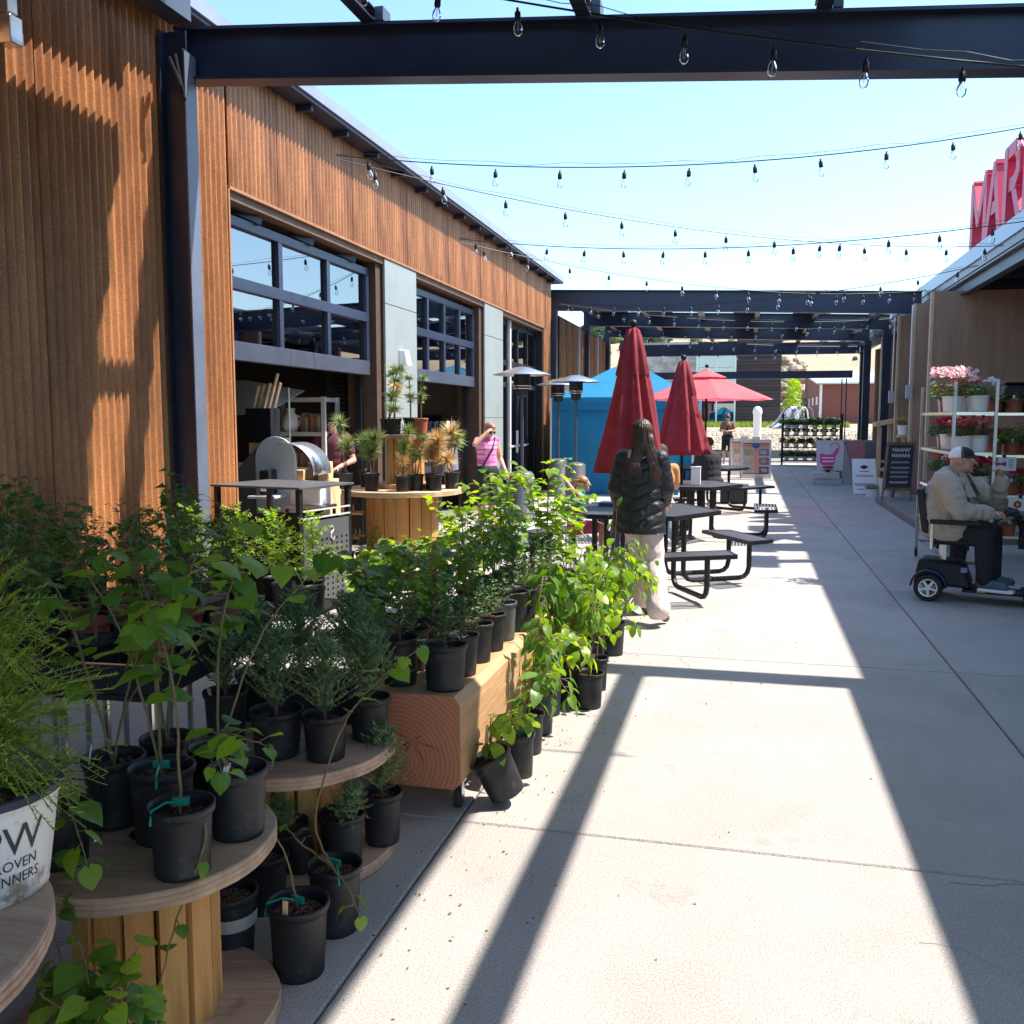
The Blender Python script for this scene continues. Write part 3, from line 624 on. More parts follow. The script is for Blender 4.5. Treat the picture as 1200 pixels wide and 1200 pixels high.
# ================================================================= POTS AND PLANTS
def pot_mesh(r, h, m, n=18, lip=.006, taper=.82):
    rb = r * taper; t = .004
    p = [(0, .0), (rb, 0), (rb + .001, .012), (r - .006, h - .03), (r - .004, h - .022), (r + .001, h - .02), (r + lip * .5, h - .004), (r + .002, h), (r - t, h - .001), (r - t - .003, h - .02), (rb - t, .012)]
    b = MB(); b.lathe(p, n); return b.mesh('pot', m, smooth=True)
def soil_mesh(r, z):
    b = MB(); n = 14; random.seed(int(r * 1000)); vs = [(0, 0, z + .004)]
    for k in range(1, 4):
        for j in range(n):
            t = 2 * math.pi * j / n; q = r * k / 3; vs.append((q * math.cos(t), q * math.sin(t), z + (U(-.006, .007) if k < 3 else 0)))
    fs = [(0, 1 + j, 1 + (j + 1) % n) for j in range(n)]
    for k in range(2):
        for j in range(n): j2 = (j + 1) % n; fs.append((1 + k * n + j, 1 + (k + 1) * n + j, 1 + (k + 1) * n + j2, 1 + k * n + j2))
    b.add(vs, fs)
    for i in range(26):   # bark chips
        a = U(0, 6.28); q = r * .85 * rnd() ** .5; x, y = q * math.cos(a), q * math.sin(a); M = Matrix.Translation((x, y, z + .006)) @ Euler((U(-.5, .5), U(-.5, .5), U(0, 3))).to_matrix().to_4x4()
        b.box(-.009, .009, -.004, .004, -.002, .003, M)
    return b.mesh('soil', SOIL)
PN = 0
PC = {}
def potparts(parent, r, h, m=None, tilt=None):
    m = m or POT; k = (r, h, m.name)
    if k not in PC:
        st_ = random.getstate(); PC[k] = (pot_mesh(r, h, m), soil_mesh(r * .93 - .004, h - .035)); random.setstate(st_)
    p = obj('pot', PC[k][0], parent); obj('soil', PC[k][1], p); return p
# ---- leaves as single meshes: base at origin, pointing +X, up +Z
def leaf_mesh(kind_, m, droop=.3, fold=.25, n=7):
    def wd(t):
        if kind_ == 'heart': return .50 * (math.sin(math.pi * min(1, (t * .92 + .08) ** .62)) ** .75) * (1 if t < .6 else 1 - .35 * (t - .6) / .4)
        if kind_ == 'oval': return .30 * math.sin(math.pi * t ** .85) ** .8
        return .2 * math.sin(math.pi * t)
    b = MB(); vs = []
    for i in range(n + 1):
        t = i / n; w = wd(t) if 0 < t < 1 else (.0 if t == 1 else (.12 if kind_ == 'heart' else 0))
        z = -droop * t * t; x0 = t; back = -.13 * (1 - t) ** 4 if kind_ == 'heart' else 0
        for s_ in (-1, -.5, 0, .5, 1): vs.append((x0 + back * abs(s_) * 1.4, s_ * w, z + fold * abs(s_) * w - .12 * w * s_ * s_ + .012 * math.sin(t * 12 + abs(s_) * 3)))
    fs = [(i * 5 + k, (i + 1) * 5 + k, (i + 1) * 5 + k + 1, i * 5 + k + 1) for i in range(n) for k in range(4)]
    b.add(vs, fs); return b.mesh('leaf', m, smooth=True)
LM = {}
def leafset(key, kind_, m):
    if key not in LM: LM[key] = [leaf_mesh(kind_, m, d, f) for d, f in ((.15, .2), (.3, .35), (.5, .25), (.35, .05))]
    return LM[key]
def leaf_matrix(p, d, size, up=Vector((0, 0, 1))):
    x = d.normalized(); y = up.cross(x)
    if y.length < .05: y = Vector((0, 1, 0)).cross(x)
    y.normalize(); z = x.cross(y)
    M = Matrix((x, y, z)).transposed().to_4x4(); 
    return Matrix.Translation(p) @ M @ Matrix.Rotation(U(-.5, .5), 4, 'X') @ Matrix.Diagonal((size, size * U(.85, 1.1), size, 1))
def curve_pts(pts, n=10, wob=.0):
    pts = [Vector(p) for p in pts]; out = []; k = len(pts)
    def cr(p0, p1, p2, p3, t): return .5 * ((2 * p1) + (-p0 + p2) * t + (2 * p0 - 5 * p1 + 4 * p2 - p3) * t * t + (-p0 + 3 * p1 - 3 * p2 + p3) * t ** 3)
    for i in range(k - 1):
        a = pts[max(i - 1, 0)]; b = pts[i]; c = pts[i + 1]; d = pts[min(i + 2, k - 1)]
        for j in range(n): out.append(cr(a, b, c, d, j / n))
    out.append(pts[-1])
    if wob: out = [p + Vector((U(-1, 1), U(-1, 1), U(-1, 1))) * wob for p in out]
    return out
def leafy_branch(parent, pts, size, kind_='heart', m=None, key='H', spacing=.05, start=.2, stemr=.0035, petiole=.03, stemm=None, single=True, sb=None, lb=None, droop=.35, drawstem=True):
    m = m or LEAF_H; cp = curve_pts(pts, 8, .002); ls = leafset(key, kind_, m)
    L_ = sum((cp[i + 1] - cp[i]).length for i in range(len(cp) - 1)); sm = sb or MB()
    sm.tube(cp, [stemr * (1.15 - .8 * i / len(cp)) for i in range(len(cp))], 5)
    acc = 0; nxt = L_ * start; side = 1
    for i in range(len(cp) - 1):
        seg = cp[i + 1] - cp[i]; acc += seg.length
        while acc >= nxt:
            d = seg.normalized(); h = Vector((-d.y, d.x, 0)); h = h.normalized() if h.length > .05 else Vector((math.cos(nxt * 40), math.sin(nxt * 40), 0))
            a = U(-.9, .9); h = Matrix.Rotation(a, 3, 'Z') @ h
            ld = (h * side + d * U(.0, .6) + Vector((0, 0, U(.0, .35)))).normalized(); p = cp[i + 1]; pe = p + ld * petiole * U(.7, 1.3)
            sm.tube([p, pe], [stemr * .45, stemr * .3], 3, caps=False)
            l2 = (ld + Vector((0, 0, -U(droop * .4, droop * 1.8)))); sz = size * U(.65, 1.15) * (1 if nxt < L_ * .85 else .7)
            M = leaf_matrix(pe, l2, sz)
            if single: obj('leaf', random.choice(ls), parent, M)
            else:
                me = random.choice(ls); lb_quick(lb, M, kind_)
            side = -side; nxt += spacing * U(.7, 1.3)
    if single and rnd() < 2: obj('leaf', random.choice(ls), parent, leaf_matrix(cp[-1], (cp[-1] - cp[-2]) + Vector((0, 0, -.01)), size * .8))
    if not sb: sm.build('stem', stemm or STEM, parent)
def lb_quick(lb, M, kind_='heart', w=.42):
    w = .42 if kind_ == 'heart' else .26
    vs = [(0, 0, 0), (.3, -w, .06), (.38, 0, -.03), (.3, w, .06), (.72, -w * .62, 0), (.75, 0, -.12), (.72, w * .62, 0), (1.05, 0, -.28)]
    lb.add([M @ Vector(v) for v in vs], [(0, 1, 2), (0, 2, 3), (1, 4, 5, 2), (2, 5, 6, 3), (4, 7, 5), (5, 7, 6)])
# ---- joined foliage generators, built once, shared
def gen_maple(h=.42, n=60, seed=1, m=None):
    n = int(n * 1.5)
    random.seed(seed); lb = MB(); sb = MB()
    for b in range(3):
        a = U(0, 6.28); top = Vector((U(-.08, .08), U(-.08, .08), h * U(.75, 1.05))); cp = curve_pts([(0, 0, 0), (top.x * .3 + U(-.02, .02), top.y * .4, h * .45), top], 8)
        sb.tube(cp, [.004 * (1 - .7 * i / len(cp)) for i in range(len(cp))], 5)
        for i in range(n // 3):
            p = cp[int(U(.35, 1) * (len(cp) - 1))]; d = Vector((U(-1, 1), U(-1, 1), U(-.3, .6))).normalized(); pe = p + d * U(.02, .07)
            sb.tube([p, pe], [.0012, .0009], 3, caps=False); s_ = U(.03, .055)
            M = leaf_matrix(pe, d + Vector((0, 0, -.5)), s_)
            pts = [(0, 0), (.25, -.18), (.3, -.55), (.55, -.28), (1.05, -.0), (.55, .28), (.3, .55), (.25, .18)]
            lb.add([M @ Vector((x, y, .15 * abs(y) - .2 * x * x)) for x, y in pts] + [M @ Vector((.35, 0, -.03))], [(8, i_, (i_ + 1) % 8) for i_ in range(8)])
    return sb.mesh('stem', STEMR), lb.mesh('foliage', m or LEAF_M)
def gen_feather(h=.55, seed=1, m=None):
    random.seed(seed); lb = MB(); sb = MB(); sb.tube([(0, 0, 0), (.01, 0, h * .5), (0, .01, h)], [.005, .004, .0015], 5)
    for i in range(26):
        t = .18 + .82 * i / 26; z = h * t; a = i * 2.4; L_ = (.20 * (1 - t) + .07) * U(.8, 1.2); d = Vector((math.cos(a), math.sin(a), U(.2, 1.1))).normalized()
        p0 = Vector((0, 0, z)); p1 = p0 + d * L_ * 1.15 + Vector((0, 0, -L_ * .1)); sb.tube([p0, (p0 + p1) / 2 + Vector((0, 0, .01)), p1], [.0015, .001, .0006], 3, caps=False)
        for j in range(16):
            q = p0.lerp(p1, .12 + .88 * j / 16); sd = d.cross(Vector((0, 0, 1))).normalized() * (1 if j % 2 else -1)
            e = q + sd * .032 * (1.1 - j / 20) + d * .014 + Vector((0, 0, U(-.03, .012))); w = d * .0055
            lb.add([q - w, q + w, e + w * .6, e - w * .6], [(0, 1, 2, 3)])
    return sb.mesh('stem', STEMR), lb.mesh('foliage', m or LEAF_F)
def gen_juniper(h=.3, seed=1, m=None, wdt=.13, n=150):
    random.seed(seed); lb = MB(); sb = MB(); sb.tube([(0, 0, 0), (.004, 0, h * .9)], [.006, .002], 5)
    for i in range(n):
        t = (i + .5) / n; z = h * (.08 + .85 * t); a = i * 2.399; L_ = wdt * (1.15 - t) * U(.7, 1.3) + .03
        d = Vector((math.cos(a), math.sin(a), U(.5, 1.3))).normalized(); p0 = Vector((0, 0, z)); p1 = p0 + d * L_
        sb.tube([p0, p1], [.0012, .0007], 3, caps=False)
        for j in range(15):
            q = p0.lerp(p1, .1 + .9 * j / 15); b = U(0, 6.28); s2 = Vector((math.cos(b), math.sin(b), U(.3, 1.2))).normalized(); e = q + s2 * U(.014, .03); w = s2.cross(d).normalized() * .0036
            lb.add([q - w, q + w, e], [(0, 1, 2)])
    return sb.mesh('stem', STEMR), lb.mesh('foliage', m or LEAF_J)
def gen_yew(h=.26, seed=1, m=None, n=56, wdt=.11):
    random.seed(seed); lb = MB(); sb = MB(); sb.tube([(0, 0, 0), (.004, 0, h)], [.005, .002], 5)
    for i in range(n):
        t = (i + .5) / n; z = h * (.15 + .85 * t); a = i * 2.399; L_ = wdt * (1.2 - t) * U(.6, 1.2); d = Vector((math.cos(a), math.sin(a), U(.0, .9))).normalized(); p0 = Vector((0, 0, z)); p1 = p0 + d * L_
        sb.tube([p0, p1], [.0014, .0008], 3, caps=False)
        for j in range(9):
            q = p0.lerp(p1, .15 + .85 * j / 9); b = U(0, 6.28); s2 = Vector((math.cos(b), math.sin(b), U(-.2, .9))).normalized(); e = q + s2 * U(.014, .026); w = s2.cross(d).normalized() * .005; mm = (q + e) / 2
            lb.add([q, mm - w, e, mm + w], [(0, 1, 2, 3)])
    return sb.mesh('stem', STEMR), lb.mesh('foliage', m or LEAF_Y)
def tuft(lb, c, r, n=70, up=.25):
    n = int(n * 1.7)
    for i in range(n):
        d = Vector((U(-1, 1), U(-1, 1), U(-.7, 1) + up)).normalized(); c0 = Vector(c) + d * r * .08; e = c0 + d * r * U(.6, 1.1); w = d.cross(Vector((.3, .7, .2))).normalized() * .0034
        lb.add([c0 - w, c0 + w, e], [(0, 1, 2)])
def gen_pine(tufts, seed=1, r=.07, n=80, lean=0):
    """tufts: (x, y, z, brown?)"""
    random.seed(seed); g = MB(); b = MB(); sb = MB()
    for (x, y, z, br_) in tufts:
        sb.tube(curve_pts([(x * .15, y * .15, 0), (x * .5 + U(-.01, .01), y * .5, z * .5), (x, y, z)], 5), .0035, 5)
        tuft(b if br_ else g, (x, y, z), r * U(.85, 1.15), n); tuft(b if rnd() < .3 or br_ else g, (x * .9, y * .9, z * .8), r * .7, n // 2)
    return sb.mesh('stem', STEMR), (g.mesh('foliage', NEED) if g.v else None), (b.mesh('foliage', NEEDB) if b.v else None)
def gen_fern(seed=1, R_=.2, h=.3, n=150):
    random.seed(seed); lb = MB(); sb = MB()
    for i in range(n):
        a = U(0, 6.28); el = U(-.35, 1.3); d = Vector((math.cos(a) * math.cos(el), math.sin(a) * math.cos(el), math.sin(el))); L_ = R_ * U(.6, 1.1) * (1 + .4 * max(0, math.sin(el)))
        p = curve_pts([(0, 0, .02), tuple(d * L_ * .5 + Vector((0, 0, .03))), tuple(d * L_ + Vector((0, 0, -.03)))], 4); sb.tube(p, .0009, 3, caps=False)
        for q in range(26):
            k = q / 26 * (len(p) - 1); c0 = p[int(k)].lerp(p[min(int(k) + 1, len(p) - 1)], k % 1); s2 = Vector((U(-1, 1), U(-1, 1), U(-1, 1))).normalized(); e = c0 + s2 * U(.012, .028) * (1.2 - q / 30) + d * .008; w = s2.cross(d).normalized() * .0017
            lb.add([c0 - w, c0 + w, e], [(0, 1, 2)])
    return sb.mesh('stem', LEAF_A), lb.mesh('foliage', LEAF_A)
def gen_begonia(seed, R_=.07, h=.07, n=30, m=None, fl=None, nf=0, fr=.016, centre=None, ls=1):
    n = int(n * 1.4)
    random.seed(seed); lb = MB(); sb = MB(); fb = MB()
    for i in range(n):
        a = U(0, 6.28); q = R_ * rnd() ** .5; p = Vector((q * math.cos(a), q * math.sin(a), h * U(.2, 1) * (1 - .4 * q / R_))); sb.tube([(p.x * .3, p.y * .3, 0), p], .001, 3, caps=False)
        lb_quick(lb, leaf_matrix(p, Vector((math.cos(a), math.sin(a), U(-.3, .5))), U(.024, .048) * ls))
    for i in range(nf):
        a = U(0, 6.28); q = R_ * 1.02 * rnd() ** .5; c = Vector((q * math.cos(a), q * math.sin(a), h * U(.85, 1.25) - .3 * q * q)); sb.tube([(c.x * .4, c.y * .4, 0), c], .001, 3, caps=False)
        nn = Vector((c.x * 2 + U(-.3, .3), c.y * 2 - .35 + U(-.3, .3), .6)).normalized(); M = nn.to_track_quat('Z', 'Y').to_matrix().to_4x4(); M = Matrix.Translation(c) @ M
        vs = [(0, 0, 0)]; N_ = 10
        for k in range(N_): t = 2 * math.pi * k / N_; rr = fr * (1.0 if k % 2 else .74); vs.append((rr * math.cos(t), rr * math.sin(t), fr * .3 + U(0, .3) * fr))
        fb.m = 0; fb.add([M @ Vector(v) for v in vs], [(0, 1 + k, 1 + (k + 1) % N_) for k in range(N_)])
        if centre: fb.m = 1; fb.add([M @ Vector((fr * .32 * math.cos(2 * math.pi * k / 6), fr * .32 * math.sin(2 * math.pi * k / 6), fr * .22)) for k in range(6)], [(0, 1, 2, 3, 4, 5)])
    return sb.mesh('stem', STEM), lb.mesh('foliage', m or LEAF_B), (fb.mesh('flower', [fl, centre] if centre else fl) if nf else None)
def addplant(parent, z, gens, s=1, rz=None, lean=(0, 0)):
    M = Matrix.Translation((0, 0, z)) @ Euler((lean[0], lean[1], U(0, 6.28) if rz is None else rz)).to_matrix().to_4x4() @ Matrix.Scale(s, 4)
    nm = ['stem', 'foliage', 'foliage' if len(gens) > 2 and gens[2] and gens[2].name.startswith('foliage') else 'flower']
    for g, n in zip(gens, nm):
        if g: o = obj(n, g, parent, M); o['kind'] = 'stuff'
def potted(label, cat, loc, r, h, gens=None, m=None, s=1, group=None, rz=0, tilt=None, name='potted_plant', lean=(0, 0), ribbon=False):
    t = thing(name, label, cat, loc, rz, group)
    if tilt: t.rotation_euler = (tilt[0], tilt[1], rz)
    p = potparts(t, r, h, m); global PN; PN += 1; rg = random.Random(PN * 7 + 3)
    if not tilt: k_ = rg.uniform(.94, 1.05); t.scale = (k_, k_, k_ * rg.uniform(.95, 1.04)); t.rotation_euler.z = rz + rg.uniform(-.4, .4); t.rotation_euler.x = rg.uniform(-.012, .012)
    if (m is None or m is POT) and rg.random() < .28:
        a = rg.uniform(3.9, 5.4); b = MB(); w_ = .008; M_ = Matrix.Translation((r * .8 * math.cos(a), r * .8 * math.sin(a), h - .03)) @ Euler((rg.uniform(-.3, .3), rg.uniform(-.3, .3), a + math.pi / 2)).to_matrix().to_4x4()
        b.box(-w_, w_, -.0008, .0008, 0, .062, M_); b.build('plant_tag', WHITE if rg.random() < .6 else PINE, t)
    if gens: addplant(t, h - .035, gens, s, lean=lean)
    if ribbon:
        b = MB(); a = U(3.6, 5.6); x, y = r * math.cos(a), r * math.sin(a)
        b.tube([(0, 0, h + .0), (x * .5, y * .5, h + .012), (x * .98, y * .98, h + .004), (x * 1.04, y * 1.04, h - .03)], .0035, 4)
        b.box(-.02, .02, -.006, .006, h - .005, h + .012); b.build('ribbon', TEAL, t)
    return t
# ================================================================= SPOOLS AND POTS, FOREGROUND
def spool(label, loc, r, z, core, rz=0, nst=14, bolts=True, group=None, stav=STAVE, discm=None, top=.045):
    t = thing('cable_spool', label, 'cable spool', loc, rz, group); discm = discm or SPOOL
    def disc(za, zb, nm):
        random.seed(int(r * 100)); wob = lambda th, z_: 1 + .006 * math.sin(th * 5) + .004 * math.sin(th * 11)
        b = MB(); h = zb - za
        b.lathe([(0.0, 0), (r * .99, 0), (r, .003), (r * 1.0, h * .3), (r * .994, h * .36), (r * 1.0, h * .42), (r * 1.0, h * .62), (r * .994, h * .68), (r, h * .74), (r, h - .004), (r * .99, h), (0, h)], 56, (0, 0, za), wob)
        return b.build(nm, discm, t)
    disc(z - top, z, 'top_disc'); disc(0.003, top, 'bottom_disc')
    wst = 2 * math.pi * core / nst
    sm = MB().box(-.012, .012, -wst / 2 + .004, wst / 2 - .004, top + .001, z - top - .001).mesh('stave', stav)
    for i in range(nst):
        a = 2 * math.pi * i / nst; M = Matrix.Rotation(a, 4, 'Z') @ Matrix.Translation((core + (.004 if i % 2 else 0), 0, 0)); obj('stave', sm, t, M)
    if bolts:
        for a in (1.2, 3.3, 5.4):
            b = MB(); b.lathe([(0, .012), (.018, .012), (.022, .001), (.022, 0)], 10, (core * .72 * math.cos(a), core * .72 * math.sin(a), z)); b.build('bolt', STAIN, t)
    b = MB(); b.lathe([(.035, z + .001), (.036, z + .003), (0, z + .003)], 14); b.build('hub_hole', STEELB, t)
    return t
spool('large cable spool table at the bottom left corner carrying the white pot', (-1.55, 1.05, 0), .48, .75, .24)
spool('low cable spool crowded with black pots in the lower left foreground', (-1.50, 2.05, 0), .335, .52, .165, rz=.3)
spool('shorter cable spool holding juniper pots between the foreground spool and the timber', (-1.60, 3.06, 0), .38, .42, .17, rz=.1)
# white printed pot
wp = thing('potted_plant', 'white printed nursery pot with fine feathery fern at the left edge', 'potted plant', (-1.33, 1.35, .752), 0)
wpm = pot_mesh(.14, .195, WPOTD, 32, taper=.8); obj('pot', wpm, wp); obj('soil', soil_mesh(.125, .155), wp)
b = MB(); b.lathe([(.141, .180), (.147, .184), (.147, .197), (.140, .199), (.136, .195)], 32); b.build('rim', mat('dark blue rim', (.03, .035, .05), rough=.5), wp)
def wrap(me, R0, taper, ang, z0, h):
    for v in me.vertices:
        x, y, z = v.co; zz = z0 + y; rr = R0 * (taper + (1 - taper) * zz / h) + .0012 + z; a = ang + x / R0; v.co = (rr * math.cos(a), rr * math.sin(a), zz)
    me.update()
INK = mat('printed ink', (.03, .03, .035), rough=.6)
pang = math.atan2(-1.35, 1.33) + .42
for txt, sz, z0 in (('PW', .078, .118), ('PROVEN', .027, .074), ('WINNERS', .027, .047)):
    me = text_mesh(txt, sz, INK, .0003); wrap(me, .1378, .8, pang, z0, .195); obj('print', me, wp)
fern = gen_fern(2, .20, .35, 190); addplant(wp, .17, fern, 1); addplant(wp, .24, gen_fern(9, .22, .4, 220), 1.05); addplant(wp, .42, gen_fern(12, .17, .3, 150), 1.0); MB().tube([(0, 0, .15), (.01, 0, .44)], .005, 6).build('stem', STEMR, wp)
b = MB(); random.seed(9)

clm = thing('terracotta_pot', 'small empty terracotta pot behind the white printed pot', 'pot', (-1.43, 1.56, .753)); obj('pot', pot_mesh(.055, .13, mat('terracotta', (.48, .24, .14), (.56, .3, .19), rough=.8)), clm)
# fern behind
t = potted('tall feathery fern in a black pot behind the white pot at the left edge', 'potted plant', (-1.86, 1.75, .05), .1, .22); addplant(t, .92, gen_fern(5, .25, .35, 260), 1.0); addplant(t, .66, gen_fern(6, .2, .3, 150), 1.0); MB().tube([(0, 0, .2), (.01, 0, .95)], .006, 6).build('stem', STEMR, t)
# pots on the low spool: (x, y, r, h, label)
Bp = [(-1.285, 1.90, .078, .165, 'black pot with bark mulch and teal ribbon at the front of the low spool'),
      (-1.265, 2.12, .078, .17, 'dusty black pot at the right rim of the low spool'),
      (-1.60, 1.87, .078, .16, 'black pot with a broad leaved redbud at the left rim of the low spool'),
      (-1.44, 2.05, .082, .19, 'tall black pot with bark chips in the middle of the low spool'),
      (-1.62, 2.10, .082, .19, 'wide black pot at the back left of the low spool, bark chips showing'),
      (-1.40, 2.25, .075, .18, 'black pot at the back of the low spool with teal ribbon under the leaves'),
      (-1.58, 2.28, .075, .18, 'rearmost black pot on the low spool')]
random.seed(21); BT = []
for i, (x, y, r, h, lb_) in enumerate(Bp): BT.append(potted(lb_, 'potted plant', (x, y, .521), r, h, group='pots on the low spool', ribbon=i in (0, 3, 5)))
def br(t, pts, size, **k):   # branch given in world coordinates
    o = t.location; leafy_branch(t, [(p[0] - o.x, p[1] - o.y, p[2] - o.z) for p in pts], size, **k)
random.seed(4)
br(BT[0], [(-1.285, 1.9, .66), (-1.30, 1.93, .95), (-1.36, 2.0, 1.12), (-1.45, 2.2, 1.22)], .075, spacing=.045, start=.35)
br(BT[1], [(-1.265, 2.1, .66), (-1.22, 2.02, .80), (-1.13, 1.98, .84), (-1.03, 2.0, .82)], .062, spacing=.028, start=.3, m=LEAF_H, key='H')
br(BT[1], [(-1.27, 2.12, .67), (-1.20, 2.0, .78), (-1.14, 1.95, .75)], .058, spacing=.03, start=.3)
br(BT[0], [(-1.27, 1.88, .66), (-1.22, 1.86, .62), (-1.30, 1.84, .40), (-1.36, 1.82, .15)], .045, spacing=.07, start=.2)
br(BT[2], [(-1.6, 1.87, .66), (-1.52, 1.80, .78), (-1.40, 1.72, .72), (-1.33, 1.68, .64)], .068, spacing=.035, start=.2)
br(BT[2], [(-1.6, 1.87, .66), (-1.52, 1.74, .58), (-1.42, 1.66, .48), (-1.36, 1.62, .42)], .06, spacing=.03, start=.3)
br(BT[2], [(-1.6, 1.85, .66), (-1.60, 1.82, .9), (-1.55, 1.8, 1.05)], .07, spacing=.05)
br(BT[3], [(-1.44, 2.05, .69), (-1.43, 2.03, 1.0), (-1.38, 2.0, 1.18), (-1.25, 1.98, 1.25)], .09, spacing=.05, start=.4)
br(BT[3], [(-1.44, 2.05, .69), (-1.50, 2.0, 1.05), (-1.56, 1.95, 1.22)], .09, spacing=.05, start=.5)
br(BT[4], [(-1.62, 2.1, .69), (-1.55, 2.14, 1.0), (-1.46, 2.2, 1.18), (-1.30, 2.28, 1.20)], .09, spacing=.05, start=.4)
br(BT[4], [(-1.62, 2.1, .69), (-1.70, 2.05, 1.05), (-1.72, 2.0, 1.15)], .085, spacing=.055, start=.4)
br(BT[5], [(-1.40, 2.25, .68), (-1.38, 2.24, 1.0), (-1.30, 2.2, 1.22), (-1.18, 2.22, 1.20)], .085, spacing=.05, start=.45)
br(BT[5], [(-1.40, 2.25, .68), (-1.30, 2.35, 1.0), (-1.15, 2.45, 1.18), (-1.02, 2.5, 1.22)], .075, spacing=.05, start=.5, stemr=.003)
br(BT[6], [(-1.58, 2.28, .68), (-1.56, 2.34, 1.0), (-1.48, 2.42, 1.25), (-1.35, 2.5, 1.28)], .085, spacing=.05, start=.45)
random.seed(33)
for (sx, sy), n_b in (((-1.62, 2.10), 2), ((-1.58, 2.28), 2), ((-1.44, 2.05), 1), ((-1.60, 1.87), 1)):
    T_ = min(BT, key=lambda q: (q.location.x - sx) ** 2 + (q.location.y - sy) ** 2)
    for k in range(n_b):
        a = U(0, 6.28); q = U(.10, .26); zt = U(.95, 1.28)
        br(T_, [(sx, sy, .68), (sx + .04 * math.cos(a), sy + .04 * math.sin(a), .85), (sx + q * .7 * math.cos(a), sy + q * .7 * math.sin(a), zt - .05), (sx + q * 1.4 * math.cos(a), sy + q * 1.4 * math.sin(a), zt)], U(.05, .075), spacing=.042, start=.4, stemr=.003)
# plant below the low spool, lower left
t = potted('black pot on the floor under the low spool with broad leaves spilling forward', 'potted plant', (-1.33, 1.55, 0), .09, .2)
for k in range(9): leafy_branch(t, [(0, 0, .17), (U(-.05, .1), U(-.05, .1), .35), (U(-.08, .16), U(-.1, .12), U(.42, .52)), (U(-.1, .2), U(-.1, .15), U(.2, .4))], .06, spacing=.035, start=.3)
# pots on the second spool: junipers
J = [gen_juniper(.30, s, n=110) for s in (1, 2, 3)]; random.seed(31)
Cp = [(-1.40, 2.93, .082, .165, 0, 'black pot with feathery juniper at the front of the juniper spool'),
      (-1.58, 2.92, .095, .17, 1, 'wide black pot with dense blue green juniper, front left on the juniper spool'),
      (-1.33, 3.16, .082, .17, 2, 'black pot with thin upright juniper at the right rim of the juniper spool'),
      (-1.84, 3.02, .08, .19, 1, 'black pot with juniper at the left rim of the juniper spool'),
      (-1.86, 3.28, .08, .19, 0, 'black pot with juniper at the back left of the juniper spool'),
      (-1.68, 3.30, .08, .19, 2, 'black pot with tall juniper at the back of the juniper spool'),
      (-1.48, 3.34, .08, .18, 0, 'black pot with juniper at the back right of the juniper spool')]
for x, y, r, h, k, lb_ in Cp: potted(lb_, 'potted plant', (x, y, .421), r, h, J[k], s=U(1.0, 1.3), group='junipers on the short spool')
t = potted('black pot with brown tipped juniper tilted against the core of the juniper spool', 'potted plant', (-1.47, 2.86, .05), .075, .16, J[1], s=.55, tilt=(.22, -.2))
t = potted('black pot with leaning juniper on the lower disc of the juniper spool', 'potted plant', (-1.33, 2.90, .047), .08, .19, J[0], s=.6, lean=(.2, .5))
t = potted('black pot with soft green juniper behind the one on the lower disc', 'potted plant', (-1.27, 3.12, .047), .075, .19, J[2], s=.95)
# pots on the floor, front
Gp = [(-1.225, 2.36, .085, .20, 'upright black pot with teal ribbon and bark chips, foremost on the concrete'),
      (-1.22, 2.60, .083, .20, 'black pot with a long bare vine, right behind the foremost floor pot'),
      (-1.47, 2.40, .083, .20, 'black pot with a printed grey band half hidden by the low spool'),
      (-1.50, 2.66, .085, .20, 'black pot in the shade between the two spools')]
GT = []
random.seed(8)
for i, (x, y, r, h, lb_) in enumerate(Gp): GT.append(potted(lb_, 'potted plant', (x, y, 0), r, h, ribbon=i in (0, 1, 3)))
bm_ = MB(); bm_.lathe([(.0785, .10), (.0802, .14)], 24); bm_.build('label_band', mat('grey label', (.3, .3, .28), rough=.6), GT[2])
me = text_mesh('STEVIA R', .026, WHITE, .0003); wrap(me, .081, .84, -.75, .121, .2); obj('print', me, GT[2])
br(GT[1], [(-1.22, 2.60, .18), (-1.25, 2.55, .35), (-1.18, 2.6, .62), (-1.10, 2.7, .76), (-1.0, 2.75, .84)], .058, spacing=.032, start=.62)
br(GT[1], [(-1.22, 2.60, .18), (-1.14, 2.45, .30), (-1.0, 2.38, .28), (-.93, 2.35, .22)], .045, spacing=.03, start=.82)
br(GT[0], [(-1.225, 2.36, .18), (-1.25, 2.33, .35), (-1.29, 2.25, .5)], .04, spacing=.2, start=.9)
br(GT[1], [(-1.22, 2.60, .18), (-1.3, 2.56, .25), (-1.33, 2.5, .33)], .03, spacing=.06, start=.3)
# ---- wire table with black trays, red pots, maple saplings
tb = thing('plant_table', 'black nursery table on chrome wire legs with trays of saplings by the shaded rusty wall', 'table', (-1.84, 2.60, 0), R(4))
b = MB(); b.box(-1.5, 0, 0, .9, .68, .70); b.build('table_top', STEELB, tb)
for (x0, x1, y0, y1) in ((-1.5, 0, 0, .02), (-1.5, 0, .88, .9), (-1.5, -1.48, .02, .88), (-.02, 0, .02, .88)): MB().box(x0, x1, y0, y1, .701, .80).build('tray_side', STEELB, tb, bevel=.003)
MB().tube([(-1.5, 0, .802), (0, 0, .802), (0, .9, .802), (-1.5, .9, .802), (-1.5, 0, .802)], .004, 5).build('rim_wire', CHROME, tb)
for x in (-1.46, -1.2, -1.0, -.84, -.66, -.5, -.36, -.2, -.04):
    for y in (.04, .86): MB().tube([(x, y, 0), (x, y, .68)], .012, 8).build('leg', CHROME, tb)
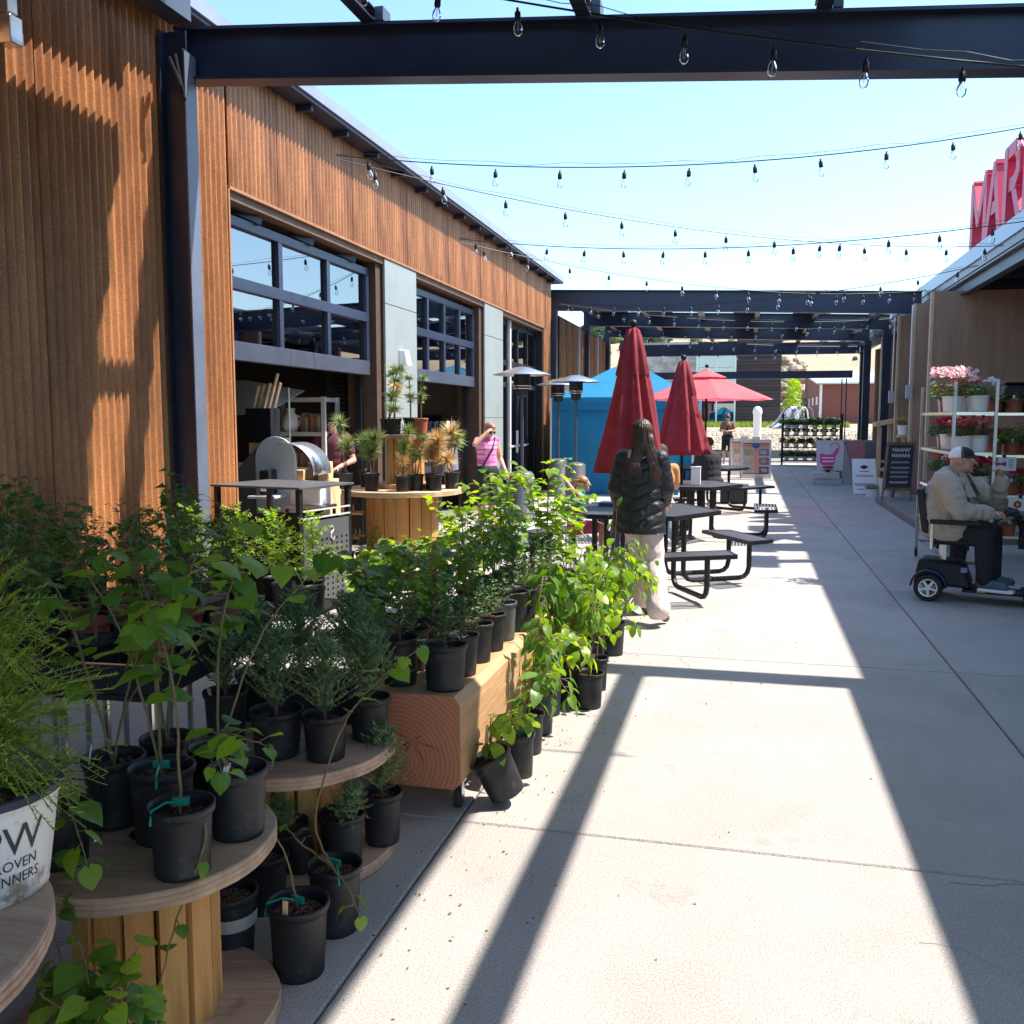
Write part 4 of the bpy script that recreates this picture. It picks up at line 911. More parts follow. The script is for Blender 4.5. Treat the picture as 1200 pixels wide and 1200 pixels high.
for z in (.10,):
    m = MB()
    for y in [.04 + .082 * i for i in range(11)]: m.tube([(-1.46, y, z), (-.04, y, z)], .003, 4)
    o_ = m.build('wire_shelf', CHROME, tb)
LEAF_G = mat('fresh green leaf', (.09, .20, .022), (.17, .31, .04), rough=.42, scale=18, isl=.35, trans=.42)
MAP = [gen_maple(.5, 66, s) for s in (1, 2, 3)]; random.seed(5)
n_ = 0; words = ['first', 'second', 'third', 'fourth', 'fifth', 'sixth', 'seventh', 'eighth', 'ninth', 'tenth', 'eleventh', 'twelfth', 'thirteenth', 'fourteenth', 'fifteenth', 'sixteenth', 'seventeenth', 'eighteenth']
for j, (yy, rown) in enumerate(((2.84, 'front'), (3.12, 'middle'), (3.38, 'back'))):
    for i in range(6):
        x = -2.02 - i * .235 + U(-.02, .02)
        t = potted('maple sapling, %s from the right in the %s row of the shaded table' % (words[i], rown), 'potted sapling', (x, yy, .702), .08, .11, MAP[(i + j) % 3], m=(CLAY if j == 2 or (i + j) % 3 == 0 else POT), s=U(.75, .95) * (1 + .10 * j), group='maple saplings on the shaded table')
# second table to the back left with low dark seedlings
tb2 = thing('plant_table', 'second black tray table against the rusty wall behind the saplings', 'table', (-3.45, 3.75, 0), 0)
MB().box(-.75, .9, 0, .5, .66, .69).build('table_top', STEELB, tb2); MB().box(-.75, .9, 0, .015, .69, .75).build('tray_side', STEELB, tb2)
for x in (-.7, .85):
    for y in (.04, .46): MB().tube([(x, y, 0), (x, y, .66)], .012, 8).build('leg', CHROME, tb2)
for i in range(7): potted('tall maple sapling, %s from the left on the tray table by the wall' % words[i], 'potted sapling', (-4.05 + i * .235, 3.98 + U(-.05, .05), .692), .075, .13, MAP[i % 3], s=U(.85, 1.15), group='saplings on the wall table')
# feathery plants catching the sun
FEA = [gen_feather(.5, s) for s in (1, 2, 3)]; random.seed(15)
tb3 = thing('plant_bench', 'low black steel bench under the bright feathery conifers', 'bench', (-3.62, 6.22, 0), 0)
MB().box(-.6, .75, -.30, .22, .22, .25).build('bench_top', STEELB, tb3, bevel=.004)
for x in (-.55, .7):
    for y in (-.26, .18): MB().tube([(x, y, 0), (x, y, .22)], .015, 8).build('leg', CHROME, tb3)
for i, (x, y) in enumerate([(-4.1, 6.32), (-3.86, 6.08), (-3.72, 6.30), (-3.5, 6.04), (-3.4, 6.30), (-3.2, 6.06), (-3.08, 6.30), (-2.95, 6.04)]):
    potted('bright feathery conifer, %s from the left on the low bench before the steel cabinet' % words[i], 'potted conifer', (x, y, .252), .085, .17, FEA[i % 3], s=U(.85, 1.1), group='feathery conifers on the low bench')
# ---- timber bench on casters
tm = thing('timber_bench', 'huge sawn timber on casters used as a plant bench, orange end grain facing the camera', 'bench', (-1.07, 3.46, .12), R(-1.0))
LT = 2.35; wT = .42; hT = .38; c = .03; prof = [(0, c), (0, hT - c), (-c, hT), (-wT + c, hT), (-wT, hT - c), (-wT, c), (-wT + c, 0), (-c, 0)]
random.seed(2); b = MB(); n = 30; vs = []
for i in range(n + 1):
    y = LT * i / n
    for k, (x, z) in enumerate(prof):
        wv = .008 * noise.noise(Vector((y * 3, k * 1.7, 0))) + (.014 * max(0, noise.noise(Vector((y * 2.2, 9, 0)))) if k in (1, 2) else 0)
        vs.append((x - wv, y, z - wv * .6))
b.add(vs, [(i * 8 + k, i * 8 + (k + 1) % 8, (i + 1) * 8 + (k + 1) % 8, (i + 1) * 8 + k) for i in range(n) for k in range(8)][::1]); b.m = 1; b.f.append(tuple(range(8))[::-1]); b.mi.append(1); b.f.append(tuple(n * 8 + k for k in range(8))); b.mi.append(1)
b.build('timber', [TIMB, ENDG], tm)
cr_ = MB()
for a in range(7):
    t0 = U(0, 6.28); L1 = U(.05, .16); p = Vector((-wT / 2 + .0, 0, hT / 2)); q = p + Vector((math.cos(t0) * L1, 0, math.sin(t0) * L1)); e = Vector((-math.sin(t0), 0, math.cos(t0))) * .0016
    mid = (p + q) / 2 + e * 3; cr_.add([p + Vector((0, -.0016, 0)), mid + e + Vector((0, -.0016, 0)), q + Vector((0, -.0016, 0)), mid - e + Vector((0, -.0016, 0))], [(0, 1, 2, 3)])
cr_.build('end_crack', STEELB, tm)
for x in (-.05, -.37):
    for y in (.12, LT - .15):
        w = bpy.data.objects.new('caster', MB().box(x - .025, x + .025, y - .03, y + .03, -.012, -.001).add([], []).mesh('caster', CHROME)); col.objects.link(w); w.parent = tm
        f_ = MB(); f_.box(x - .019, x - .015, y - .015, y + .015, -.10, -.012); f_.box(x + .015, x + .019, y - .015, y + .015, -.10, -.012); f_.build('fork', CHROME, w)
        wh = MB(); wh.tube([(x - .012, y, -.078), (x + .012, y, -.078)], .042, 18); wh.build('wheel', RUB, w)
# pots on the timber
GRN = [gen_maple(.42, 80, s, LEAF_G) for s in (11, 12, 13)]
YEW = [gen_yew(.26, s) for s in (1, 2, 3, 4)]; random.seed(44)
for i in range(10):
    y = 3.58 + i * .222; top = .501
    potted('dark needled seedling pot, %s from the front, right row on the timber' % words[i], 'potted plant', (-1.185 + y * .012 - .03, y, top), .078 if i else .09, .19 if i != 4 else .2, YEW[i % 4], m=(POTG if i in (4, 7) else POT), s=U(.75, 1.0), group='seedling pots, right row on the timber')
    potted('leafy seedling pot, %s from the front, left row on the timber' % words[i], 'potted plant', (-1.385 + U(-.02, .01), y + .03, top), .08, .19, (YEW[(i + 2) % 4] if i in (0, 3) else GRN[i % 3]), s=U(.8, 1.1), group='seedling pots, left row on the timber')
# redbuds behind the timber, lime in the sun
RB = []
random.seed(12)
def redbud_tree(label, loc, h, r=.09, ph=.22, n=4, size=.06, m=LEAF_H, key='H', spread=.22, single=True, grp=None, base=0):
    t = potted(label, 'potted tree', loc, r, ph, group=grp); sb = MB(); lb = MB()
    for k in range(n):
        a = U(0, 6.28); rr = spread * U(.4, 1); pts = [(0, 0, ph - .03), (rr * .2 * math.cos(a), rr * .2 * math.sin(a), h * .45), (rr * .7 * math.cos(a), rr * .7 * math.sin(a), h * U(.75, .9)), (rr * 1.3 * math.cos(a), rr * 1.3 * math.sin(a), h * U(.8, 1.0))]
        leafy_branch(t, pts, size, spacing=.045, start=.35, m=m, key=key, sb=sb, lb=lb, single=single)
    sb.build('stem', STEM, t)
    if lb.v: kind(lb.build('foliage', m, t), 'stuff')
    return t
spots = [(-1.72, 4.3, .85, 0), (-1.95, 4.75, .9, 0), (-1.72, 5.0, .95, 0), (-2.25, 5.3, .75, 0), (-1.95, 5.5, 1.0, 0), (-1.75, 5.8, 1.1, 1), (-1.42, 6.75, 1.38, 1), (-2.1, 6.25, .9, 1), (-1.75, 6.55, 1.3, 1), (-1.3, 7.0, 1.2, 1), (-2.45, 6.1, .75, 1),
 (-2.75, 6.4, .6, 1), (-2.45, 6.7, .75, 0), (-2.1, 6.9, 1.0, 1), (-1.75, 7.1, 1.3, 0), (-2.9, 6.95, .5, 1), (-2.5, 7.3, .6, 1)]
places = ['behind the front end of the timber', 'left behind the front half of the timber', 'behind the middle of the timber', 'farthest left behind the timber', 'in the thick of the group behind the timber', 'leaning over the middle pots of the timber', 'the tallest, at the far end of the timber', 'left of the tallest redbud', 'behind the tallest redbud', 'right of the tallest redbud, past the timber end', 'left front of the lime cluster, before the display spool', 'leftmost of the lime cluster', 'between the leftmost and the tallest of the cluster', 'in the centre of the lime cluster', 'dark among the tallest lime ones', 'low in front of the display spool', 'right below the display spool rim']
for (x, y, h, l), pl in zip(spots, places):
    redbud_tree('%s redbud %s' % (('lime leaved' if l else 'green leaved'), pl), (x, y, 0), h, m=LEAF_L if l else LEAF_H, key='L' if l else 'H', n=7, size=.08, grp='redbuds behind the timber')
# row on the concrete along the right side of the timber
row = [(-.93, 3.66, .085, .19, 'tilted'), (-.955, 3.98, .075, .19, ''), (-.96, 4.28, .08, .2, ''), (-.97, 4.55, .08, .2, ''), (-.975, 4.82, .08, .2, ''), (-.97, 5.1, .08, .2, ''), (-.96, 5.38, .08, .2, ''), (-.95, 5.66, .08, .2, ''), (-.93, 5.95, .08, .2, ''), (-.90, 6.22, .08, .2, ''), (-.86, 6.5, .08, .2, '')]
random.seed(77)
row = [(x + (U(-.035, .05) if i > 1 else 0), y + (U(-.06, .06) if i > 1 else 0), r * U(.9, 1.12), h * U(.88, 1.15), tl) for i, (x, y, r, h, tl) in enumerate(row)]
for i, (x, y, r, h, tl) in enumerate(row):
    lab = 'tilted black pot with oval leaved dogwood at the front corner of the timber' if tl else 'oval leaved dogwood pot, %s of the row on the concrete beside the timber' % words[i]
    t = potted(lab, 'potted plant', (x, y, .0 if not tl else .045), r, h, tilt=(.12, -.42) if tl else None, group='dogwood pots beside the timber', ribbon=i in (1,))
    for k in range(3 if i < 3 else 6):
        a = U(-1.2, .9); hh = (.16, .36, .5, .36, .62, .5, .66, .52, .6, .5, .5)[i] * U(.7, 1.15); sp_ = U(.6, 1.5)
        leafy_branch(t, [(0, 0, h - .03), (.04 * math.cos(a), .04 * math.sin(a), h + hh * .5), (.12 * sp_ * math.cos(a), .12 * sp_ * math.sin(a), h + hh * .9), (.22 * sp_ * math.cos(a), .22 * sp_ * math.sin(a), h + hh * U(.45, .95))], U(.07, .10) * (1 if i < 7 else .85), 'oval', LEAF_D if i % 3 else LEAF_L, 'D' if i % 3 else 'DL', spacing=.034, start=.15, droop=.8)
    if i == 5: leafy_branch(t, [(0, 0, .17), (.08, -.05, .25), (.25, -.1, .42), (.42, -.12, .52)], .085, 'oval', LEAF_L, 'DL', spacing=.06, start=.7, droop=.8)
    if i == 9: leafy_branch(t, [(0, 0, .17), (0, 0, .6), (.02, 0, 1.0)], .09, 'oval', LEAF_D, 'D', spacing=.09, start=.4, droop=.9)
for i, (x, y) in enumerate([(-.82, 5.05), (-.83, 5.40), (-1.12, 6.20), (-1.14, 6.55)]):
    t = potted('%s dogwood pot of the outer line toward the walkway by the timber end' % words[i], 'potted plant', (x, y, 0), .08 * U(.9, 1.1), .2, group='outer dogwood pots')
    for k in range(3):
        a = U(-1.5, 1.2); hh = U(.3, .6); leafy_branch(t, [(0, 0, .17), (.03, .0, .2 + hh * .5), (.12 * math.cos(a), .12 * math.sin(a), .2 + hh), (.26 * math.cos(a), .26 * math.sin(a), .2 + hh * .8)], U(.07, .095), 'oval', LEAF_L if k else LEAF_D, 'DL' if k else 'D', spacing=.045, start=.3, droop=.8)
for i, (x, y) in enumerate([(-1.0, 6.85), (-1.2, 6.95), (-.98, 7.1), (-1.22, 7.2), (-1.4, 7.05)]):
    t = potted('small black twiggy pot, %s in the cluster past the end of the timber' % words[i], 'potted plant', (x, y, 0), .085, .2, MAP[i % 3], s=.8, group='twiggy pots past the timber')
t = redbud_tree('tall thin redbud with few leaves standing in front of the picnic table bench', (-1.28, 6.75, 0), 1.25, n=1, size=.1, spread=.05, m=LEAF_L, key='L')
# ---- display spools with pines, by the garage door
ds = spool('big cable spool display stand on casters with pine seedlings by the garage door', (-3.3, 8.75, .12), .6, .79, .34, rz=.2, nst=18, discm=wood_mat('pale spool disc', (.42, .27, .15), (.66, .48, .30), 'x', 4), bolts=False, top=.05)
for x0, z0 in ((-.56, .05), ):
    m = MB(); m.box(-.57, -.54, -.22, .02, .05, .74); m.build('shelf_side', PINE, ds); m = MB(); m.box(-.54, -.36, -.2, .02, .30, .32); m.box(-.54, -.36, -.2, .02, .54, .56); m.build('shelf_board', PINE, ds)
for a in (.7, 2.3, 3.9, 5.5):
    m = MB(); m.tube([(.45 * math.cos(a) - .012, .45 * math.sin(a), -.07), (.45 * math.cos(a) + .012, .45 * math.sin(a), -.07)], .05, 12); m.build('wheel', RUB, ds)
for i, (x, z) in enumerate(((-.45, .325), (-.41, .325), (-.47, .565))):
    b_ = MB(); b_.lathe([(0, 0), (.012, 0), (.012, .04), (.005, .055), (.005, .07), (0, .07)], 8, (x, -.1, z)); b_.build('small_bottle', PINE, ds)
spool('small cable spool standing on top of the big display spool', (-3.3, 8.85, .912), .30, .53, .17, rz=.5, nst=12, stav=STAVE, bolts=False)
PT = [gen_pine([(-.06, .0, .20, 0), (.05, .02, .22, 0), (0, -.03, .34, 0)], 1), gen_pine([(0, 0, .14, 0), (.04, 0, .2, 0), (-.04, .02, .22, 0)], 2, .075, 100),
      gen_pine([(.0, 0, .12, 1), (.03, 0, .2, 0), (.05, -.02, .30, 0)], 3), gen_pine([(0, 0, .18, 1), (-.04, .02, .22, 1), (.02, 0, .14, 1)], 4, .085, 120),
      gen_pine([(.0, 0, .26, 1), (.1, 0, .1, 1), (-.03, .02, .22, 0)], 5, .08, 110), gen_pine([(-.22, 0, .30, 0), (-.12, .0, .16, 0), (-.2, .02, .08, 0)], 6, .07, 90), gen_pine([(-.1, 0, .28, 0), (-.05, .02, .2, 1)], 7, .075), gen_pine([(0, 0, .14, 0), (.05, 0, .24, 0)], 8, .05, 50)]
random.seed(6)
for i, (x, y, k, lb_) in enumerate([(-3.80, 8.52, 0, 'three stemmed pine seedling in a scuffed pot, left rim of the display spool'), (-3.72, 8.86, 1, 'pine seedling behind the three stemmed one on the display spool'), (-3.46, 8.36, 1, 'bushy green pine seedling, second from the left at the display spool front'),
        (-3.14, 8.34, 2, 'pine seedling with a low yellow tuft in front of the small spool core'), (-3.06, 8.50, 7, 'tall thin pine seedling right of the yellow tufted one'), (-2.96, 8.68, 3, 'half hidden pine seedling left of the straw coloured one'), (-2.88, 8.52, 3, 'straw coloured dying pine seedling, bushy and brown'), (-2.80, 8.80, 4, 'brown drooping pine seedling at the right rim of the display spool')]):
    potted(lb_, 'potted pine', (x, y, .912), .074, .155, PT[k], s=1.55, group='pine seedlings on the display spool', m=POTG if i == 0 else POT)
for i, (x, y, k, lb_) in enumerate([(-3.46, 8.78, 5, 'pine seedling leaning far left on the small upper spool'), (-3.34, 8.66, 6, 'pine seedling with orange needles, second on the small upper spool'), (-3.20, 8.75, 7, 'sparse pine seedling, third on the small upper spool'), (-3.08, 8.70, 7, 'thin pine seedling in a brownish pot at the right of the small upper spool')]):
    potted(lb_, 'potted pine', (x, y, 1.442), .074, .155, PT[k], s=1.7, group='pine seedlings on the small upper spool', m=CLAY if i == 3 else POT)
for i, (x, y) in enumerate([(-3.72, 8.38), (-3.55, 8.3), (-3.38, 8.24)]):
    potted('small seedling pot, %s from the left on the bottom disc of the display spool' % words[i], 'potted plant', (x, y, .172), .06, .15, (MAP[0], YEW[1], MAP[2])[i], s=.7, group='pots on the bottom disc of the display spool')
# ================================================================= STEEL CABINET CART
cc = thing('steel_cabinet', 'black steel cart with perforated grey side panel before the open garage door', 'cart', (-3.38, 6.70, .06), R(-12))
PERF = GREYP
for x in (-.86, -.02):
    for y in (.02, .66): MB().box(x - .02, x + .02, y - .02, y + .02, -.02, .98).build('corner_post', STEELB, cc)
MB().box(-.90, .02, -.02, .70, .982, 1.0).build('top_plate', GREYP, cc, bevel=.003)
MB().box(-.838, -.042, -.001, .012, 0, .70).build('front_panel', STEELB, cc)
MB().box(-.86, .0, -.012, -.003, .70, .78).build('front_rail', STEELB, cc)
# perforated side: real holes
m = MB(); ny, nz = 9, 15; y0, y1, z0, z1 = .04, .64, .02, .72; dy = (y1 - y0) / ny; dz = (z1 - z0) / nz
for i in range(ny):
    for j in range(nz):
        cy = y0 + (i + .5) * dy; cz = z0 + (j + .5) * dz; hr = .011 if j < nz - 3 and i > 0 else 0
        c4 = [(0, cy - dy / 2, cz - dz / 2), (0, cy + dy / 2, cz - dz / 2), (0, cy + dy / 2, cz + dz / 2), (0, cy - dy / 2, cz + dz / 2)]
        if not hr: m.add(c4, [(0, 1, 2, 3)]); continue
        h4 = [(0, cy + hr * a, cz + hr * b_) for a, b_ in ((-1, -.4), (-.4, -1), (.4, -1), (1, -.4), (1, .4), (.4, 1), (-.4, 1), (-1, .4))]
        m.add(c4 + h4, [(0, 1, 6, 5), (1, 7, 6), (1, 2, 8, 7), (2, 9, 8), (2, 3, 10, 9), (3, 11, 10), (3, 0, 4, 11), (0, 5, 4)])
o = m.build('perforated_panel', PERF, cc); o.location.x = .001
for z in (.74, .80): MB().box(-.003, .012, .03, .65, z, z + .012).build('side_bead', ALU, cc)
MB().box(-.84, -.04, .62, .64, 0, .72).build('back_panel', STEELB, cc); MB().box(-.84, -.04, .04, .62, .60, .615).build('inner_shelf', STEELB, cc)
lg = MB(); lg.tube([(0, 0, .06), (.02, 0, .03), (-.01, 0, 0), (-.02, 0, -.03), (.02, 0, -.06), (.03, 0, -.03)], .008, 6); lo = lg.build('logo', ALU, cc); lo.location = (-.42, -.006, .60); lo2 = obj('logo', lo.data, cc, Matrix.Translation((.006, .40, .60)) @ Matrix.Rotation(R(90), 4, 'Z'))
for x in (-.84, -.04):
    for y in (.04, .64): MB().tube([(x - .01, y, -.03), (x + .01, y, -.03)], .028, 12).build('wheel', WHITE, cc)
# stainless arched oven on a stand just inside the door
ov = thing('pizza_oven', 'stainless steel arched oven with curved hood standing behind the black cabinet', 'oven', (-4.50, 8.42, 0), R(4))
def arch(r, zc, n=14): return [(r * math.cos(math.pi * k / n), zc + r * 1.05 * math.sin(math.pi * k / n)) for k in range(n + 1)]
pts = [(.21, .55)] + arch(.21, 1.20) + [(-.21, .55)]
Mx = Matrix.Rotation(R(90), 4, 'X')
m = MB(); m.prism(pts, -.03, 0, Mx); m.build('face_plate', mat('sunlit plate steel', (.55, .6, .66), (.62, .67, .72), rough=.3, metal=.3), ov, bevel=.004)  # sunlight on the plate put into its pale colour
pts2 = [(-.05, .55), (-.05, 1.40), (-.14, 1.38), (-.30, 1.22), (-.50, 1.0), (-.58, .55)]
m = MB(); m.prism(pts2, -.5, -.032, Mx); m.build('body', GREYP, ov)
m = MB(); vs = []
for k in range(13):
    a = R(105) - R(108) * k / 12; x = .14 + .30 * math.cos(a); z = 1.06 + .30 * math.sin(a)
    for y in (-.10, .36): vs.append((x, y, z))
m.add(vs, [(2 * k, 2 * k + 2, 2 * k + 3, 2 * k + 1) for k in range(12)]); ho = m.build('hood', STAIN, ov, smooth=True); sd = ho.modifiers.new('s', 'SOLIDIFY'); sd.thickness = .006
MB().box(-.10, .10, .001, .004, 1.33, 1.37).build('slot', STEELB, ov); MB().box(-.08, .02, -.20, -.01, .86, 1.10).build('chamber', STEELB, ov, bevel=.01)
MB().box(-.16, .12, -.3, .0, .83, .855).build('tray', ALU, ov, bevel=.004); MB().box(-.05, .05, -.26, -.22, .90, .96).build('control_knob', WHITE, ov, bevel=.01); MB().box(-.3, .3, -.35, -.03, .52, .55).build('base_shelf', ALU, ov)
MB().box(-.28, .28, -.3, .4, .0, .5).build('base', STEELB, ov)
wb = thing('white_box', 'white plastic box on the stainless shelf beside the arched oven', 'box', (-4.02, 8.2, .78)); MB().box(-.16, .16, -.12, .12, 0, .17).build('box', WHITE, wb, bevel=.02); MB().box(-.17, .17, -.13, .13, .17, .19).build('lid', WHITE, wb, bevel=.008)
wbs = thing('side_stand', 'low metal stand under the white box by the oven', 'stand', (-4.02, 8.2, 0)); MB().box(-.2, .2, -.15, .15, .75, .779).build('top', STAIN, wbs)
for x in (-.18, .18):
    for y in (-.13, .13): MB().box(x - .012, x + .012, y - .012, y + .012, 0, .75).build('leg', STEELB, wbs)
# interior of the first bay
sh = thing('shelving_unit', 'white metal shelving unit with jugs and books inside the first bay', 'shelf', (-5.75, 10.6, 0))
for x in (0, .75):
    for y in (0, .4): MB().box(x - .025, x + .025, y - .02, y + .02, 0, 1.86).build('upright', ALU, sh)
for z in (.5, .95, 1.38, 1.80): MB().box(0, .75, 0, .4, z, z + .05).build('shelf_board', ALU, sh)
random.seed(14)
jg = thing('jug', 'pale ceramic jug on the white shelf inside the first bay', 'jug', (-5.5, 10.72, 1.432)); b = MB(); b.lathe([(0, 0), (.08, 0), (.11, .08), (.09, .18), (.05, .24), (.06, .29), (.05, .29)], 16); b.build('body', WHITE, jg, smooth=True); MB().tube([(.08, 0, .2), (.14, 0, .17), (.1, 0, .07)], .012, 6).build('handle', WHITE, jg)
BOOKS = [mat('book %d' % i, c, rough=.7) for i, c in enumerate([(.3, .12, .07), (.22, .16, .1), (.45, .38, .28), (.12, .08, .07), (.35, .2, .1)])]
k = 0
BW = {1.432: 'top', 1.002: 'middle', .552: 'bottom'}
for z in (1.432, 1.002, .552):
    bi = 0
    x = -5.35 if z > 1.4 else -5.72
    while x < -5.08:
        w = U(.025, .045); o = MB().box(0, w - .003, 0, .18, 0, U(.16, .24)).build('book', BOOKS[k % 5], None, loc=(x, 10.68, z)); tag(o, 'upright book, %s from the left on the %s board of the white shelving' % (words[bi] if bi < 18 else 'last', BW[z]), 'book', 'books on the white shelves'); x += w; k += 1; bi += 1
CANV = mat('grey canvas', (.30, .31, .32), (.42, .43, .43), rough=.9, scale=5)
aw = thing('fabric_canopy', 'pale grey fabric canopy over the goods inside the first bay', 'canopy', (-5.95, 9.6, 0))
m = MB(); m.add([(-.75, 0, 2.02), (.45, .1, 2.02), (.85, .7, 1.92), (-.4, .75, 1.95), (-.15, -.05, 1.60), (.75, 0, 1.66)], [(0, 1, 4), (1, 5, 4), (1, 2, 5), (0, 3, 2, 1)]); ao = m.build('cloth', CANV, aw); sd = ao.modifiers.new('s', 'SOLIDIFY'); sd.thickness = .006
for x in (-.72, .8): MB().tube([(x, .4, 0), (x, .4, 1.95)], .012, 6).build('pole', ALU, aw)
for i in range(6):
    b = MB(); L_ = U(.3, .45); b.tube([(0, 0, 0), (L_ * .3, 0, L_)], .016, 7)
    o = b.build('rolled_paper', PINE, None, loc=(-4.93 + .04 * i, 8.75 + .03 * (i % 3), 1.62)); tag(o, 'pale wooden roll, %s from the left in the bin behind the rusty wall corner' % words[i], 'roll', 'rolls behind the wall corner')
bn = thing('bin', 'dark bin holding wooden rolls behind the corner of the rusty wall', 'bin', (-4.83, 8.8, 0)); MB().box(-.14, .14, -.1, .1, 1.35, 1.7).build('bin_box', STEELB, bn); MB().box(-.12, .12, -.08, .08, 0, 1.349).build('bin_stand', PINE, bn)
ps = thing('wall_poster', 'tall tan poster with lines of writing on the dark wall of the first bay', 'poster', (-5.45, 12.33, 1.55)); MB().box(-.32, .32, -.012, 0, 0, 1.15).build('board', mat('tan board', (.2, .16, .12), (.24, .19, .15)), ps)
for i in range(17): 
    w = U(.14, .26); MB().box(-w, w, -.016, -.0125, .1 + i * .06, .118 + i * .06).build('text_line', INK, ps)
cur = thing('dark_curtain', 'dark curtain hanging at the right of the first bay', 'curtain', (-4.95, 12.2, 0)); m = MB(); vs = []
for i in range(41): vs += [(i * .02 - .35, .02 * math.sin(i * 1.3), 0.1), (i * .02 - .55 + .003 * i, .02 * math.sin(i * 1.3), 3.3)]
m.add(vs, [(2 * i, 2 * i + 2, 2 * i + 3, 2 * i + 1) for i in range(40)]); m.build('cloth', BLACKC, cur, smooth=True)
ct = thing('work_counter', 'wooden counter crowded with small crates inside the first bay', 'counter', (-5.4, 9.9, 0)); MB().box(-.5, .9, -.25, .25, .86, .9).build('counter_top', PINE, ct)
for x in (-.45, .85): MB().box(x - .03, x + .03, -.2, .2, 0, .86).build('leg', PINE, ct)
for i in range(9):
    x = -5.8 + i * .15; hh = U(.1, .35); t = thing('crate', 'small wooden crate, %s from the left on the counter in the first bay' % words[i], 'crate', (x, 9.85 + U(-.1, .1), .902), 0, 'small crates on the counter')
    MB().box(-.06, .06, -.07, .07, 0, hh).build('box', random.choice(BOOKS + [PINE]), t, bevel=.004)
# clothes rail in the second bay
cr = thing('clothes_rail', 'black clothes rail with hanging garments in the second bay', 'clothes rack', (-5.35, 15.2, 0))
MB().tube([(-.65, 0, 0), (-.65, 0, 1.62), (.65, 0, 1.62), (.65, 0, 0)], .014, 8).build('rail_frame', STEELB, cr)
gc = [(.16, .17, .24), (.42, .30, .10), (.5, .48, .46), (.14, .15, .22), (.12, .05, .05), (.2, .2, .22), (.48, .36, .12), (.1, .1, .14)]
for i in range(12):
    x = -.55 + i * .1; t = thing('garment', '%s garment, %s from the left on the clothes rail' % (('dark blue', 'mustard', 'pale grey', 'navy', 'dark red', 'charcoal', 'ochre', 'black')[i % 8], words[i]), 'garment', (-5.35 + x, 15.2, 0), 0, 'garments on the clothes rail')
    w = .2; L_ = U(.7, 1.05); m = MB(); m.hexa([(-.03, -w, 1.58 - L_), (.03, -w, 1.58 - L_), (.03, w, 1.58 - L_), (-.03, w, 1.58 - L_), (-.015, -.08, 1.55), (.015, -.08, 1.55), (.015, .08, 1.55), (-.015, .08, 1.55)]); c_ = gc[i % 8]
    m.build('cloth', mat('garment %d' % (i % 8), c_, tuple(v * 1.3 for v in c_), rough=.9, scale=25), t, bevel=.01)
pbd = thing('picture_board', 'black pinboard with small cards on the wall of the second bay', 'board', (-5.9, 16.7, 1.15)); MB().box(-.4, .4, -.03, 0, 0, .5).build('board', STEELB, pbd)
for i in range(10): x = -.33 + (i % 5) * .15; z = .08 + (i // 5) * .2; MB().box(x, x + .09, -.035, -.031, z, z + .12).build('card', ALU, pbd)
bnc = thing('display_counter', 'pale display counter in the second bay doorway', 'counter', (-4.75, 13.4, 0)); MB().box(-.4, .1, -.9, .9, .95, .99).build('counter_top', ALU, bnc); MB().box(-.38, .05, -.85, .85, 0, .949).build('counter_base', NAVY, bnc)
# ================================================================= PICNIC TABLES
TS_ = MB(); rt_ = .76
def hexpts(r, a0=0): return [(r * math.cos(R(60 * k + a0)), r * math.sin(R(60 * k + a0))) for k in range(6)]
def slats(pts, z, m, sp=.030, w=.014, ang=0):
    # strips clipped to a convex outline
    ca, sa = math.cos(ang), math.sin(ang); P = [(x * ca + y * sa, -x * sa + y * ca) for x, y in pts]; ys = [p[1] for p in P]; y = min(ys) + sp / 2
    while y < max(ys):
        xs = []
        for i in range(len(P)):
            a, b_ = P[i], P[(i + 1) % len(P)]
            if (a[1] - y) * (b_[1] - y) < 0: t = (y - a[1]) / (b_[1] - a[1]); xs.append(a[0] + t * (b_[0] - a[0]))
        if len(xs) == 2:
            x0, x1 = sorted(xs); c4 = [(x0, y - w / 2), (x1, y - w / 2), (x1, y + w / 2), (x0, y + w / 2)]; c4 = [(u * ca - v * sa, u * sa + v * ca) for u, v in c4]; m.prism(c4, z - .006, z)
        y += sp
TBL = mat('sun sheen black steel', (.075, .078, .085), (.12, .124, .13), rough=.35, scale=5)  # sun sheen on the black tops put into a lighter colour
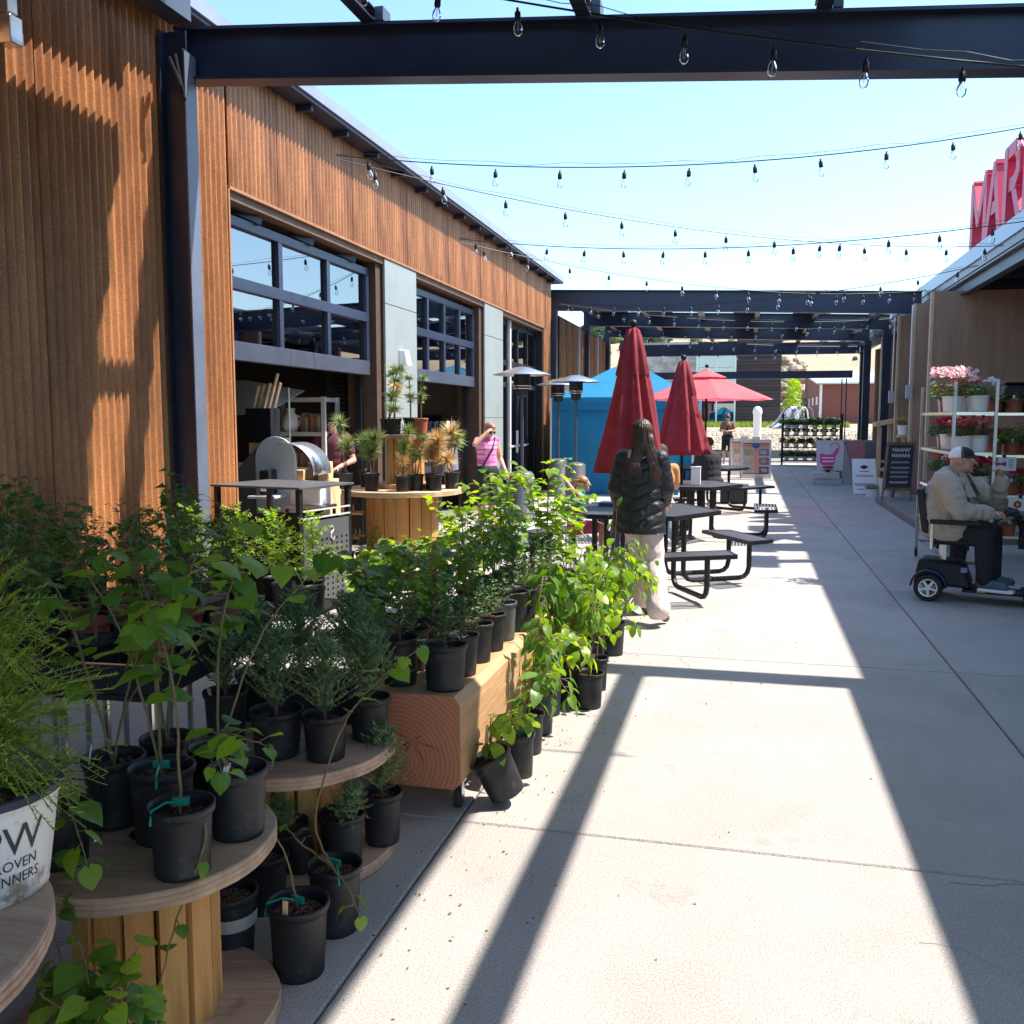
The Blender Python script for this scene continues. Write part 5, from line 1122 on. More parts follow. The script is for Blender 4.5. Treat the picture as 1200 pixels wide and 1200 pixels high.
def picnic(label, loc, rz, seats):
    t = thing('picnic_table', label, 'picnic table', loc, rz, 'black steel picnic tables')
    m = MB(); hp = hexpts(rt_); slats(hp, .738, m, .04, .022, .5); slats(hp, .731, m, .12, .012, 1.4); o = m.build('table_top', TBL, t); o['kind'] = 'stuff'
    m = MB(); ho, hi = hexpts(rt_ + .012), hexpts(rt_ - .02)
    for k in range(6): a, b_, c_, d_ = ho[k], ho[(k + 1) % 6], hi[(k + 1) % 6], hi[k]; m.prism([a, b_, c_, d_], .70, .742)
    m.build('table_rim', STEELB, t, bevel=.003)
    for a in seats:
        u = Vector((math.cos(a), math.sin(a), 0)); v = Vector((-u.y, u.x, 0)); M = Matrix((u, v, Vector((0, 0, 1)))).transposed().to_4x4()
        sp = [(.93, -.46), (1.20, -.40), (1.20, .40), (.93, .46)]; m = MB(); slats(sp, .448, m, .04, .022, R(90)); m2 = MB(); m2.v = [tuple(M @ Vector(q)) for q in m.v]; m2.f = m.f; m2.mi = m.mi; o = m2.build('seat', TBL, t); o['kind'] = 'stuff'
        m = MB(); ctr = (1.06, 0); so = [(ctr[0] + (x - ctr[0]) * 1.07, y * 1.04) for x, y in sp]
        for k in range(4): m.prism([so[k], so[(k + 1) % 4], sp[(k + 1) % 4], sp[k]], .415, .452, M)
        m.build('seat_rim', STEELB, t)
        for s_ in (-.2, .2):
            p = [(.38, s_, .70), (.38, s_, .16)] + [(.38 + .10 * (1 - math.cos(q)), s_, .16 - .10 * math.sin(q) - .0) for q in (.5, 1.0, 1.57)] + [(.98, s_, .06)] + [(.98 + .10 * math.sin(q), s_, .06 + .10 * (1 - math.cos(q))) for q in (.5, 1.0, 1.57)] + [(1.08, s_, .42)]
            m = MB(); m.tube([M @ Vector(q) for q in p], .024, 8); m.build('leg_tube', STEELB, t)
    m = MB(); m.tube([(.35, 0, .70), (-.35, 0, .70)], .02, 6); m.tube([(0, .35, .69), (0, -.35, .69)], .02, 6); m.build('cross_bar', STEELB, t)
    return t
picnic('nearest black hexagonal picnic table beside the long haired woman', (-.98, 8.95, 0), 0, [R(30), R(-62), R(145), R(205)])
picnic('second black picnic table with the middle closed red umbrella', (-.80, 12.6, 0), 0, [R(0), R(-100), R(195), R(110)])
picnic('third black picnic table under the open red umbrella', (-.70, 17.0, 0), 0, [R(-40), R(-90), R(190), R(100)])
# ================================================================= UMBRELLAS
def closed_umbrella(label, loc, ztop_, zbot, r, rz):
    t = thing('closed_umbrella', label, 'umbrella', loc, rz, 'closed red umbrellas')
    MB().tube([(0, 0, 0), (0, 0, ztop_ - .05)], .019, 8).build('pole', STEELB, t)
    b = MB(); b.lathe([(0, .04), (.17, .04), (.20, .02), (.20, 0)], 24); b.build('base', STEELB, t)
    b = MB(); prof = []; H_ = ztop_ - zbot; n = 14
    for i in range(n + 1):
        f = i / n; z = zbot + H_ * (1 - f) * .0 + H_ * f; rr = r * (1 - f) ** .85 * .92 + .045; prof.append((rr, z))
    wob = lambda th, z: 1 + (.15 * math.cos(8 * th + .6 * math.sin(3 * z)) + .07 * math.cos(13 * th + 1 + 2 * z) + .05 * math.sin(3 * th + 4 * z) + .03 * math.cos(21 * th + 3 * z)) * min(1, (ztop_ - z) * 2)
    b.lathe([(prof[0][0] * .6, zbot + .03)] + prof + [(.01, ztop_ + .02)], 96, (0, 0, 0), wob); b.build('canopy', RED, t, smooth=True)
    b = MB(); b.lathe([(.145 * r / .27, ztop_ - .43), (.15 * r / .27, ztop_ - .42), (.10 * r / .27, ztop_ - .16), (.055, ztop_ + .0), (.01, ztop_ + .03)], 72, (0, 0, 0), lambda th, z: 1 + .13 * math.cos(8 * th + .5)); b.build('vent_flap', RED, t, smooth=True)
    b = MB(); b.ball((0, 0, ztop_ + .06), .038, 12, 8); b.lathe([(.012, 0), (.02, .02), (.012, .04)], 10, (0, 0, ztop_ + .01)); b.build('finial', STEELB, t, smooth=True)
    b = MB(); b.lathe([(.012, 0), (.012, .0)], 6); 
    return t
closed_umbrella('nearest closed red umbrella behind the long haired woman', (-1.06, 9.0, 0), 2.43, 1.08, .262, .3)
closed_umbrella('middle closed red umbrella right of the woman in black', (-.82, 12.6, 0), 2.33, 1.12, .285, 1.0)
t = thing('open_umbrella', 'open red umbrella over the far picnic table', 'umbrella', (-.70, 17.0, 0), R(12))
MB().tube([(0, 0, 0), (0, 0, 2.4)], .019, 8).build('pole', STEELB, t)
b = MB(); NP = 8; rr = 1.18; ring = []; vs = [(0, 0, 2.38)]
for q, z in ((.3, 2.27), (.65, 2.1), (1.0, 1.93)):
    for k in range(NP * 4):
        a = 2 * math.pi * k / (NP * 4); sc_ = (math.cos(math.pi / NP) / math.cos((a % (2 * math.pi / NP)) - math.pi / NP)); vs.append((rr * q * sc_ * math.cos(a), rr * q * sc_ * math.sin(a), z - .02 * q * math.sin((a * NP / 2)) ** 2))
N4 = NP * 4; fs = [(0, 1 + k, 1 + (k + 1) % N4) for k in range(N4)]
for g in range(2): fs += [(1 + g * N4 + k, 1 + (g + 1) * N4 + k, 1 + (g + 1) * N4 + (k + 1) % N4, 1 + g * N4 + (k + 1) % N4) for k in range(N4)]
b.add(vs, fs); b.build('canopy', REDO, t)
b = MB(); vs = [(0, 0, 2.46)] + [(.36 * math.cos(2 * math.pi * k / 8), .36 * math.sin(2 * math.pi * k / 8), 2.31) for k in range(8)]; b.add(vs, [(0, 1 + k, 1 + (k + 1) % 8) for k in range(8)]); b.build('vent_flap', REDO, t)
for k in range(8): a = 2 * math.pi * k / 8; MB().tube([(.03 * math.cos(a), .03 * math.sin(a), 2.35), (1.15 * math.cos(a), 1.15 * math.sin(a), 1.92)], .008, 5).build('rib', STEELB, t)
b = MB(); b.ball((0, 0, 2.51), .035, 10, 6); b.build('finial', STEELB, t)
# ================================================================= TENT
tt = thing('pop_up_tent', 'bright blue pop up tent with side walls behind the closed umbrellas', 'tent', (-2.55, 21.0, 0), 0)
x0, x1, y0, y1 = -1.45, 1.50, -1.5, 1.5; ze = 2.02; zp = 2.82
for x in (x0, x1):
    for y in (y0, y1): MB().box(x - .02, x + .02, y - .02, y + .02, 0, ze).build('leg', ALU, tt)
b = MB(); cpk = (0, 0, zp); hip = [(x0, y0, ze), (x1, y0, ze), (x1, y1, ze), (x0, y1, ze)]; md_ = [((a[0] + b_[0]) / 2, (a[1] + b_[1]) / 2, ze + .02) for a, b_ in zip(hip, hip[1:] + hip[:1])]
inn = [(v[0] * .22, v[1] * .22, zp - .12) for v in hip]
b.add([cpk] + inn + hip, [(0, 1 + k, 1 + (k + 1) % 4) for k in range(4)] + [(1 + k, 5 + k, 5 + (k + 1) % 4, 1 + (k + 1) % 4) for k in range(4)]); b.build('roof_cloth', BLUE, tt)
b = MB()
for k in range(4):
    a, c_ = hip[k], hip[(k + 1) % 4]; o_ = 1.012; b.add([(a[0] * o_, a[1] * o_, ze - .26), (c_[0] * o_, c_[1] * o_, ze - .26), (c_[0] * o_, c_[1] * o_, ze + .012), (a[0] * o_, a[1] * o_, ze + .012)], [(0, 1, 2, 3)])
b.build('valance', BLUE, tt)
def wall(xa, ya, xb, yb):
    b = MB(); nx, nz = 40, 18; vs = []; d = Vector((xb - xa, yb - ya, 0)); nn = Vector((d.y, -d.x, 0)).normalized()
    for j in range(nz + 1):
        for i in range(nx + 1):
            u, w = i / nx, j / nz; f = .035 * math.sin((u * 5 + w * 4) * 1.9) * (math.sin(math.pi * u)) + .03 * noise.noise(Vector((u * 4 - w * 3, w * 5, xa)))
            p = Vector((xa, ya, .02)) + d * u + nn * f; vs.append((p.x, p.y, .02 + (ze - .2) * w))
    b.add(vs, [(j * (nx + 1) + i, j * (nx + 1) + i + 1, (j + 1) * (nx + 1) + i + 1, (j + 1) * (nx + 1) + i) for j in range(nz) for i in range(nx)]); return b.build('side_wall', BLUE, tt, smooth=True)
wall(x0, y0 + .02, x1 - .28, y0 + .02); wall(x0 + .02, y1, x0 + .02, y0); wall(x0, y1 - .02, x1, y1 - .02)
# ================================================================= PATIO HEATERS
def heater(label, loc):
    t = thing('patio_heater', label, 'patio heater', loc, 0, 'patio heaters')
    b = MB(); b.lathe([(0, 2.40), (.10, 2.39), (.28, 2.33), (.44, 2.28), (.455, 2.265), (.43, 2.27), (.1, 2.36)], 36); b.build('reflector', STAIN, t, smooth=True)
    b = MB(); b.lathe([(.13, 2.34), (.13, 2.12), (.10, 2.05), (.09, 1.95), (.05, 1.93), (0, 1.93)], 24); b.build('burner_head', STEELB, t, smooth=True)
    m = MB()
    for z in (2.10, 2.06): m.tube([(.145 * math.cos(R(a)), .145 * math.sin(R(a)), z) for a in range(0, 361, 20)], .006, 5)
    m.build('guard_ring', STAIN, t)
    b = MB(); b.lathe([(.028, 1.93), (.028, .75)], 12); b.build('pole', STEELG, t, smooth=True)
    b = MB(); b.lathe([(.04, .78), (.15, .76), (.19, .72), (.19, .10), (.24, .06), (.25, .0)], 28); b.build('tank_housing', GREYP, t, smooth=True)
    return t
h1 = heater('patio heater nearest the garage doors, left of the others', (-3.42, 14.4, 0))
dup(h1, 'patio heater in front of the blue tent', (-3.10, 17.4, 0)); dup(h1, 'patio heater half hidden behind the nearest one', (-3.75, 19.0, 0))
# ================================================================= A-FRAME MENU SIGN
def aframe(label, loc, rz):
    t = thing('a_frame_sign', label, 'sign', loc, rz); W2 = .39; H = 1.05; FR = mat('pale orange frame', (.62, .55, .5), rough=.5)
    for s_ in (-1, 1):
        M = Matrix.Translation((0, s_ * .22, 0)) @ Matrix.Rotation(R(11) * s_, 4, 'X')
        m = MB(); m.box(-W2, W2, -.015, .015, 0, .12, M); m.box(-W2, W2, -.015, .015, H - .09, H, M); m.box(-W2, -W2 + .04, -.015, .015, .12, H - .09, M); m.box(W2 - .04, W2, -.015, .015, .12, H - .09, M); m.box(-.1, .1, -.02, .02, H, H + .07, M); m.build('frame', FR, t)
        MB().box(-W2 + .04, W2 - .04, -.008, .008, .12, H - .09, M).build('panel', mat('lilac print', (.45, .36, .50), (.6, .5, .6), rough=.6, scale=10), t)
        if s_ == -1:
            or_ = mat('orange print', (.62, .18, .08), (.7, .28, .12), rough=.6, scale=12)
            MB().box(-.05, .05, -.011, -.0085, .15, .82, M).build('print', or_, t); MB().box(-.34, .34, -.011, -.0085, .84, .94, M).build('print', or_, t)
            MB().box(-.34, .34, -.0125, -.0112, .935, .95, M).build('print', INK, t); MB().box(-.34, .30, -.011, -.0085, .125, .145, M).build('print', INK, t)
            b = MB(); b.prism([(.11 * math.cos(R(a)), .07 * math.sin(R(a)) + .88) for a in range(0, 360, 30)], .0115, .0135, M @ Matrix.Rotation(R(90), 4, 'X')); b.build('print', mat('navy print', (.06, .07, .2), rough=.5), t)
            fc = [(.55, .4, .25), (.25, .2, .3), (.6, .5, .3), (.3, .15, .2), (.5, .45, .35), (.2, .12, .1)]
            for i in range(6):
                cx = (-.20, .20)[i % 2]; cz = .70 - (i // 2) * .24
                MB().box(cx - .13, cx + .13, -.011, -.0085, cz - .09, cz + .1, M).build('print', mat('photo %d' % i, tuple(v * .5 for v in fc[i]), fc[i], rough=.5, scale=22, width=.2), t)
                b = MB(); b.prism([(cx + .09 * math.cos(R(a)), cz + .055 * math.sin(R(a))) for a in range(0, 360, 30)], .0115, .0125, M @ Matrix.Rotation(R(90), 4, 'X')); b.build('print', mat('food %d' % (i % 3), [(.12, .15, .05), (.55, .5, .4), (.2, .06, .04)][i % 3], [(.6, .35, .12), (.3, .12, .05), (.65, .6, .5)][i % 3], scale=40, width=.15), t)
    return t
aframe('folding menu board with food pictures on orange and lilac panels by the shade', (.26, 26.0, 0), R(4))
t = aframe('second folding board half hidden behind the menu board', (-.05, 27.4, 0), R(10))
bo = thing('bollard', 'white domed bollard beside the street', 'bollard', (.48, 45, terr_h(0, 45) - .1)); b = MB(); b.lathe([(.50, -.05), (.5, 0)], 8); b = MB(); b.lathe([(.18, 0), (.18, 1.38), (.21, 1.42), (.21, 1.55), (.17, 1.66), (.09, 1.73), (0, 1.75)], 24); b.build('post', WHITE, bo, smooth=True)
sc = thing('wave_bench', 'pale wavy ribbed concrete lounger on the bank by the dark building', 'sculpture', (2.15, 58.5, 1.0), R(10))
b = MB(); vs = []; n = 24
prof = [(-.85, .05), (-.6, .12), (-.3, .32), (-.05, .62), (.15, .95), (.35, 1.18), (.6, 1.28), (.8, 1.1), (.9, .6), (.95, 0)]
for j in range(15):
    y = -1.2 + j * .17
    for i, (x, z) in enumerate(prof): vs.append((x + .07 * math.sin(j * 2.1), y, z * (1 + .04 * math.sin(j * 2.1 + 1))))
b.add(vs, [(j * 10 + i, j * 10 + i + 1, (j + 1) * 10 + i + 1, (j + 1) * 10 + i) for j in range(14) for i in range(9)]); b.add([vs[i] for i in range(10)], [tuple(range(10))]); 
o = b.build('shell', mat('lilac grey concrete', (.34, .31, .34), (.6, .57, .58), rough=.7, scale=2, stretch=(3, .3, .3)), sc)
for k in range(5):
    b = MB(); b.tube([(x - .02 + k * .0, -1.23 + .02 * k, z) for x, z in prof], .05, 6); o = b.build('rib', WHITE if k % 2 else GREYP, sc); o.location = (.28 * k - .5 + .1, -.02 * k, .02)
    o.scale = (.8, 1, .95)
# ================================================================= RIGHT SIDE DISPLAYS
def rackshelf(t, x0, x1, y0, y1, z, nw=12):
    m = MB(); m.box(x0, x1, y0, y0 + .01, z - .03, z); m.box(x0, x1, y1 - .01, y1, z - .03, z); m.box(x0, x0 + .01, y0, y1, z - .03, z); m.box(x1 - .01, x1, y0, y1, z - .03, z)
    if x1 - x0 < y1 - y0:
        for i in range(nw): xx = x0 + (x1 - x0) * (i + .5) / nw; m.box(xx - .002, xx + .002, y0, y1, z - .008, z - .003)
    else:
        for i in range(nw): yy = y0 + (y1 - y0) * (i + .5) / nw; m.box(x0, x1, yy - .002, yy + .002, z - .008, z - .003)
    m.build('wire_shelf', CHROME, t)
RK = mat('galvanised rack', (.42, .42, .44), (.5, .5, .52), rough=.35, metal=.7)
r1 = thing('flower_rack', 'chrome rack on casters full of flowering pots, end on to the camera', 'rack', (0, 0, 0))
A0, A1, B0, B1 = 1.95, 2.32, 9.9, 11.65
for x in (A0, A1):
    for y in (B0, B1): MB().box(x - .014, x + .014, y - .014, y + .014, .12, 1.95).build('upright', RK, r1)
SZ = (.20, .50, .88, 1.27, 1.66)
for z in SZ: rackshelf(r1, A0, A1, B0, B1, z)
for x in (A0, A1):
    for y in (B0, B1): f_ = MB(); f_.box(x - .02, x + .02, y - .025, y + .025, .095, .119); w = f_.build('caster', CHROME, r1); MB().tube([(x - .012, y, .048), (x + .012, y, .048)], .045, 14).build('wheel', RUB, w)
r2 = thing('flower_rack', 'wide chrome rack with rows of red clay pots facing the walkway, behind the seated man', 'rack', (0, 0, 0))
C0, C1, D0, D1 = 2.62, 4.6, 11.75, 12.2
for x in (C0, C0 + .28 * 0, C1):
    for y in (D0, D1): MB().box(x - .014, x + .014, y - .014, y + .014, .0, 1.95).build('upright', RK, r2)
SZ2 = (.20, .62, 1.02, 1.32, 1.66); SZ2 = (.25, .72, 1.18, 1.66)
for z in SZ2: rackshelf(r2, C0, C1, D0, D1, z, 8)
random.seed(50)
PINKF = mat('pale pink petal', (.75, .36, .40), (.86, .74, .66), rough=.6, isl=.25, trans=.3, scale=25, width=.3); CRIM = mat('crimson petal', (.5, .02, .06), (.62, .04, .1), rough=.6, isl=.3, trans=.2); CORAL = mat('coral petal', (.62, .13, .12), (.72, .25, .2), rough=.6, isl=.2, trans=.2)
WPET = mat('white petal', (.72, .70, .74), (.8, .79, .8), rough=.6, isl=.08, trans=.2); MAG = mat('magenta petal', (.42, .02, .28), (.55, .05, .36), rough=.6, isl=.2, trans=.2); PURC = mat('dark purple centre', (.03, .01, .05)); YEL = mat('yellow petal', (.7, .5, .05), (.8, .62, .1), rough=.6)
F_pink = gen_begonia(1, .21, .26, 90, LEAF_G, fl=PINKF, nf=95, fr=.030); F_mag = gen_begonia(2, .10, .14, 26, LEAF_J, fl=MAG, nf=16, fr=.032)
F_white = gen_begonia(3, .15, .17, 70, LEAF_J, fl=WPET, nf=7, fr=.042, centre=PURC); F_coral = gen_begonia(4, .14, .16, 60, fl=CORAL, nf=80, fr=.024); F_crim = gen_begonia(5, .14, .17, 80, fl=CRIM, nf=60, fr=.03)
F_green = gen_begonia(6, .17, .2, 150, LEAF_J, ls=1.3); F_red2 = gen_begonia(7, .16, .14, 50, fl=CRIM, nf=80, fr=.028); F_yel = gen_begonia(8, .1, .1, 30, fl=YEL, nf=14, fr=.02)
FP = [(1.95, 10.0, 4, WPOT, F_pink, 'white pot with a big mass of pale pink blossom on the rack top'), (2.10, 10.30, 4, WPOT, F_mag, 'white pot of magenta blooms beside the pale pink mass on the rack top'), (2.18, 10.02, 4, WPOT, F_white, 'wide white pot of white daisies with dark centres on the rack top'), (2.2, 10.75, 4, WPOT, F_white, 'second pot of white flowers farther back on the rack top'),
      (2.05, 10.0, 3, WPOT, F_coral, 'white pot with coral geraniums at the left of the second shelf'), (2.20, 10.05, 3, WPOT, F_coral, 'big white pot with coral geraniums at the front of the second shelf'), (2.1, 10.8, 3, WPOT, F_crim, 'crimson flowering pot deep on the second shelf'),
      (2.06, 9.98, 2, WPOT, F_green, 'white pot with trailing green foliage on the third shelf'), (2.22, 10.0, 2, WPOT, F_crim, 'white pot with crimson flowers on the third shelf'), (2.1, 10.8, 2, WPOT, F_green, 'leafy pot deep on the third shelf'),
      (2.08, 10.3, 1, POT, F_red2, 'dark pot of crimson and orange flowers on the fourth shelf'), (2.1, 11.2, 1, POT, F_crim, 'crimson pot at the far end of the fourth shelf'),
      (2.06, 10.05, 0, POT, F_red2, 'black pot spilling red and pink flowers over the edge of the bottom shelf'), (2.1, 10.9, 0, POT, F_yel, 'yellow flowering pot on the bottom shelf')]
for x, y, k, m_, F_, lb_ in FP: potted(lb_, 'potted flowers', (x, y, SZ[k] + .002), .105, .16, F_, m=m_, group='flower pots on the end on rack')
t = potted('white lobelia pot leaning out of the rack over the walkway', 'potted flowers', (1.88, 10.1, .33), .07, .1, F_red2, s=.75)
t['label'] = 'hanging pot of pink and red blossom on the outside of the rack above the concrete'
BEG = [gen_begonia(s, .085, .085, 40) for s in (21, 22, 23)] + [gen_begonia(24, .10, .17, 90, LEAF_G, ls=1.1)]
rown = ['bottom', 'third', 'second', 'top']
for k, z in enumerate(SZ2):
    for i in range(9):
        x = C0 + .14 + i * .205 + U(-.01, .01); t = potted('red clay pot, %s from the left on the %s shelf of the wide rack' % (words[i], rown[k]), 'potted plant', (x, D0 + .11, z + .002), .09, .15, BEG[(i + k) % 4] if k != 3 else BEG[i % 3], s=U(1.15, 1.6), m=CLAY, group='red clay pots on the wide rack')
        MB().box(-.012, .012, -.083, -.080, .12, .19).build('plant_tag', WHITE, t, bevel=.003)
for k, z in enumerate(SZ2[1:]):
    for i in range(6):
        x = C0 + .2 + i * .3; potted('leafy pot behind the %s shelf front of the wide rack, %s from left' % (rown[k + 1], words[i]), 'potted plant', (x, D0 + .32, z + .002), .09, .14, (F_green, F_crim, BEG[3])[(i + k) % 3], m=CLAY, s=.9, group='back row pots on the wide rack')
for k in (1, 2, 3, 4):
    for i in range(4):
        y = 10.35 + i * .36; potted('flowering pot deep on the %s shelf of the end on rack, %s from front' % (('lowest', 'second lowest', 'middle', 'upper', 'topmost')[k], words[i]), 'potted flowers', (2.12 + .05 * (i % 2), y, SZ[k] + .002), .1, .15, (F_coral, F_green, F_crim, F_white)[(i + k) % 4], m=WPOT if i % 2 else CLAY, group='deep pots on the end on rack')
def card(lb_, x, z, colr, shape):
    t = thing('sign_card', lb_, 'sign', (x, D0 - .012, z), 0); MB().box(-.125, .125, -.003, 0, -.155, .0).build('card', WHITE, t); m = MB()
    if shape == 'flower': m.prism([(.048 * (1 if k % 2 else .8) * math.cos(R(30 * k)) - .03, .048 * (1 if k % 2 else .8) * math.sin(R(30 * k)) - .08) for k in range(12)], .0035, .005, Matrix.Rotation(R(90), 4, 'X'))
    else: m.prism([(-.1, -.05), (-.04, -.07), (.02, -.05), (.02, -.11), (-.04, -.09), (-.1, -.11)], .0035, .005, Matrix.Rotation(R(90), 4, 'X'))
    m.build('print', colr, t)
    if shape == 'flower': MB().box(-.045, -.015, -.0062, -.0055, -.095, -.065).build('print', YEL if colr != YEL else CORAL, t)
    for i in range(6): MB().box(.045, .045 + U(.04, .065), -.0045, -.0033, -.03 - i * .018, -.024 - i * .018).build('text_line', INK, t)
    MB().box(-.015, .015, -.01, .004, -.01, .03).build('clip', STEELB, t)
card('white card with a yellow flower clipped to the top shelf of the wide rack', 3.42, 1.64, YEL, 'flower'); card('white card with pink bows clipped behind the seated man\'s cap', 2.86, 1.16, CRIM, 'bow'); card('white card with a crimson flower clipped to the second shelf, right of the man\'s head', 3.28, 1.16, CRIM, 'flower')
card('white card with a pink flower clipped farthest right on the second shelf', 3.62, 1.16, MAG, 'bow'); card('white card with a red flower clipped to the lower shelf above the paper bag', 3.05, .70, CRIM, 'flower'); card('white card with dark pattern at the right of the lower shelf', 3.35, .70, PURC, 'bow')
b = thing('storage_bin', 'black bin standing on the top of the wide rack', 'bin', (3.12, 12.05, 1.662)); MB().box(-.24, .24, -.13, .13, 0, .33).build('bin_body', STEELB, b, bevel=.05); MB().box(-.25, .25, -.14, .14, .331, .35).build('lid', STEELB, b, bevel=.008)
# slatted pine stand, urn planters
bs = thing('pine_potting_bench', 'pale pine potting bench beside the plywood stalls', 'bench', (3.0, 23.8, .0)); 
MB().hexa([(-.05, -.3, 1.40), (.95, -.6, 1.62), (.95, .2, 1.62), (-.05, .3, 1.40), (-.05, -.3, 1.50), (.95, -.6, 1.72), (.95, .2, 1.72), (-.05, .3, 1.50)]).build('bench_top', PINE, bs)
for x, z in ((.0, 1.39), (.22, 1.44), (.85, 1.6)): MB().box(x, x + .09, -.2, -.12, 0, z).build('leg', PINE, bs)
MB().box(0, .9, -.18, .2, .55, .6).build('lower_board', PINE, bs)
DRY = gen_begonia(31, .2, .28, 60, mat('dry tan flowers', (.42, .33, .24), (.58, .48, .38), rough=.9, isl=.2)); ORF = gen_begonia(32, .13, .14, 40, fl=mat('tan orange blossom', (.55, .32, .14), (.65, .42, .2), rough=.8), nf=30, fr=.03)
potted('white vase with spreading dried flowers on the pine potting bench', 'potted flowers', (3.2, 21.8, .62), .12, .22, DRY, m=WPOT, s=1.2)
potted('white pot with tan orange blossom high by the stall divider', 'potted flowers', (3.15, 20.8, 1.25), .13, .2, ORF, m=WPOT); s_ = thing('plant_stand', 'tall narrow stand under the tan orange flowers', 'stand', (3.15, 20.8, 0)); MB().box(-.12, .12, -.12, .12, 1.2, 1.248).build('top', PINE, s_); MB().box(-.03, .03, -.03, .03, 0, 1.2).build('post', PINE, s_)
potted('large white pot with tan orange blossom on the floor behind the chalkboard', 'potted flowers', (2.75, 20.2, .0), .15, .4, ORF, m=WPOT, s=1.3); potted('small white tub with green plants in front of the white card sign', 'potted flowers', (2.5, 20.2, 0), .14, .18, F_green, m=WPOT, s=.7)
s_ = thing('vase_stand', 'pine board under the dried flower vase', 'stand', (3.2, 21.8, 0)); MB().box(-.2, .2, -.2, .2, .57, .62).build('top', PINE, s_); MB().box(-.04, .04, -.04, .04, 0, .57).build('post', PINE, s_)
# chalkboard easel
cb = thing('chalkboard_easel', 'wooden easel chalkboard with white chalk writing at the platform corner', 'sign', (2.72, 18.4, .122), R(6))
M = Matrix.Rotation(R(-9), 4, 'X')
fw_ = wood_mat('brown easel wood', (.14, .07, .04), (.25, .14, .08), 'z', 4)
m = MB(); m.beam((-.34, -.3, 0), (-.20, 0, 1.05), .035, .03); m.build('leg', fw_, cb); MB().beam((.16, -.3, 0), (.28, 0, 1.05), .035, .03).build('leg', fw_, cb)
MB().beam((.0, .35, 0), (.1, .02, 1.02), .035, .03).build('leg', fw_, cb)
def sk(u, v, d=0): f = v / 1.05; return Vector((-.34 + .14 * f + u * (.5 - .02 * f), -.3 + .3 * f - .02 - d, v))
m = MB(); m.hexa([sk(.05, .22), sk(.95, .22), sk(.95, .22, -.015), sk(.05, .22, -.015), sk(.05, 1.0), sk(.95, 1.0), sk(.95, 1.0, -.015), sk(.05, 1.0, -.015)]); m.build('board', mat('chalkboard', (.02, .022, .03), (.035, .037, .045), rough=.8), cb)
MB().beam(sk(-.02, 1.02), sk(1.02, 1.02), .03, .05).build('top_rail', fw_, cb); MB().beam(sk(-.02, .20), sk(1.02, .20), .03, .05).build('bottom_rail', fw_, cb)
random.seed(60); m = MB()
for j, v in enumerate((.9, .8, .68, .58, .50, .42, .32)):
    p = []; 
    for i in range(22): p.append(sk(.18 + .64 * i / 21, v + .032 * math.sin(i * 1.9 + j * 2) * (1.2 if j < 2 else .7), .004))
    m.tube(p, .006 if j in (0, 1, 6) else .004, 4)
m.build('chalk_writing', WHITE, cb)
# white card and goat sign, leaning
ws = thing('card_sign', 'leaning white card sign with a small dark emblem and lines of print', 'sign', (2.47, 21.0, 0), R(4)); M = Matrix.Rotation(R(-24), 4, 'X')
MB().box(-.24, .24, -.01, .01, 0.005, .80, M).build('card', WHITE, ws)
b = MB(); b.prism([(-.08, .62), (0, .66), (.09, .62), (.05, .58), (.0, .56), (-.06, .58)], .0105, .013, M @ Matrix.Rotation(R(90), 4, 'X')); b.build('emblem', INK, ws)
for i, (z, w, c_) in enumerate(((.50, .10, INK), (.42, .18, CORAL), (.39, .18, CORAL), (.22, .2, INK), (.19, .2, INK), (.10, .16, INK))): MB().box(-w, w, -.0125, -.0105, z, z + .015, M).build('print', c_, ws)
gs = thing('goat_sign', 'large pale board with a pink long horned goat emblem beside the plant rack', 'sign', (1.98, 24.0, 0), R(3)); M = Matrix.Translation((0, .10, .32)) @ Matrix.Rotation(R(-20), 4, 'X')
LIL = mat('pale lilac board', (.52, .47, .48), (.6, .55, .56), rough=.7); PK = mat('hot pink paint', (.62, .03, .22), (.7, .06, .28), rough=.5)
MB().box(-.28, .36, -.015, .015, 0, .78, M).build('board', LIL, gs); MB().box(-.42, .20, -.30, .1, .15, .30).build('ledge', LIL, gs, bevel=.01); MB().box(-.34, .26, -.26, .15, 0.002, .15).build('base', LIL, gs, bevel=.01)
MB().hexa([(.30, -.1, .0), (.62, .2, 0), (.62, .3, 0), (.30, 0, 0), (.36, .25, .95), (.40, .3, .95), (.40, .33, .95), (.36, .3, .95)]).build('side_prop', LIL, gs)
b = MB(); G_ = M @ Matrix.Rotation(R(90), 4, 'X'); b.prism([(-.20, .42), (-.21, .22), (-.15, .14), (.12, .14), (.15, .22), (.16, .36), (.23, .46), (.26, .56), (.19, .58), (.15, .50), (.08, .42), (-.05, .40), (-.15, .44)], .0155, .019, G_); b.build('goat_emblem', PK, gs)
hr = MB(); hr.tube([G_ @ Vector((.20 + .10 * math.cos(R(a)) - .05, .62 + .10 * math.sin(R(a)), .018)) for a in range(-30, 200, 15)], .011, 5); hr.build('goat_horn', PK, gs)
for zt in (.31, .22): MB().box(-.15, .12, -.0205, -.0195, zt, zt + .03, M).build('lettering', WHITE, gs)
random.seed(9); potted('small pink and purple flowers on the ledge of the goat board', 'potted flowers', (1.93, 23.8, .302), .05, .05, F_red2, s=.7)
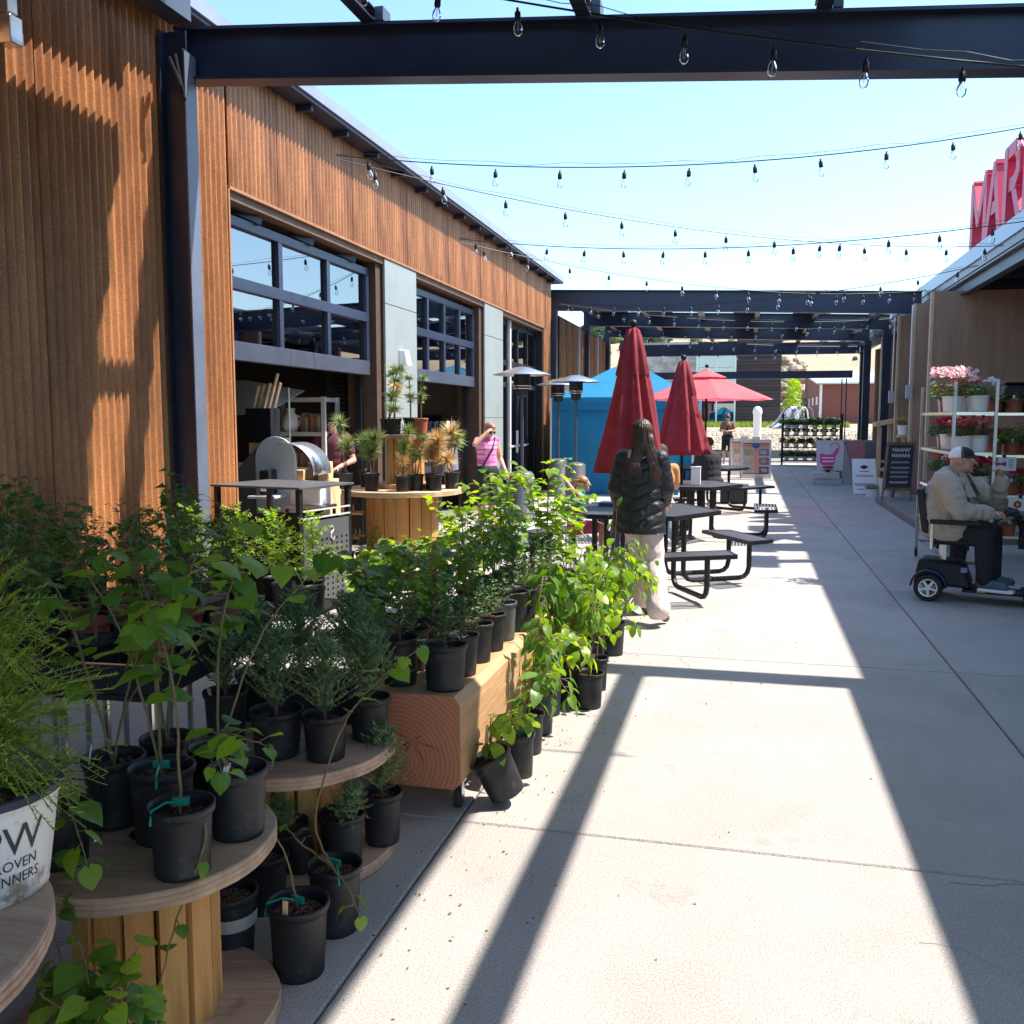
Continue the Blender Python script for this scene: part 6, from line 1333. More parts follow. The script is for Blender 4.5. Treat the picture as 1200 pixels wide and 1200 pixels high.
po = thing('pink_board', 'dusty pink board with round prints leaning behind the goat board', 'sign', (2.72, 24.8, 0)); MB().hexa([(-.15, 0, 0), (.2, 0, 0), (.2, .04, 0), (-.15, .04, 0), (-.25, .2, 1.05), (.15, .2, 1.05), (.15, .24, 1.05), (-.25, .24, 1.05)]).build('board', mat('dusty pink', (.42, .16, .17), (.48, .2, .2), rough=.7), po)
for x, z in ((-.08, .3), (.02, .62), (-.05, .85)): b = MB(); b.ball((x, .04 + z * .19, z), (.07, .01, .07), 12, 6); b.build('print', CRIM, po)
gt = thing('cloth_table', 'grey cloth covered stall table with papers near the dark door', 'table', (2.75, 26.5, 0)); MB().box(-.45, .6, -.4, .5, 0, 1.0).build('cloth', mat('taupe cloth', (.2, .17, .17), (.27, .23, .23), rough=.9, bump=.4, scale=3), gt, bevel=.03)
for i, (x, z) in enumerate(((-.3, 1.002), (0, 1.002), (.3, 1.002), (-.25, 1.03))): o = MB().box(x, x + .22, -.3 + i * .05, -.05, z, z + .02).build('papers', WHITE if i % 2 else mat('pink papers', (.5, .3, .36)), None, loc=(2.75, 26.5, .002)); tag(o, '%s stack of papers on the cloth covered stall table' % ('leftmost pink', 'middle white', 'rightmost pink', 'upper white')[i], 'papers', 'papers on the stall table')
# black plant rack at the far end
pr_ = thing('plant_rack', 'tall black steel rack on casters packed with green plants at the far end', 'rack', (1.2, 33.2, 0))
for x in (0, 1.9):
    for y in (0, .5): MB().box(x - .03, x + .03, y - .03, y + .03, .1, 1.75 if y else 1.75).build('upright', STEELB, pr_); MB().tube([(x - .02, y, .06), (x + .02, y, .06)], .06, 10).build('wheel', RUB, pr_)
ZR = (.18, .62, 1.02, 1.25)
for z in ZR: MB().box(0, 1.9, 0, .5, z - .03, z).build('shelf', STEELB, pr_)
BIGF = [gen_begonia(s, .26, .36, 200, LEAF_J, ls=2.6) for s in (41, 42)]; random.seed(71)
for k, z in enumerate(ZR):
    for i in range(6):
        x = 1.35 + i * .3; potted('leafy potted plant, %s from the left on the %s shelf of the black rack' % (words[i], ('bottom', 'second', 'third', 'top')[k]), 'potted plant', (x, 33.35, z + .002), .09, .13, BIGF[(i + k) % 2], m=WPOT, s=(.8 if k < 2 else (.45 if k == 2 else .95)), group='plants on the black rack')
# striped shadow painted as dark slats on the concrete
dg = thing('shadow_patch', 'round slotted drain grate in the sunlit concrete near the woman\'s feet', 'painted_shadow', (-1.02, 8.0, .0)); 
m = MB(); slats([(.28 * math.cos(R(a)), .28 * math.sin(R(a))) for a in range(0, 360, 15)], .004, m, .035, .018, R(90)); m.build('shadow_slats', NAVY, dg)
# ================================================================= STRING LIGHTS
SOCK = MB(); SOCK.lathe([(0, 0), (.008, 0), (.010, -.02), (.020, -.03), (.022, -.075), (.018, -.085), (0, -.085)], 10); SOCKM = SOCK.mesh('socket', STEELB, smooth=True)
GL = MB(); GL.lathe([(.013, -.084), (.017, -.098), (.027, -.118), (.030, -.14), (.026, -.160), (.014, -.174), (0, -.178)], 12); GLM = GL.mesh('bulb_glass', BULBG, smooth=True)
FI = MB(); FI.tube([(.006, 0, -.09), (.008, 0, -.13), (0, 0, -.145), (-.008, 0, -.13), (-.006, 0, -.09)], .0012, 4); FIM = FI.mesh('filament', STAIN)
def string(label, a, b_, sag, nb, first=.5, group='bulb strings over the walkway', wire2=True):
    a = Vector(a); b_ = Vector(b_); t = thing('string_lights', label, 'string lights', a, 0, group)
    f = lambda u: (b_ - a) * u + Vector((0, 0, -4 * sag * u * (1 - u)))
    m = MB(); m.tube([f(i / 40) for i in range(41)], .006, 5); m.build('cable', STEELB, t)
    if wire2: m = MB(); m.tube([f(i / 20) + Vector((0, 0, .035 * math.sin(math.pi * ((i * nb / 20) % 1)) + .012)) for i in range(21)], .0022, 4); m.build('support_wire', STEELB, t)
    for k in range(nb):
        bs = .8 if 'nearest' in label else 1.0
        p = f((k + first) / nb); h = obj('bulb', SOCKM, t, Matrix.Translation(p + Vector((0, 0, -.03))) @ Euler((U(-.12, .12), U(-.12, .12), U(0, 3))).to_matrix().to_4x4() @ Matrix.Scale(bs, 4)); obj('bulb_glass', GLM, h); obj('filament', FIM, h)
        MB().tube([p, p + Vector((0, 0, -.032))], .004, 4).build('drop_wire', STEELB, t) if k < 0 else None
random.seed(80)
string('bulb string nearest the camera, drooping in front of the near beam', (-2.35, 5.0, 4.08), (1.55, 5.0, 3.17), .06, 9, .62)
string('bulb string from the hall eave rising steeply to the right roof edge', (-4.1, 9.1, 4.25), (3.5, 10.7, 4.62), .30, 12)
string('bulb string from the same eave hook running back to the middle of the right roof', (-4.1, 9.2, 4.23), (3.5, 15.0, 4.05), .28, 13)
string('third bulb string, dipping low over the umbrellas to the right', (-4.1, 13.3, 4.18), (3.5, 11.9, 3.86), .25, 14)
string('fourth bulb string, slanting back to the far pergola corner', (-4.1, 13.4, 4.15), (3.5, 21.0, 4.2), .32, 14)
string('fifth bulb string, zigzagging forward from the far end of the eave', (-4.1, 20.6, 4.12), (3.5, 16.5, 4.0), .28, 14)
string('bulb string along the face of the far pergola', (-4.1, 20.8, 4.12), (3.5, 24.0, 3.95), .22, 14)
string('bulb string under the middle of the far pergola', (-4.2, 25.5, 4.05), (3.4, 23.0, 3.85), .2, 13)
string('bulb string under the back of the far pergola', (-4.2, 25.6, 4.0), (3.4, 29.6, 3.7), .15, 13)
string('rearmost bulb string near the end beam', (-4.2, 32.0, 3.9), (3.5, 29.9, 3.7), .15, 13)
for o_ in ((-3.9, 15.0, 0),): pass
# ================================================================= PEOPLE
def V3(*a): return Vector(a)
STAND = dict(pel=(0, 0, .95), waist=(0, 0, 1.08), chest=(0, 0, 1.30), neck=(0, -.01, 1.46), head=(0, .015, 1.59),
             Lsh=(-.17, -.01, 1.40), Lel=(-.23, -.03, 1.14), Lwr=(-.23, .06, .90), Rsh=(.17, -.01, 1.40), Rel=(.23, -.03, 1.14), Rwr=(.23, .06, .90),
             Lhip=(-.09, 0, .92), Lkn=(-.10, .02, .50), Lan=(-.10, -.03, .08), Lto=(-.11, .12, .03), Rhip=(.09, 0, .92), Rkn=(.10, .02, .50), Ran=(.10, -.03, .08), Rto=(.11, .12, .03))
def joints(s=1, **k):
    J = {a: Vector(b) * s for a, b in STAND.items()}
    for a, b in k.items(): J[a] = Vector(b)
    return J
def basis(J):
    up = (J['neck'] - J['pel']).normalized(); r = (J['Rsh'] - J['Lsh']).normalized(); f = up.cross(r).normalized(); r = f.cross(up).normalized()
    return Matrix((r, f, up)).transposed()
def torso(mb, J, s, g=1, e=0, belly=0):
    B = basis(J); f = B @ V3(0, 1, 0)
    ell_prim(mb, J['chest'], ((.155 * g) * s + e, (.105 * g) * s + e, .165 * s + e), B); ell_prim(mb, (J['waist'] + J['chest']) / 2 + f * belly * .5, (.14 * g * s + e, .10 * g * s + e + belly * .6, .15 * s + e), B)
    ell_prim(mb, J['waist'] + f * belly, (.14 * g * s + e, .10 * g * s + e + belly, .13 * s + e), B); ell_prim(mb, J['pel'], (.155 * g * s + e, .115 * g * s + e, .12 * s + e), B)
    cone_prim(mb, J['Lsh'], J['Rsh'], .052 * s + e, .052 * s + e); cone_prim(mb, J['chest'] + (J['neck'] - J['chest']) * .5, J['neck'], .075 * s + e, .052 * s + e * .3)
def limb(mb, a, b, r1, r2, fr=1.0): b = a + (b - a) * fr; cone_prim(mb, a, b, r1, r1 + (r2 - r1) * fr)
def hand(mb, wr, d, side, s, curl=.5, nrm=None):
    d = d.normalized(); nrm = (nrm or V3(0, 0, -1)); w = d.cross(nrm); w = w.normalized() if w.length > .1 else V3(1, 0, 0); nrm = w.cross(d).normalized()
    B = Matrix((d, w, nrm)).transposed(); c = wr + d * .045 * s; ell_prim(mb, c, (.05 * s, .038 * s, .016 * s), B)
    for i, L_ in enumerate((.068, .078, .073, .056)):
        b0 = wr + d * .085 * s + w * (.027 - .018 * i) * s; d1 = (d * math.cos(curl) - nrm * -math.sin(curl)).normalized(); m1 = b0 + d1 * L_ * .5 * s; d2 = (d * math.cos(curl * 2.2) + nrm * math.sin(curl * 2.2)).normalized()
        cone_prim(mb, b0, m1, .0088 * s, .008 * s, 8); cone_prim(mb, m1, m1 + d2 * L_ * .45 * s, .008 * s, .007 * s, 8)
    t0 = wr + d * .03 * s + w * .03 * s * side; t1 = t0 + (d * .7 + w * side * .8 + nrm * .4).normalized() * .04 * s; cone_prim(mb, t0, t1, .011 * s, .0095 * s, 8); cone_prim(mb, t1, t1 + (d + nrm * .5).normalized() * .028 * s, .0095 * s, .008 * s, 8)
def person(label, loc, rz, J, s=1, g=1, belly=0, vox=.012, skin=None, hrot=(0, 0, 0), hair=None, hairm=None, clothes=(), extras=None, eyes=True, arm=1.0, leg=1.0, cat='person', curl=.6, hnrm=None):
    skin = skin or SKIN; t = thing('person', label, cat, loc, rz); m = MB(); H = Euler(hrot).to_matrix() @ basis(J).copy().identity() if False else Euler(hrot).to_matrix()
    torso(m, J, s, g, 0, belly)
    hc = J['head']; k = max(s, .72)
    def hp(x, y, z): return hc + H @ (V3(x, y, z) * k)
    cone_prim(m, J['neck'] - V3(0, 0, .02) * s, hp(0, -.01, -.03), .054 * s * (1 + (g - 1) * .6), .050 * k * (1 + (g - 1) * .5))
    ell_prim(m, hp(0, -.012, .022), (.074 * k, .092 * k, .088 * k), H); ell_prim(m, hp(0, .028, -.05), (.052 * k * (1 + (g - 1) * .5), .052 * k, .052 * k), H); ell_prim(m, hp(0, .03, -.01), (.06 * k, .055 * k, .07 * k), H)
    cone_prim(m, hp(0, .082, .012), hp(0, .106, -.018), .010 * k, .014 * k, 8); ell_prim(m, hp(0, .078, -.056), (.022 * k, .012 * k, .008 * k), H, 8, 6); ell_prim(m, hp(0, .072, .03), (.05 * k, .018 * k, .010 * k), H, 8, 6); ell_prim(m, hp(0, .066, -.092), (.02 * k, .018 * k, .016 * k), H, 8, 6)
    for sd in (-1, 1): ell_prim(m, hp(sd * .078, -.012, -.005), (.010 * k, .018 * k, .030 * k), H, 8, 6)
    for sd, S_ in ((-1, 'L'), (1, 'R')):
        sh, el, wr = J[S_ + 'sh'], J[S_ + 'el'], J[S_ + 'wr']; hpj, kn, an, to = J[S_ + 'hip'], J[S_ + 'kn'], J[S_ + 'an'], J[S_ + 'to']; ga = 1 + (g - 1) * .7
        cone_prim(m, sh, el, .050 * s * ga * arm, .038 * s * ga * arm); cone_prim(m, el, wr, .038 * s * ga * arm, .025 * s * ga)
        hd = J.get(S_ + 'hd', wr + (wr - el)); hand(m, wr, hd - wr, -sd if S_ == 'L' else -sd, s, curl, hnrm)
        cone_prim(m, hpj, kn, .088 * s * ga * leg, .055 * s * ga * leg); cone_prim(m, kn, an, .054 * s * ga * leg, .036 * s); mid = kn.lerp(an, .3); ell_prim(m, mid + V3(0, -.012, 0) * s, (.05 * s * leg, .055 * s * leg, .10 * s)); 
        cone_prim(m, an - V3(0, 0, .02) * s, to, .036 * s, .028 * s)
    obj('body', blob('body', m, vox, skin, 3), t)
    for (nm, fn, mt, fold, sm, *hm) in clothes:
        c = MB(); fn(c, J, s, g); obj(nm, blob(nm, c, vox, mt, sm, fold, 6, hm[0] if hm else None), t)
    if hair: c = MB(); hair(c, hp, H, k, J); obj('hair', blob('hair', c, vox * .8, hairm or HAIRD, 2, .004, 25), t)
    if eyes:
        for sd in (-1, 1):
            b = MB(); p = hp(sd * .031, .078, .008); b.ball(p, .011 * k, 8, 6); e = b.build('eye', EYEW, t, smooth=True); b = MB(); b.ball(hp(sd * .031, .0865, .008), .0048 * k, 6, 5); b.build('iris', EYED, e)
    if extras: extras(t, hp, H, k, J)
    return t
def top_(e=.012, sl=1.0, low=0, belly=0, arme=None, loose=0):
    def f(c, J, s, g):
        torso(c, J, s, g, e, belly)
        if low: B = basis(J); ell_prim(c, J['pel'] + (J['pel'] - J['neck']).normalized() * low * .5, (.165 * g * s + e + loose, .12 * g * s + e + loose, low * .5 + .10 * s), B)
        a = arme if arme is not None else e; ga = 1 + (g - 1) * .7
        for S_ in 'LR':
            sh, el, wr = J[S_ + 'sh'], J[S_ + 'el'], J[S_ + 'wr']
            if sl > 0: limb(c, sh, el, .052 * s * ga + a, .040 * s * ga + a, min(1, sl * 2))
            if sl > .5: limb(c, el, wr, .040 * s * ga + a, .030 * s * ga + a * .8, (sl - .5) * 2)
    return f
def legs_(e=.012, fr=1.0, flare=0, waist=True):
    def f(c, J, s, g):
        ga = 1 + (g - 1) * .7
        if waist: ell_prim(c, J['pel'], (.158 * g * s + e, .118 * g * s + e, .11 * s + e), basis(J))
        for S_ in 'LR':
            h, k, a = J[S_ + 'hip'], J[S_ + 'kn'], J[S_ + 'an']; limb(c, h, k, .090 * s * ga + e, .058 * s * ga + e + flare * .5, min(1, fr * 2))
            if fr > .5: limb(c, k, a, .058 * s * ga + e + flare * .5, .045 * s * ga + e + flare, (fr - .5) * 2)
    return f
def shoes_(e=.008, sides='LR'):
    def f(c, J, s, g):
        for S_ in sides:
            a, t = J[S_ + 'an'], J[S_ + 'to']; d = (t - a); d.z = 0; d.normalize(); cone_prim(c, a - d * .03 - V3(0, 0, .035) * s, t, .036 * s + e, .030 * s + e); cone_prim(c, a - V3(0, 0, .01), a - V3(0, 0, .04) * s, .04 * s + e, .036 * s + e)
    return f
LHAIR = mat('long brown hair', (.020, .010, .007), (.085, .038, .022), rough=.5, scale=14, stretch=(1, 1, .12), mid=.52, width=.35)
# --- woman in the black quilted jacket, from behind, mid stride
JK = mat('black quilted nylon', (.012, .012, .016), (.024, .024, .032), rough=.5, scale=14, bump=.5, bscale=30, spec=.4)
PT_ = mat('cream flowered cotton', (.58, .46, .43), (.68, .56, .53), rough=.9, scale=5)
nt = PT_.node_tree; b_ = nt.nodes['Principled BSDF']; base = b_.inputs['Base Color'].links[0].from_socket
vo = nt.nodes.new('ShaderNodeTexVoronoi'); vo.inputs['Scale'].default_value = 24; tcn = nt.nodes.new('ShaderNodeTexCoord'); nt.links.new(tcn.outputs['Object'], vo.inputs['Vector'])
cmp_ = nt.nodes.new('ShaderNodeMath'); cmp_.operation = 'LESS_THAN'; cmp_.inputs[1].default_value = .16; nt.links.new(vo.outputs['Distance'], cmp_.inputs[0])
mx_ = nt.nodes.new('ShaderNodeMix'); mx_.data_type = 'RGBA'; nt.links.new(cmp_.outputs[0], mx_.inputs[0]); nt.links.new(base, mx_.inputs[6]); mx_.inputs[7].default_value = (.42, .24, .24, 1); nt.links.new(mx_.outputs[2], b_.inputs['Base Color'])
J = joints(.95, Lsh=(-.15, 0, 1.28), Rsh=(.145, .02, 1.285), Lel=(-.20, -.03, 1.04), Lwr=(-.19, .10, .84), Rel=(.185, .05, 1.05), Rwr=(.12, .22, .93), Lkn=(-.05, .16, .49), Lan=(-.02, .20, .085), Lto=(-.02, .34, .035), Rkn=(.12, .0, .47), Ran=(.22, -.20, .18), Rto=(.25, -.09, .045), head=(.0, .02, 1.475), neck=(0, 0, 1.36))
def jacket(c, J, s, g):
    c.lathe([(0, .62), (.215, .62), (.215, .75), (.205, .95), (.20, 1.12), (.175, 1.24), (.12, 1.305), (.080, 1.345), (.088, 1.39), (0, 1.39)], 32)
    c.v = [(x + .02 * math.sin(z * 5), y * .68 + .015 * math.sin(z * 7), z) for x, y, z in c.v]
    cone_prim(c, J['Lsh'], J['Rsh'], .066, .066)
    for S_ in 'LR': limb(c, J[S_ + 'sh'], J[S_ + 'el'], .073, .066); limb(c, J[S_ + 'el'], J[S_ + 'wr'], .066, .05)
def wide_legs(c, J, s, g):
    ell_prim(c, J['pel'], (.155, .12, .12))
    for S_ in 'LR':
        h, k_, a = J[S_ + 'hip'], J[S_ + 'kn'], J[S_ + 'an']; limb(c, h, k_, .096, .078); limb(c, k_, a, .078, .095); limb(c, a, a + (a - k_).normalized() * .05, .095, .09)
def hairfn(c, hp, H, k, J):
    ell_prim(c, hp(0, -.02, .03), (.084 * k, .100 * k, .094 * k), H); cone_prim(c, hp(0, -.035, -.01), hp(0, -.062, -.12), .079, .070); cone_prim(c, hp(0, -.062, -.12), hp(-.015, -.105, -.27), .066, .022)
    cone_prim(c, hp(.045, -.045, -.04), hp(.095, -.085, -.20), .050, .044); cone_prim(c, hp(.095, -.085, -.20), hp(.15, -.125, -.37), .042, .012); cone_prim(c, hp(-.05, -.03, -.04), hp(-.06, -.055, -.16), .038, .022)
def ladyx(t, hp, H, k, J):
    random.seed(5); b = MB()
    for i in range(420):
        a_ = U(-1, 1); rt_ = a_ > .1; x0 = .07 * a_ + (.03 if rt_ else 0); p0 = hp(x0, -.118 + .05 * a_ * a_, U(-.16, -.06)); mid = hp(x0 + (.035 if rt_ else -.005) + U(-.012, .012), -.145, -.22); e = hp(x0 + (.075 if rt_ else -.01) + U(-.03, .04), -.165 + U(-.02, .03), U(-.42, -.28) if rt_ else U(-.36, -.24))
        pts = curve_pts([p0, mid, e], 5); n_ = len(pts)
        for q_, (u, v) in enumerate(zip(pts, pts[1:])): w = V3(.0024, .001, 0) * (1 - .8 * q_ / n_); b.add([u - w, u + w, v + w * .9, v - w * .9], [(0, 1, 2, 3)])
    kind(b.build('hair_strands', mat('sunlit brown hair', (.022, .011, .008), (.11, .05, .03), rough=.45, scale=5, isl=.5, mid=.55, width=.5), t), 'stuff')
    bg_ = MB(); ell_prim(bg_, (0, 0, 0), (.035, .05, .025)); 
lady = person('woman seen from behind, long dark hair, black quilted jacket, cream flowered trousers', (-.80, 7.45, 0), R(-14), J, .95, 1.0, vox=.008, hair=hairfn, hairm=LHAIR, extras=ladyx, eyes=False,
    clothes=[('jacket', jacket, JK, .008, 4, .70), ('trousers', wide_legs, PT_, .02, 3, .065), ('sandals', shoes_(.006), mat('brown sandal', (.08, .04, .03), (.12, .07, .05)), 0, 2)], hrot=(0, 0, R(12)))
for ch in lady.children:
    if ch.name.startswith('hair') and not ch.name.startswith('hair_strands'):
        me = ch.data; vn = [v.normal.copy() for v in me.vertices]; hc = J['head']
        for v, nn in zip(me.vertices, vn):
            q = v.co; az = math.atan2(q.x - hc.x - .25 * max(0, hc.z - q.z), -(q.y - hc.y)); v.co = q + nn * (.0045 * math.sin(az * 34 + 5 * noise.noise(q * 7)) + .004 * noise.noise(Vector((q.x * 40, q.y * 40, q.z * 6))))
    if ch.name.startswith('jacket'):
        me = ch.data; vn = [v.normal.copy() for v in me.vertices]
        for v, nn in zip(me.vertices, vn):
            q = (v.co.z - .5 * abs(v.co.x) + 5) / .098; fr_ = abs(q - round(q)); q2 = 1 if abs(v.co.x) < .19 and v.co.z > .74 and v.co.z < 1.3 else .25; v.co += nn * q2 * (.012 * min(1, fr_ * 3.5) ** .6 - .007 + .006 * noise.noise(Vector((v.co.x * 30, v.co.y * 20, v.co.z * 12))) * min(1, fr_ * 4))
# --- man in the mobility scooter
JM = dict(pel=(0, -.14, .66), waist=(0, -.13, .78), chest=(0, -.10, .94), neck=(0, -.05, 1.10), head=(0, .01, 1.225), Lsh=(-.20, -.08, 1.05), Lel=(-.27, .24, .86), Lwr=(-.13, .30, 1.07), Lhd=(-.10, .27, 1.2),
          Rsh=(.20, -.08, 1.05), Rel=(.29, .08, .80), Rwr=(.17, .30, .80), Rhd=(.13, .42, .79), Lhip=(-.11, -.10, .62), Lkn=(-.15, .24, .60), Lan=(-.14, .26, .22), Lto=(-.15, .40, .165), Rhip=(.11, -.10, .62), Rkn=(.16, .25, .60), Ran=(.15, .27, .22), Rto=(.16, .42, .165))
J = {k: Vector(v) for k, v in JM.items()}
COAT = mat('tan windbreaker', (.33, .28, .215), (.45, .39, .31), rough=.75, scale=5, bump=1.0, bscale=9); TEE = mat('slate tee', (.07, .08, .10), (.10, .115, .14), rough=.9, scale=8)
def coat(c, J, s, g):
    B = basis(J)
    ell_prim(c, (0, -.17, .84), (.25, .14, .33), B); ell_prim(c, (0, -.16, .72), (.26, .14, .20), B); ell_prim(c, (0, -.11, .98), (.245, .125, .17), B)
    for sd in (-1, 1): ell_prim(c, (sd * .215, -.01, .86), (.05, .13, .24), Euler((.12, 0, -sd * .25)).to_matrix()); ell_prim(c, (sd * .215, -.05, .66), (.06, .17, .15))
    cone_prim(c, J['Lsh'], J['Rsh'], .085, .085); cone_prim(c, (-.1, -.1, 1.12), (.1, -.1, 1.12), .045, .045); cone_prim(c, (.1, -.1, 1.12), (.13, .04, 1.04), .04, .03); cone_prim(c, (-.1, -.1, 1.12), (-.13, .04, 1.04), .04, .03)
    for S_ in 'LR': limb(c, J[S_ + 'sh'], J[S_ + 'el'], .095, .078); limb(c, J[S_ + 'el'], J[S_ + 'wr'], .080, .052, .90)
def capx(t, hp, H, k, J):
    b = MB()
    def dome(a0, a1, nm, mt, r=1.0):
        b = MB(); vs = []; n, mm = 14, 7
        for j in range(mm + 1):
            el = (math.pi / 2) * j / mm
            for i in range(n + 1):
                a = a0 + (a1 - a0) * i / n; vs.append(hp(.088 * r * math.cos(el) * math.cos(a), -.012 + .106 * r * math.cos(el) * math.sin(a), .030 + .095 * r * math.sin(el) ** .9))
        b.add(vs, [(j * (n + 1) + i, j * (n + 1) + i + 1, (j + 1) * (n + 1) + i + 1, (j + 1) * (n + 1) + i) for j in range(mm) for i in range(n)]); o = b.build(nm, mt, t, smooth=True); sd = o.modifiers.new('s', 'SOLIDIFY'); sd.thickness = .004
        return o
    cp_ = dome(R(0) - .1, R(180) + .1, 'cap', mat('black cap cloth', (.012, .013, .018), rough=.8)); dome(R(170), R(370), 'cap_mesh', WHITE, 1.0)
    b = MB(); vs = []
    for j in range(5):
        for i in range(11):
            a = R(15 + 15 * i); e = j / 4; vs.append(hp(.082 * math.cos(a) * (1 + .05 * e), -.012 + .100 * math.sin(a) + e * .085 * math.sin(a), .036 - .012 * e + .012 * math.sin(a) * (1 - e * .3)))
    b.add(vs, [(j * 11 + i, j * 11 + i + 1, (j + 1) * 11 + i + 1, (j + 1) * 11 + i) for j in range(4) for i in range(10)]); o = b.build('cap_brim', mat('black cap cloth', (.01, .01, .01)), t, smooth=True); sd = o.modifiers.new('s', 'SOLIDIFY'); sd.thickness = .004
    b = MB(); b.add([hp(-.02, .09, .06), hp(.02, .09, .06), hp(.015, .082, .09), hp(-.015, .082, .09)], [(0, 1, 2, 3)]); o = b.build('cap_badge', WHITE, t); o.location.y = .006
SCX, SCY, SRZ = 2.02, 8.93, R(-106)
man = person('heavy man in a tan windbreaker and mesh cap riding the scooter, fist raised', (SCX - .18 * math.cos(R(-16)), SCY - .18 * math.sin(R(-16)), 0), SRZ - R(10), J, 1.02, 1.28, belly=.05, vox=.009, skin=SKINR, extras=capx, leg=1.0, curl=.9, hrot=(R(2), 0, R(12)),
    clothes=[('tee_shirt', top_(.010, .0, belly=.05), TEE, .004, 4), ('windbreaker', coat, COAT, .018, 2, .50), ('trousers', legs_(.008, 1.0, .006), BLACKC, .012, 3), ('shoes', shoes_(.012), mat('dark blue sneaker', (.04, .06, .09), (.12, .16, .2), rough=.6, scale=25), 0, 2)])
for o in list(man.children):
    if o.name.startswith('shoes'): MB().box(.10, .21, .22, .50, .118, .145).build('shoe_sole', WHITE, o, bevel=.01); MB().box(-.21, -.09, .22, .50, .118, .145).build('shoe_sole', WHITE, o, bevel=.01)
for ch in man.children:
    if ch.name.startswith('windbreaker'):
        me = ch.data; vn = [v.normal.copy() for v in me.vertices]
        for v, nn in zip(me.vertices, vn):
            q = v.co; d1 = (q - J['Rel']).length; d2 = (q - J['Lel']).length; dd_ = min(d1, d2); w_ = math.exp(-(dd_ / .16) ** 2) + .6 * math.exp(-((q.z - .70) / .10) ** 2)
            r_ = math.sin(dd_ * 95 + 6 * noise.noise(q * 5)) if dd_ < .3 else math.sin(q.z * 90 + 7 * noise.noise(q * 4))
            v.co = q + nn * (.0065 * w_ * r_ + .007 * (1 - 2 * abs(noise.noise(Vector((q.x * 7, q.y * 7, q.z * 11))))) - .003)
for sd in (-1, 1):
    m = MB(); m.hexa([(sd * .06, .06, 1.10), (sd * .11, .02, 1.11), (sd * .10, .0, 1.13), (sd * .05, .03, 1.13), (sd * .10, .16, .92), (sd * .17, .12, .92), (sd * .17, .10, .92), (sd * .10, .14, .92)]); m.build('lapel', COAT, man, bevel=.006)
for sd in (-1, 1):   # brows and mouth line
    m = MB(); m.tube([V3(sd * .012, .112, 1.262), V3(sd * .034, .110, 1.268), V3(sd * .052, .098, 1.260)], .0035, 5); m.build('eyebrow', mat('grey hair', (.3, .27, .25), rough=.8), man)
sct = thing('mobility_scooter', 'black and blue mobility scooter with a wire basket, ridden by the man in the cap', 'mobility scooter', (SCX, SCY, 0), SRZ)
SCB = mat('deep blue gloss plastic', (.01, .02, .07), (.02, .03, .1), rough=.2)
m = MB(); m.hexa([(-.2, -.12, .09), (.2, -.12, .09), (.2, .55, .09), (-.2, .55, .09), (-.2, -.12, .115), (.2, -.12, .115), (.2, .55, .115), (-.2, .55, .115)]); m.build('floor_board', STEELB, sct, bevel=.01)
m = MB(); m.hexa([(-.19, -.52, .13), (.19, -.52, .13), (.20, -.05, .12), (-.20, -.05, .12), (-.15, -.48, .36), (.15, -.48, .36), (.16, -.12, .34), (-.16, -.12, .34)]); m.build('battery_body', STEELB, sct, bevel=.03)
for sd in (-1, 1):
    m = MB(); 
    vs = [(sd * .20, -.38 + .15 * math.cos(R(a)), .13 + .15 * math.sin(R(a))) for a in range(0, 181, 20)] + [(sd * .30, -.38 + .15 * math.cos(R(a)), .13 + .15 * math.sin(R(a))) for a in range(0, 181, 20)]
    m.add(vs, [(i, i + 1, 11 + i, 10 + i) for i in range(9)]); f_ = m.build('rear_fender', SCB, sct, smooth=True); sdm = f_.modifiers.new('s', 'SOLIDIFY'); sdm.thickness = .012
    for (x, y, r, nm) in ((.26, -.38, .12, 'rear_wheel'), (.20, .46, .11, 'front_wheel')):
        w = bpy.data.objects.new(nm, None); col.objects.link(w); w.parent = sct; w.location = (sd * x, y, r); RM = Matrix.Rotation(R(90), 4, 'Y')
        b = MB(); b.lathe([(r * .66, -.03), (r * .9, -.036), (r, -.02), (r, .02), (r * .9, .036), (r * .66, .03), (r * .66, -.03)], 28); o = b.build('tyre', RUB, w, smooth=True); o.matrix_local = RM
        b = MB(); b.lathe([(r * .56, -.028), (r * .66, -.031), (r * .66, .031), (r * .56, .028), (r * .56, -.028)], 24); b.lathe([(0, .034), (r * .2, .034), (r * .2, -.034), (0, -.034)], 12)
        for k in range(5): a = 2 * math.pi * k / 5; b.beam((r * .15 * math.cos(a), r * .15 * math.sin(a), 0), (r * .6 * math.cos(a), r * .6 * math.sin(a), 0), .022, .05, (0, 0, 1))
        o = b.build('rim', ALU, w); o.matrix_local = RM
MB().box(.205, .235, -.13, -.08, .27, .31).build('side_reflector', mat('blue grey decal', (.15, .25, .4)), sct); MB().box(.201, .206, .0, .07, .10, .112).build('amber_reflector', mat('amber', (.6, .3, .05)), sct)
MB().tube([(0, -.30, .3), (0, -.30, .52)], .03, 10).build('seat_post', STAIN, sct)
MB().box(-.24, .24, -.38, .12, .50, .56).build('seat', STEELB, sct, bevel=.025)
MB().hexa([(-.22, -.46, .60), (.22, -.46, .60), (.22, -.38, .58), (-.22, -.38, .58), (-.2, -.52, .98), (.2, -.52, .98), (.2, -.46, .98), (-.2, -.46, .98)]).build('backrest', STEELB, sct, bevel=.02)
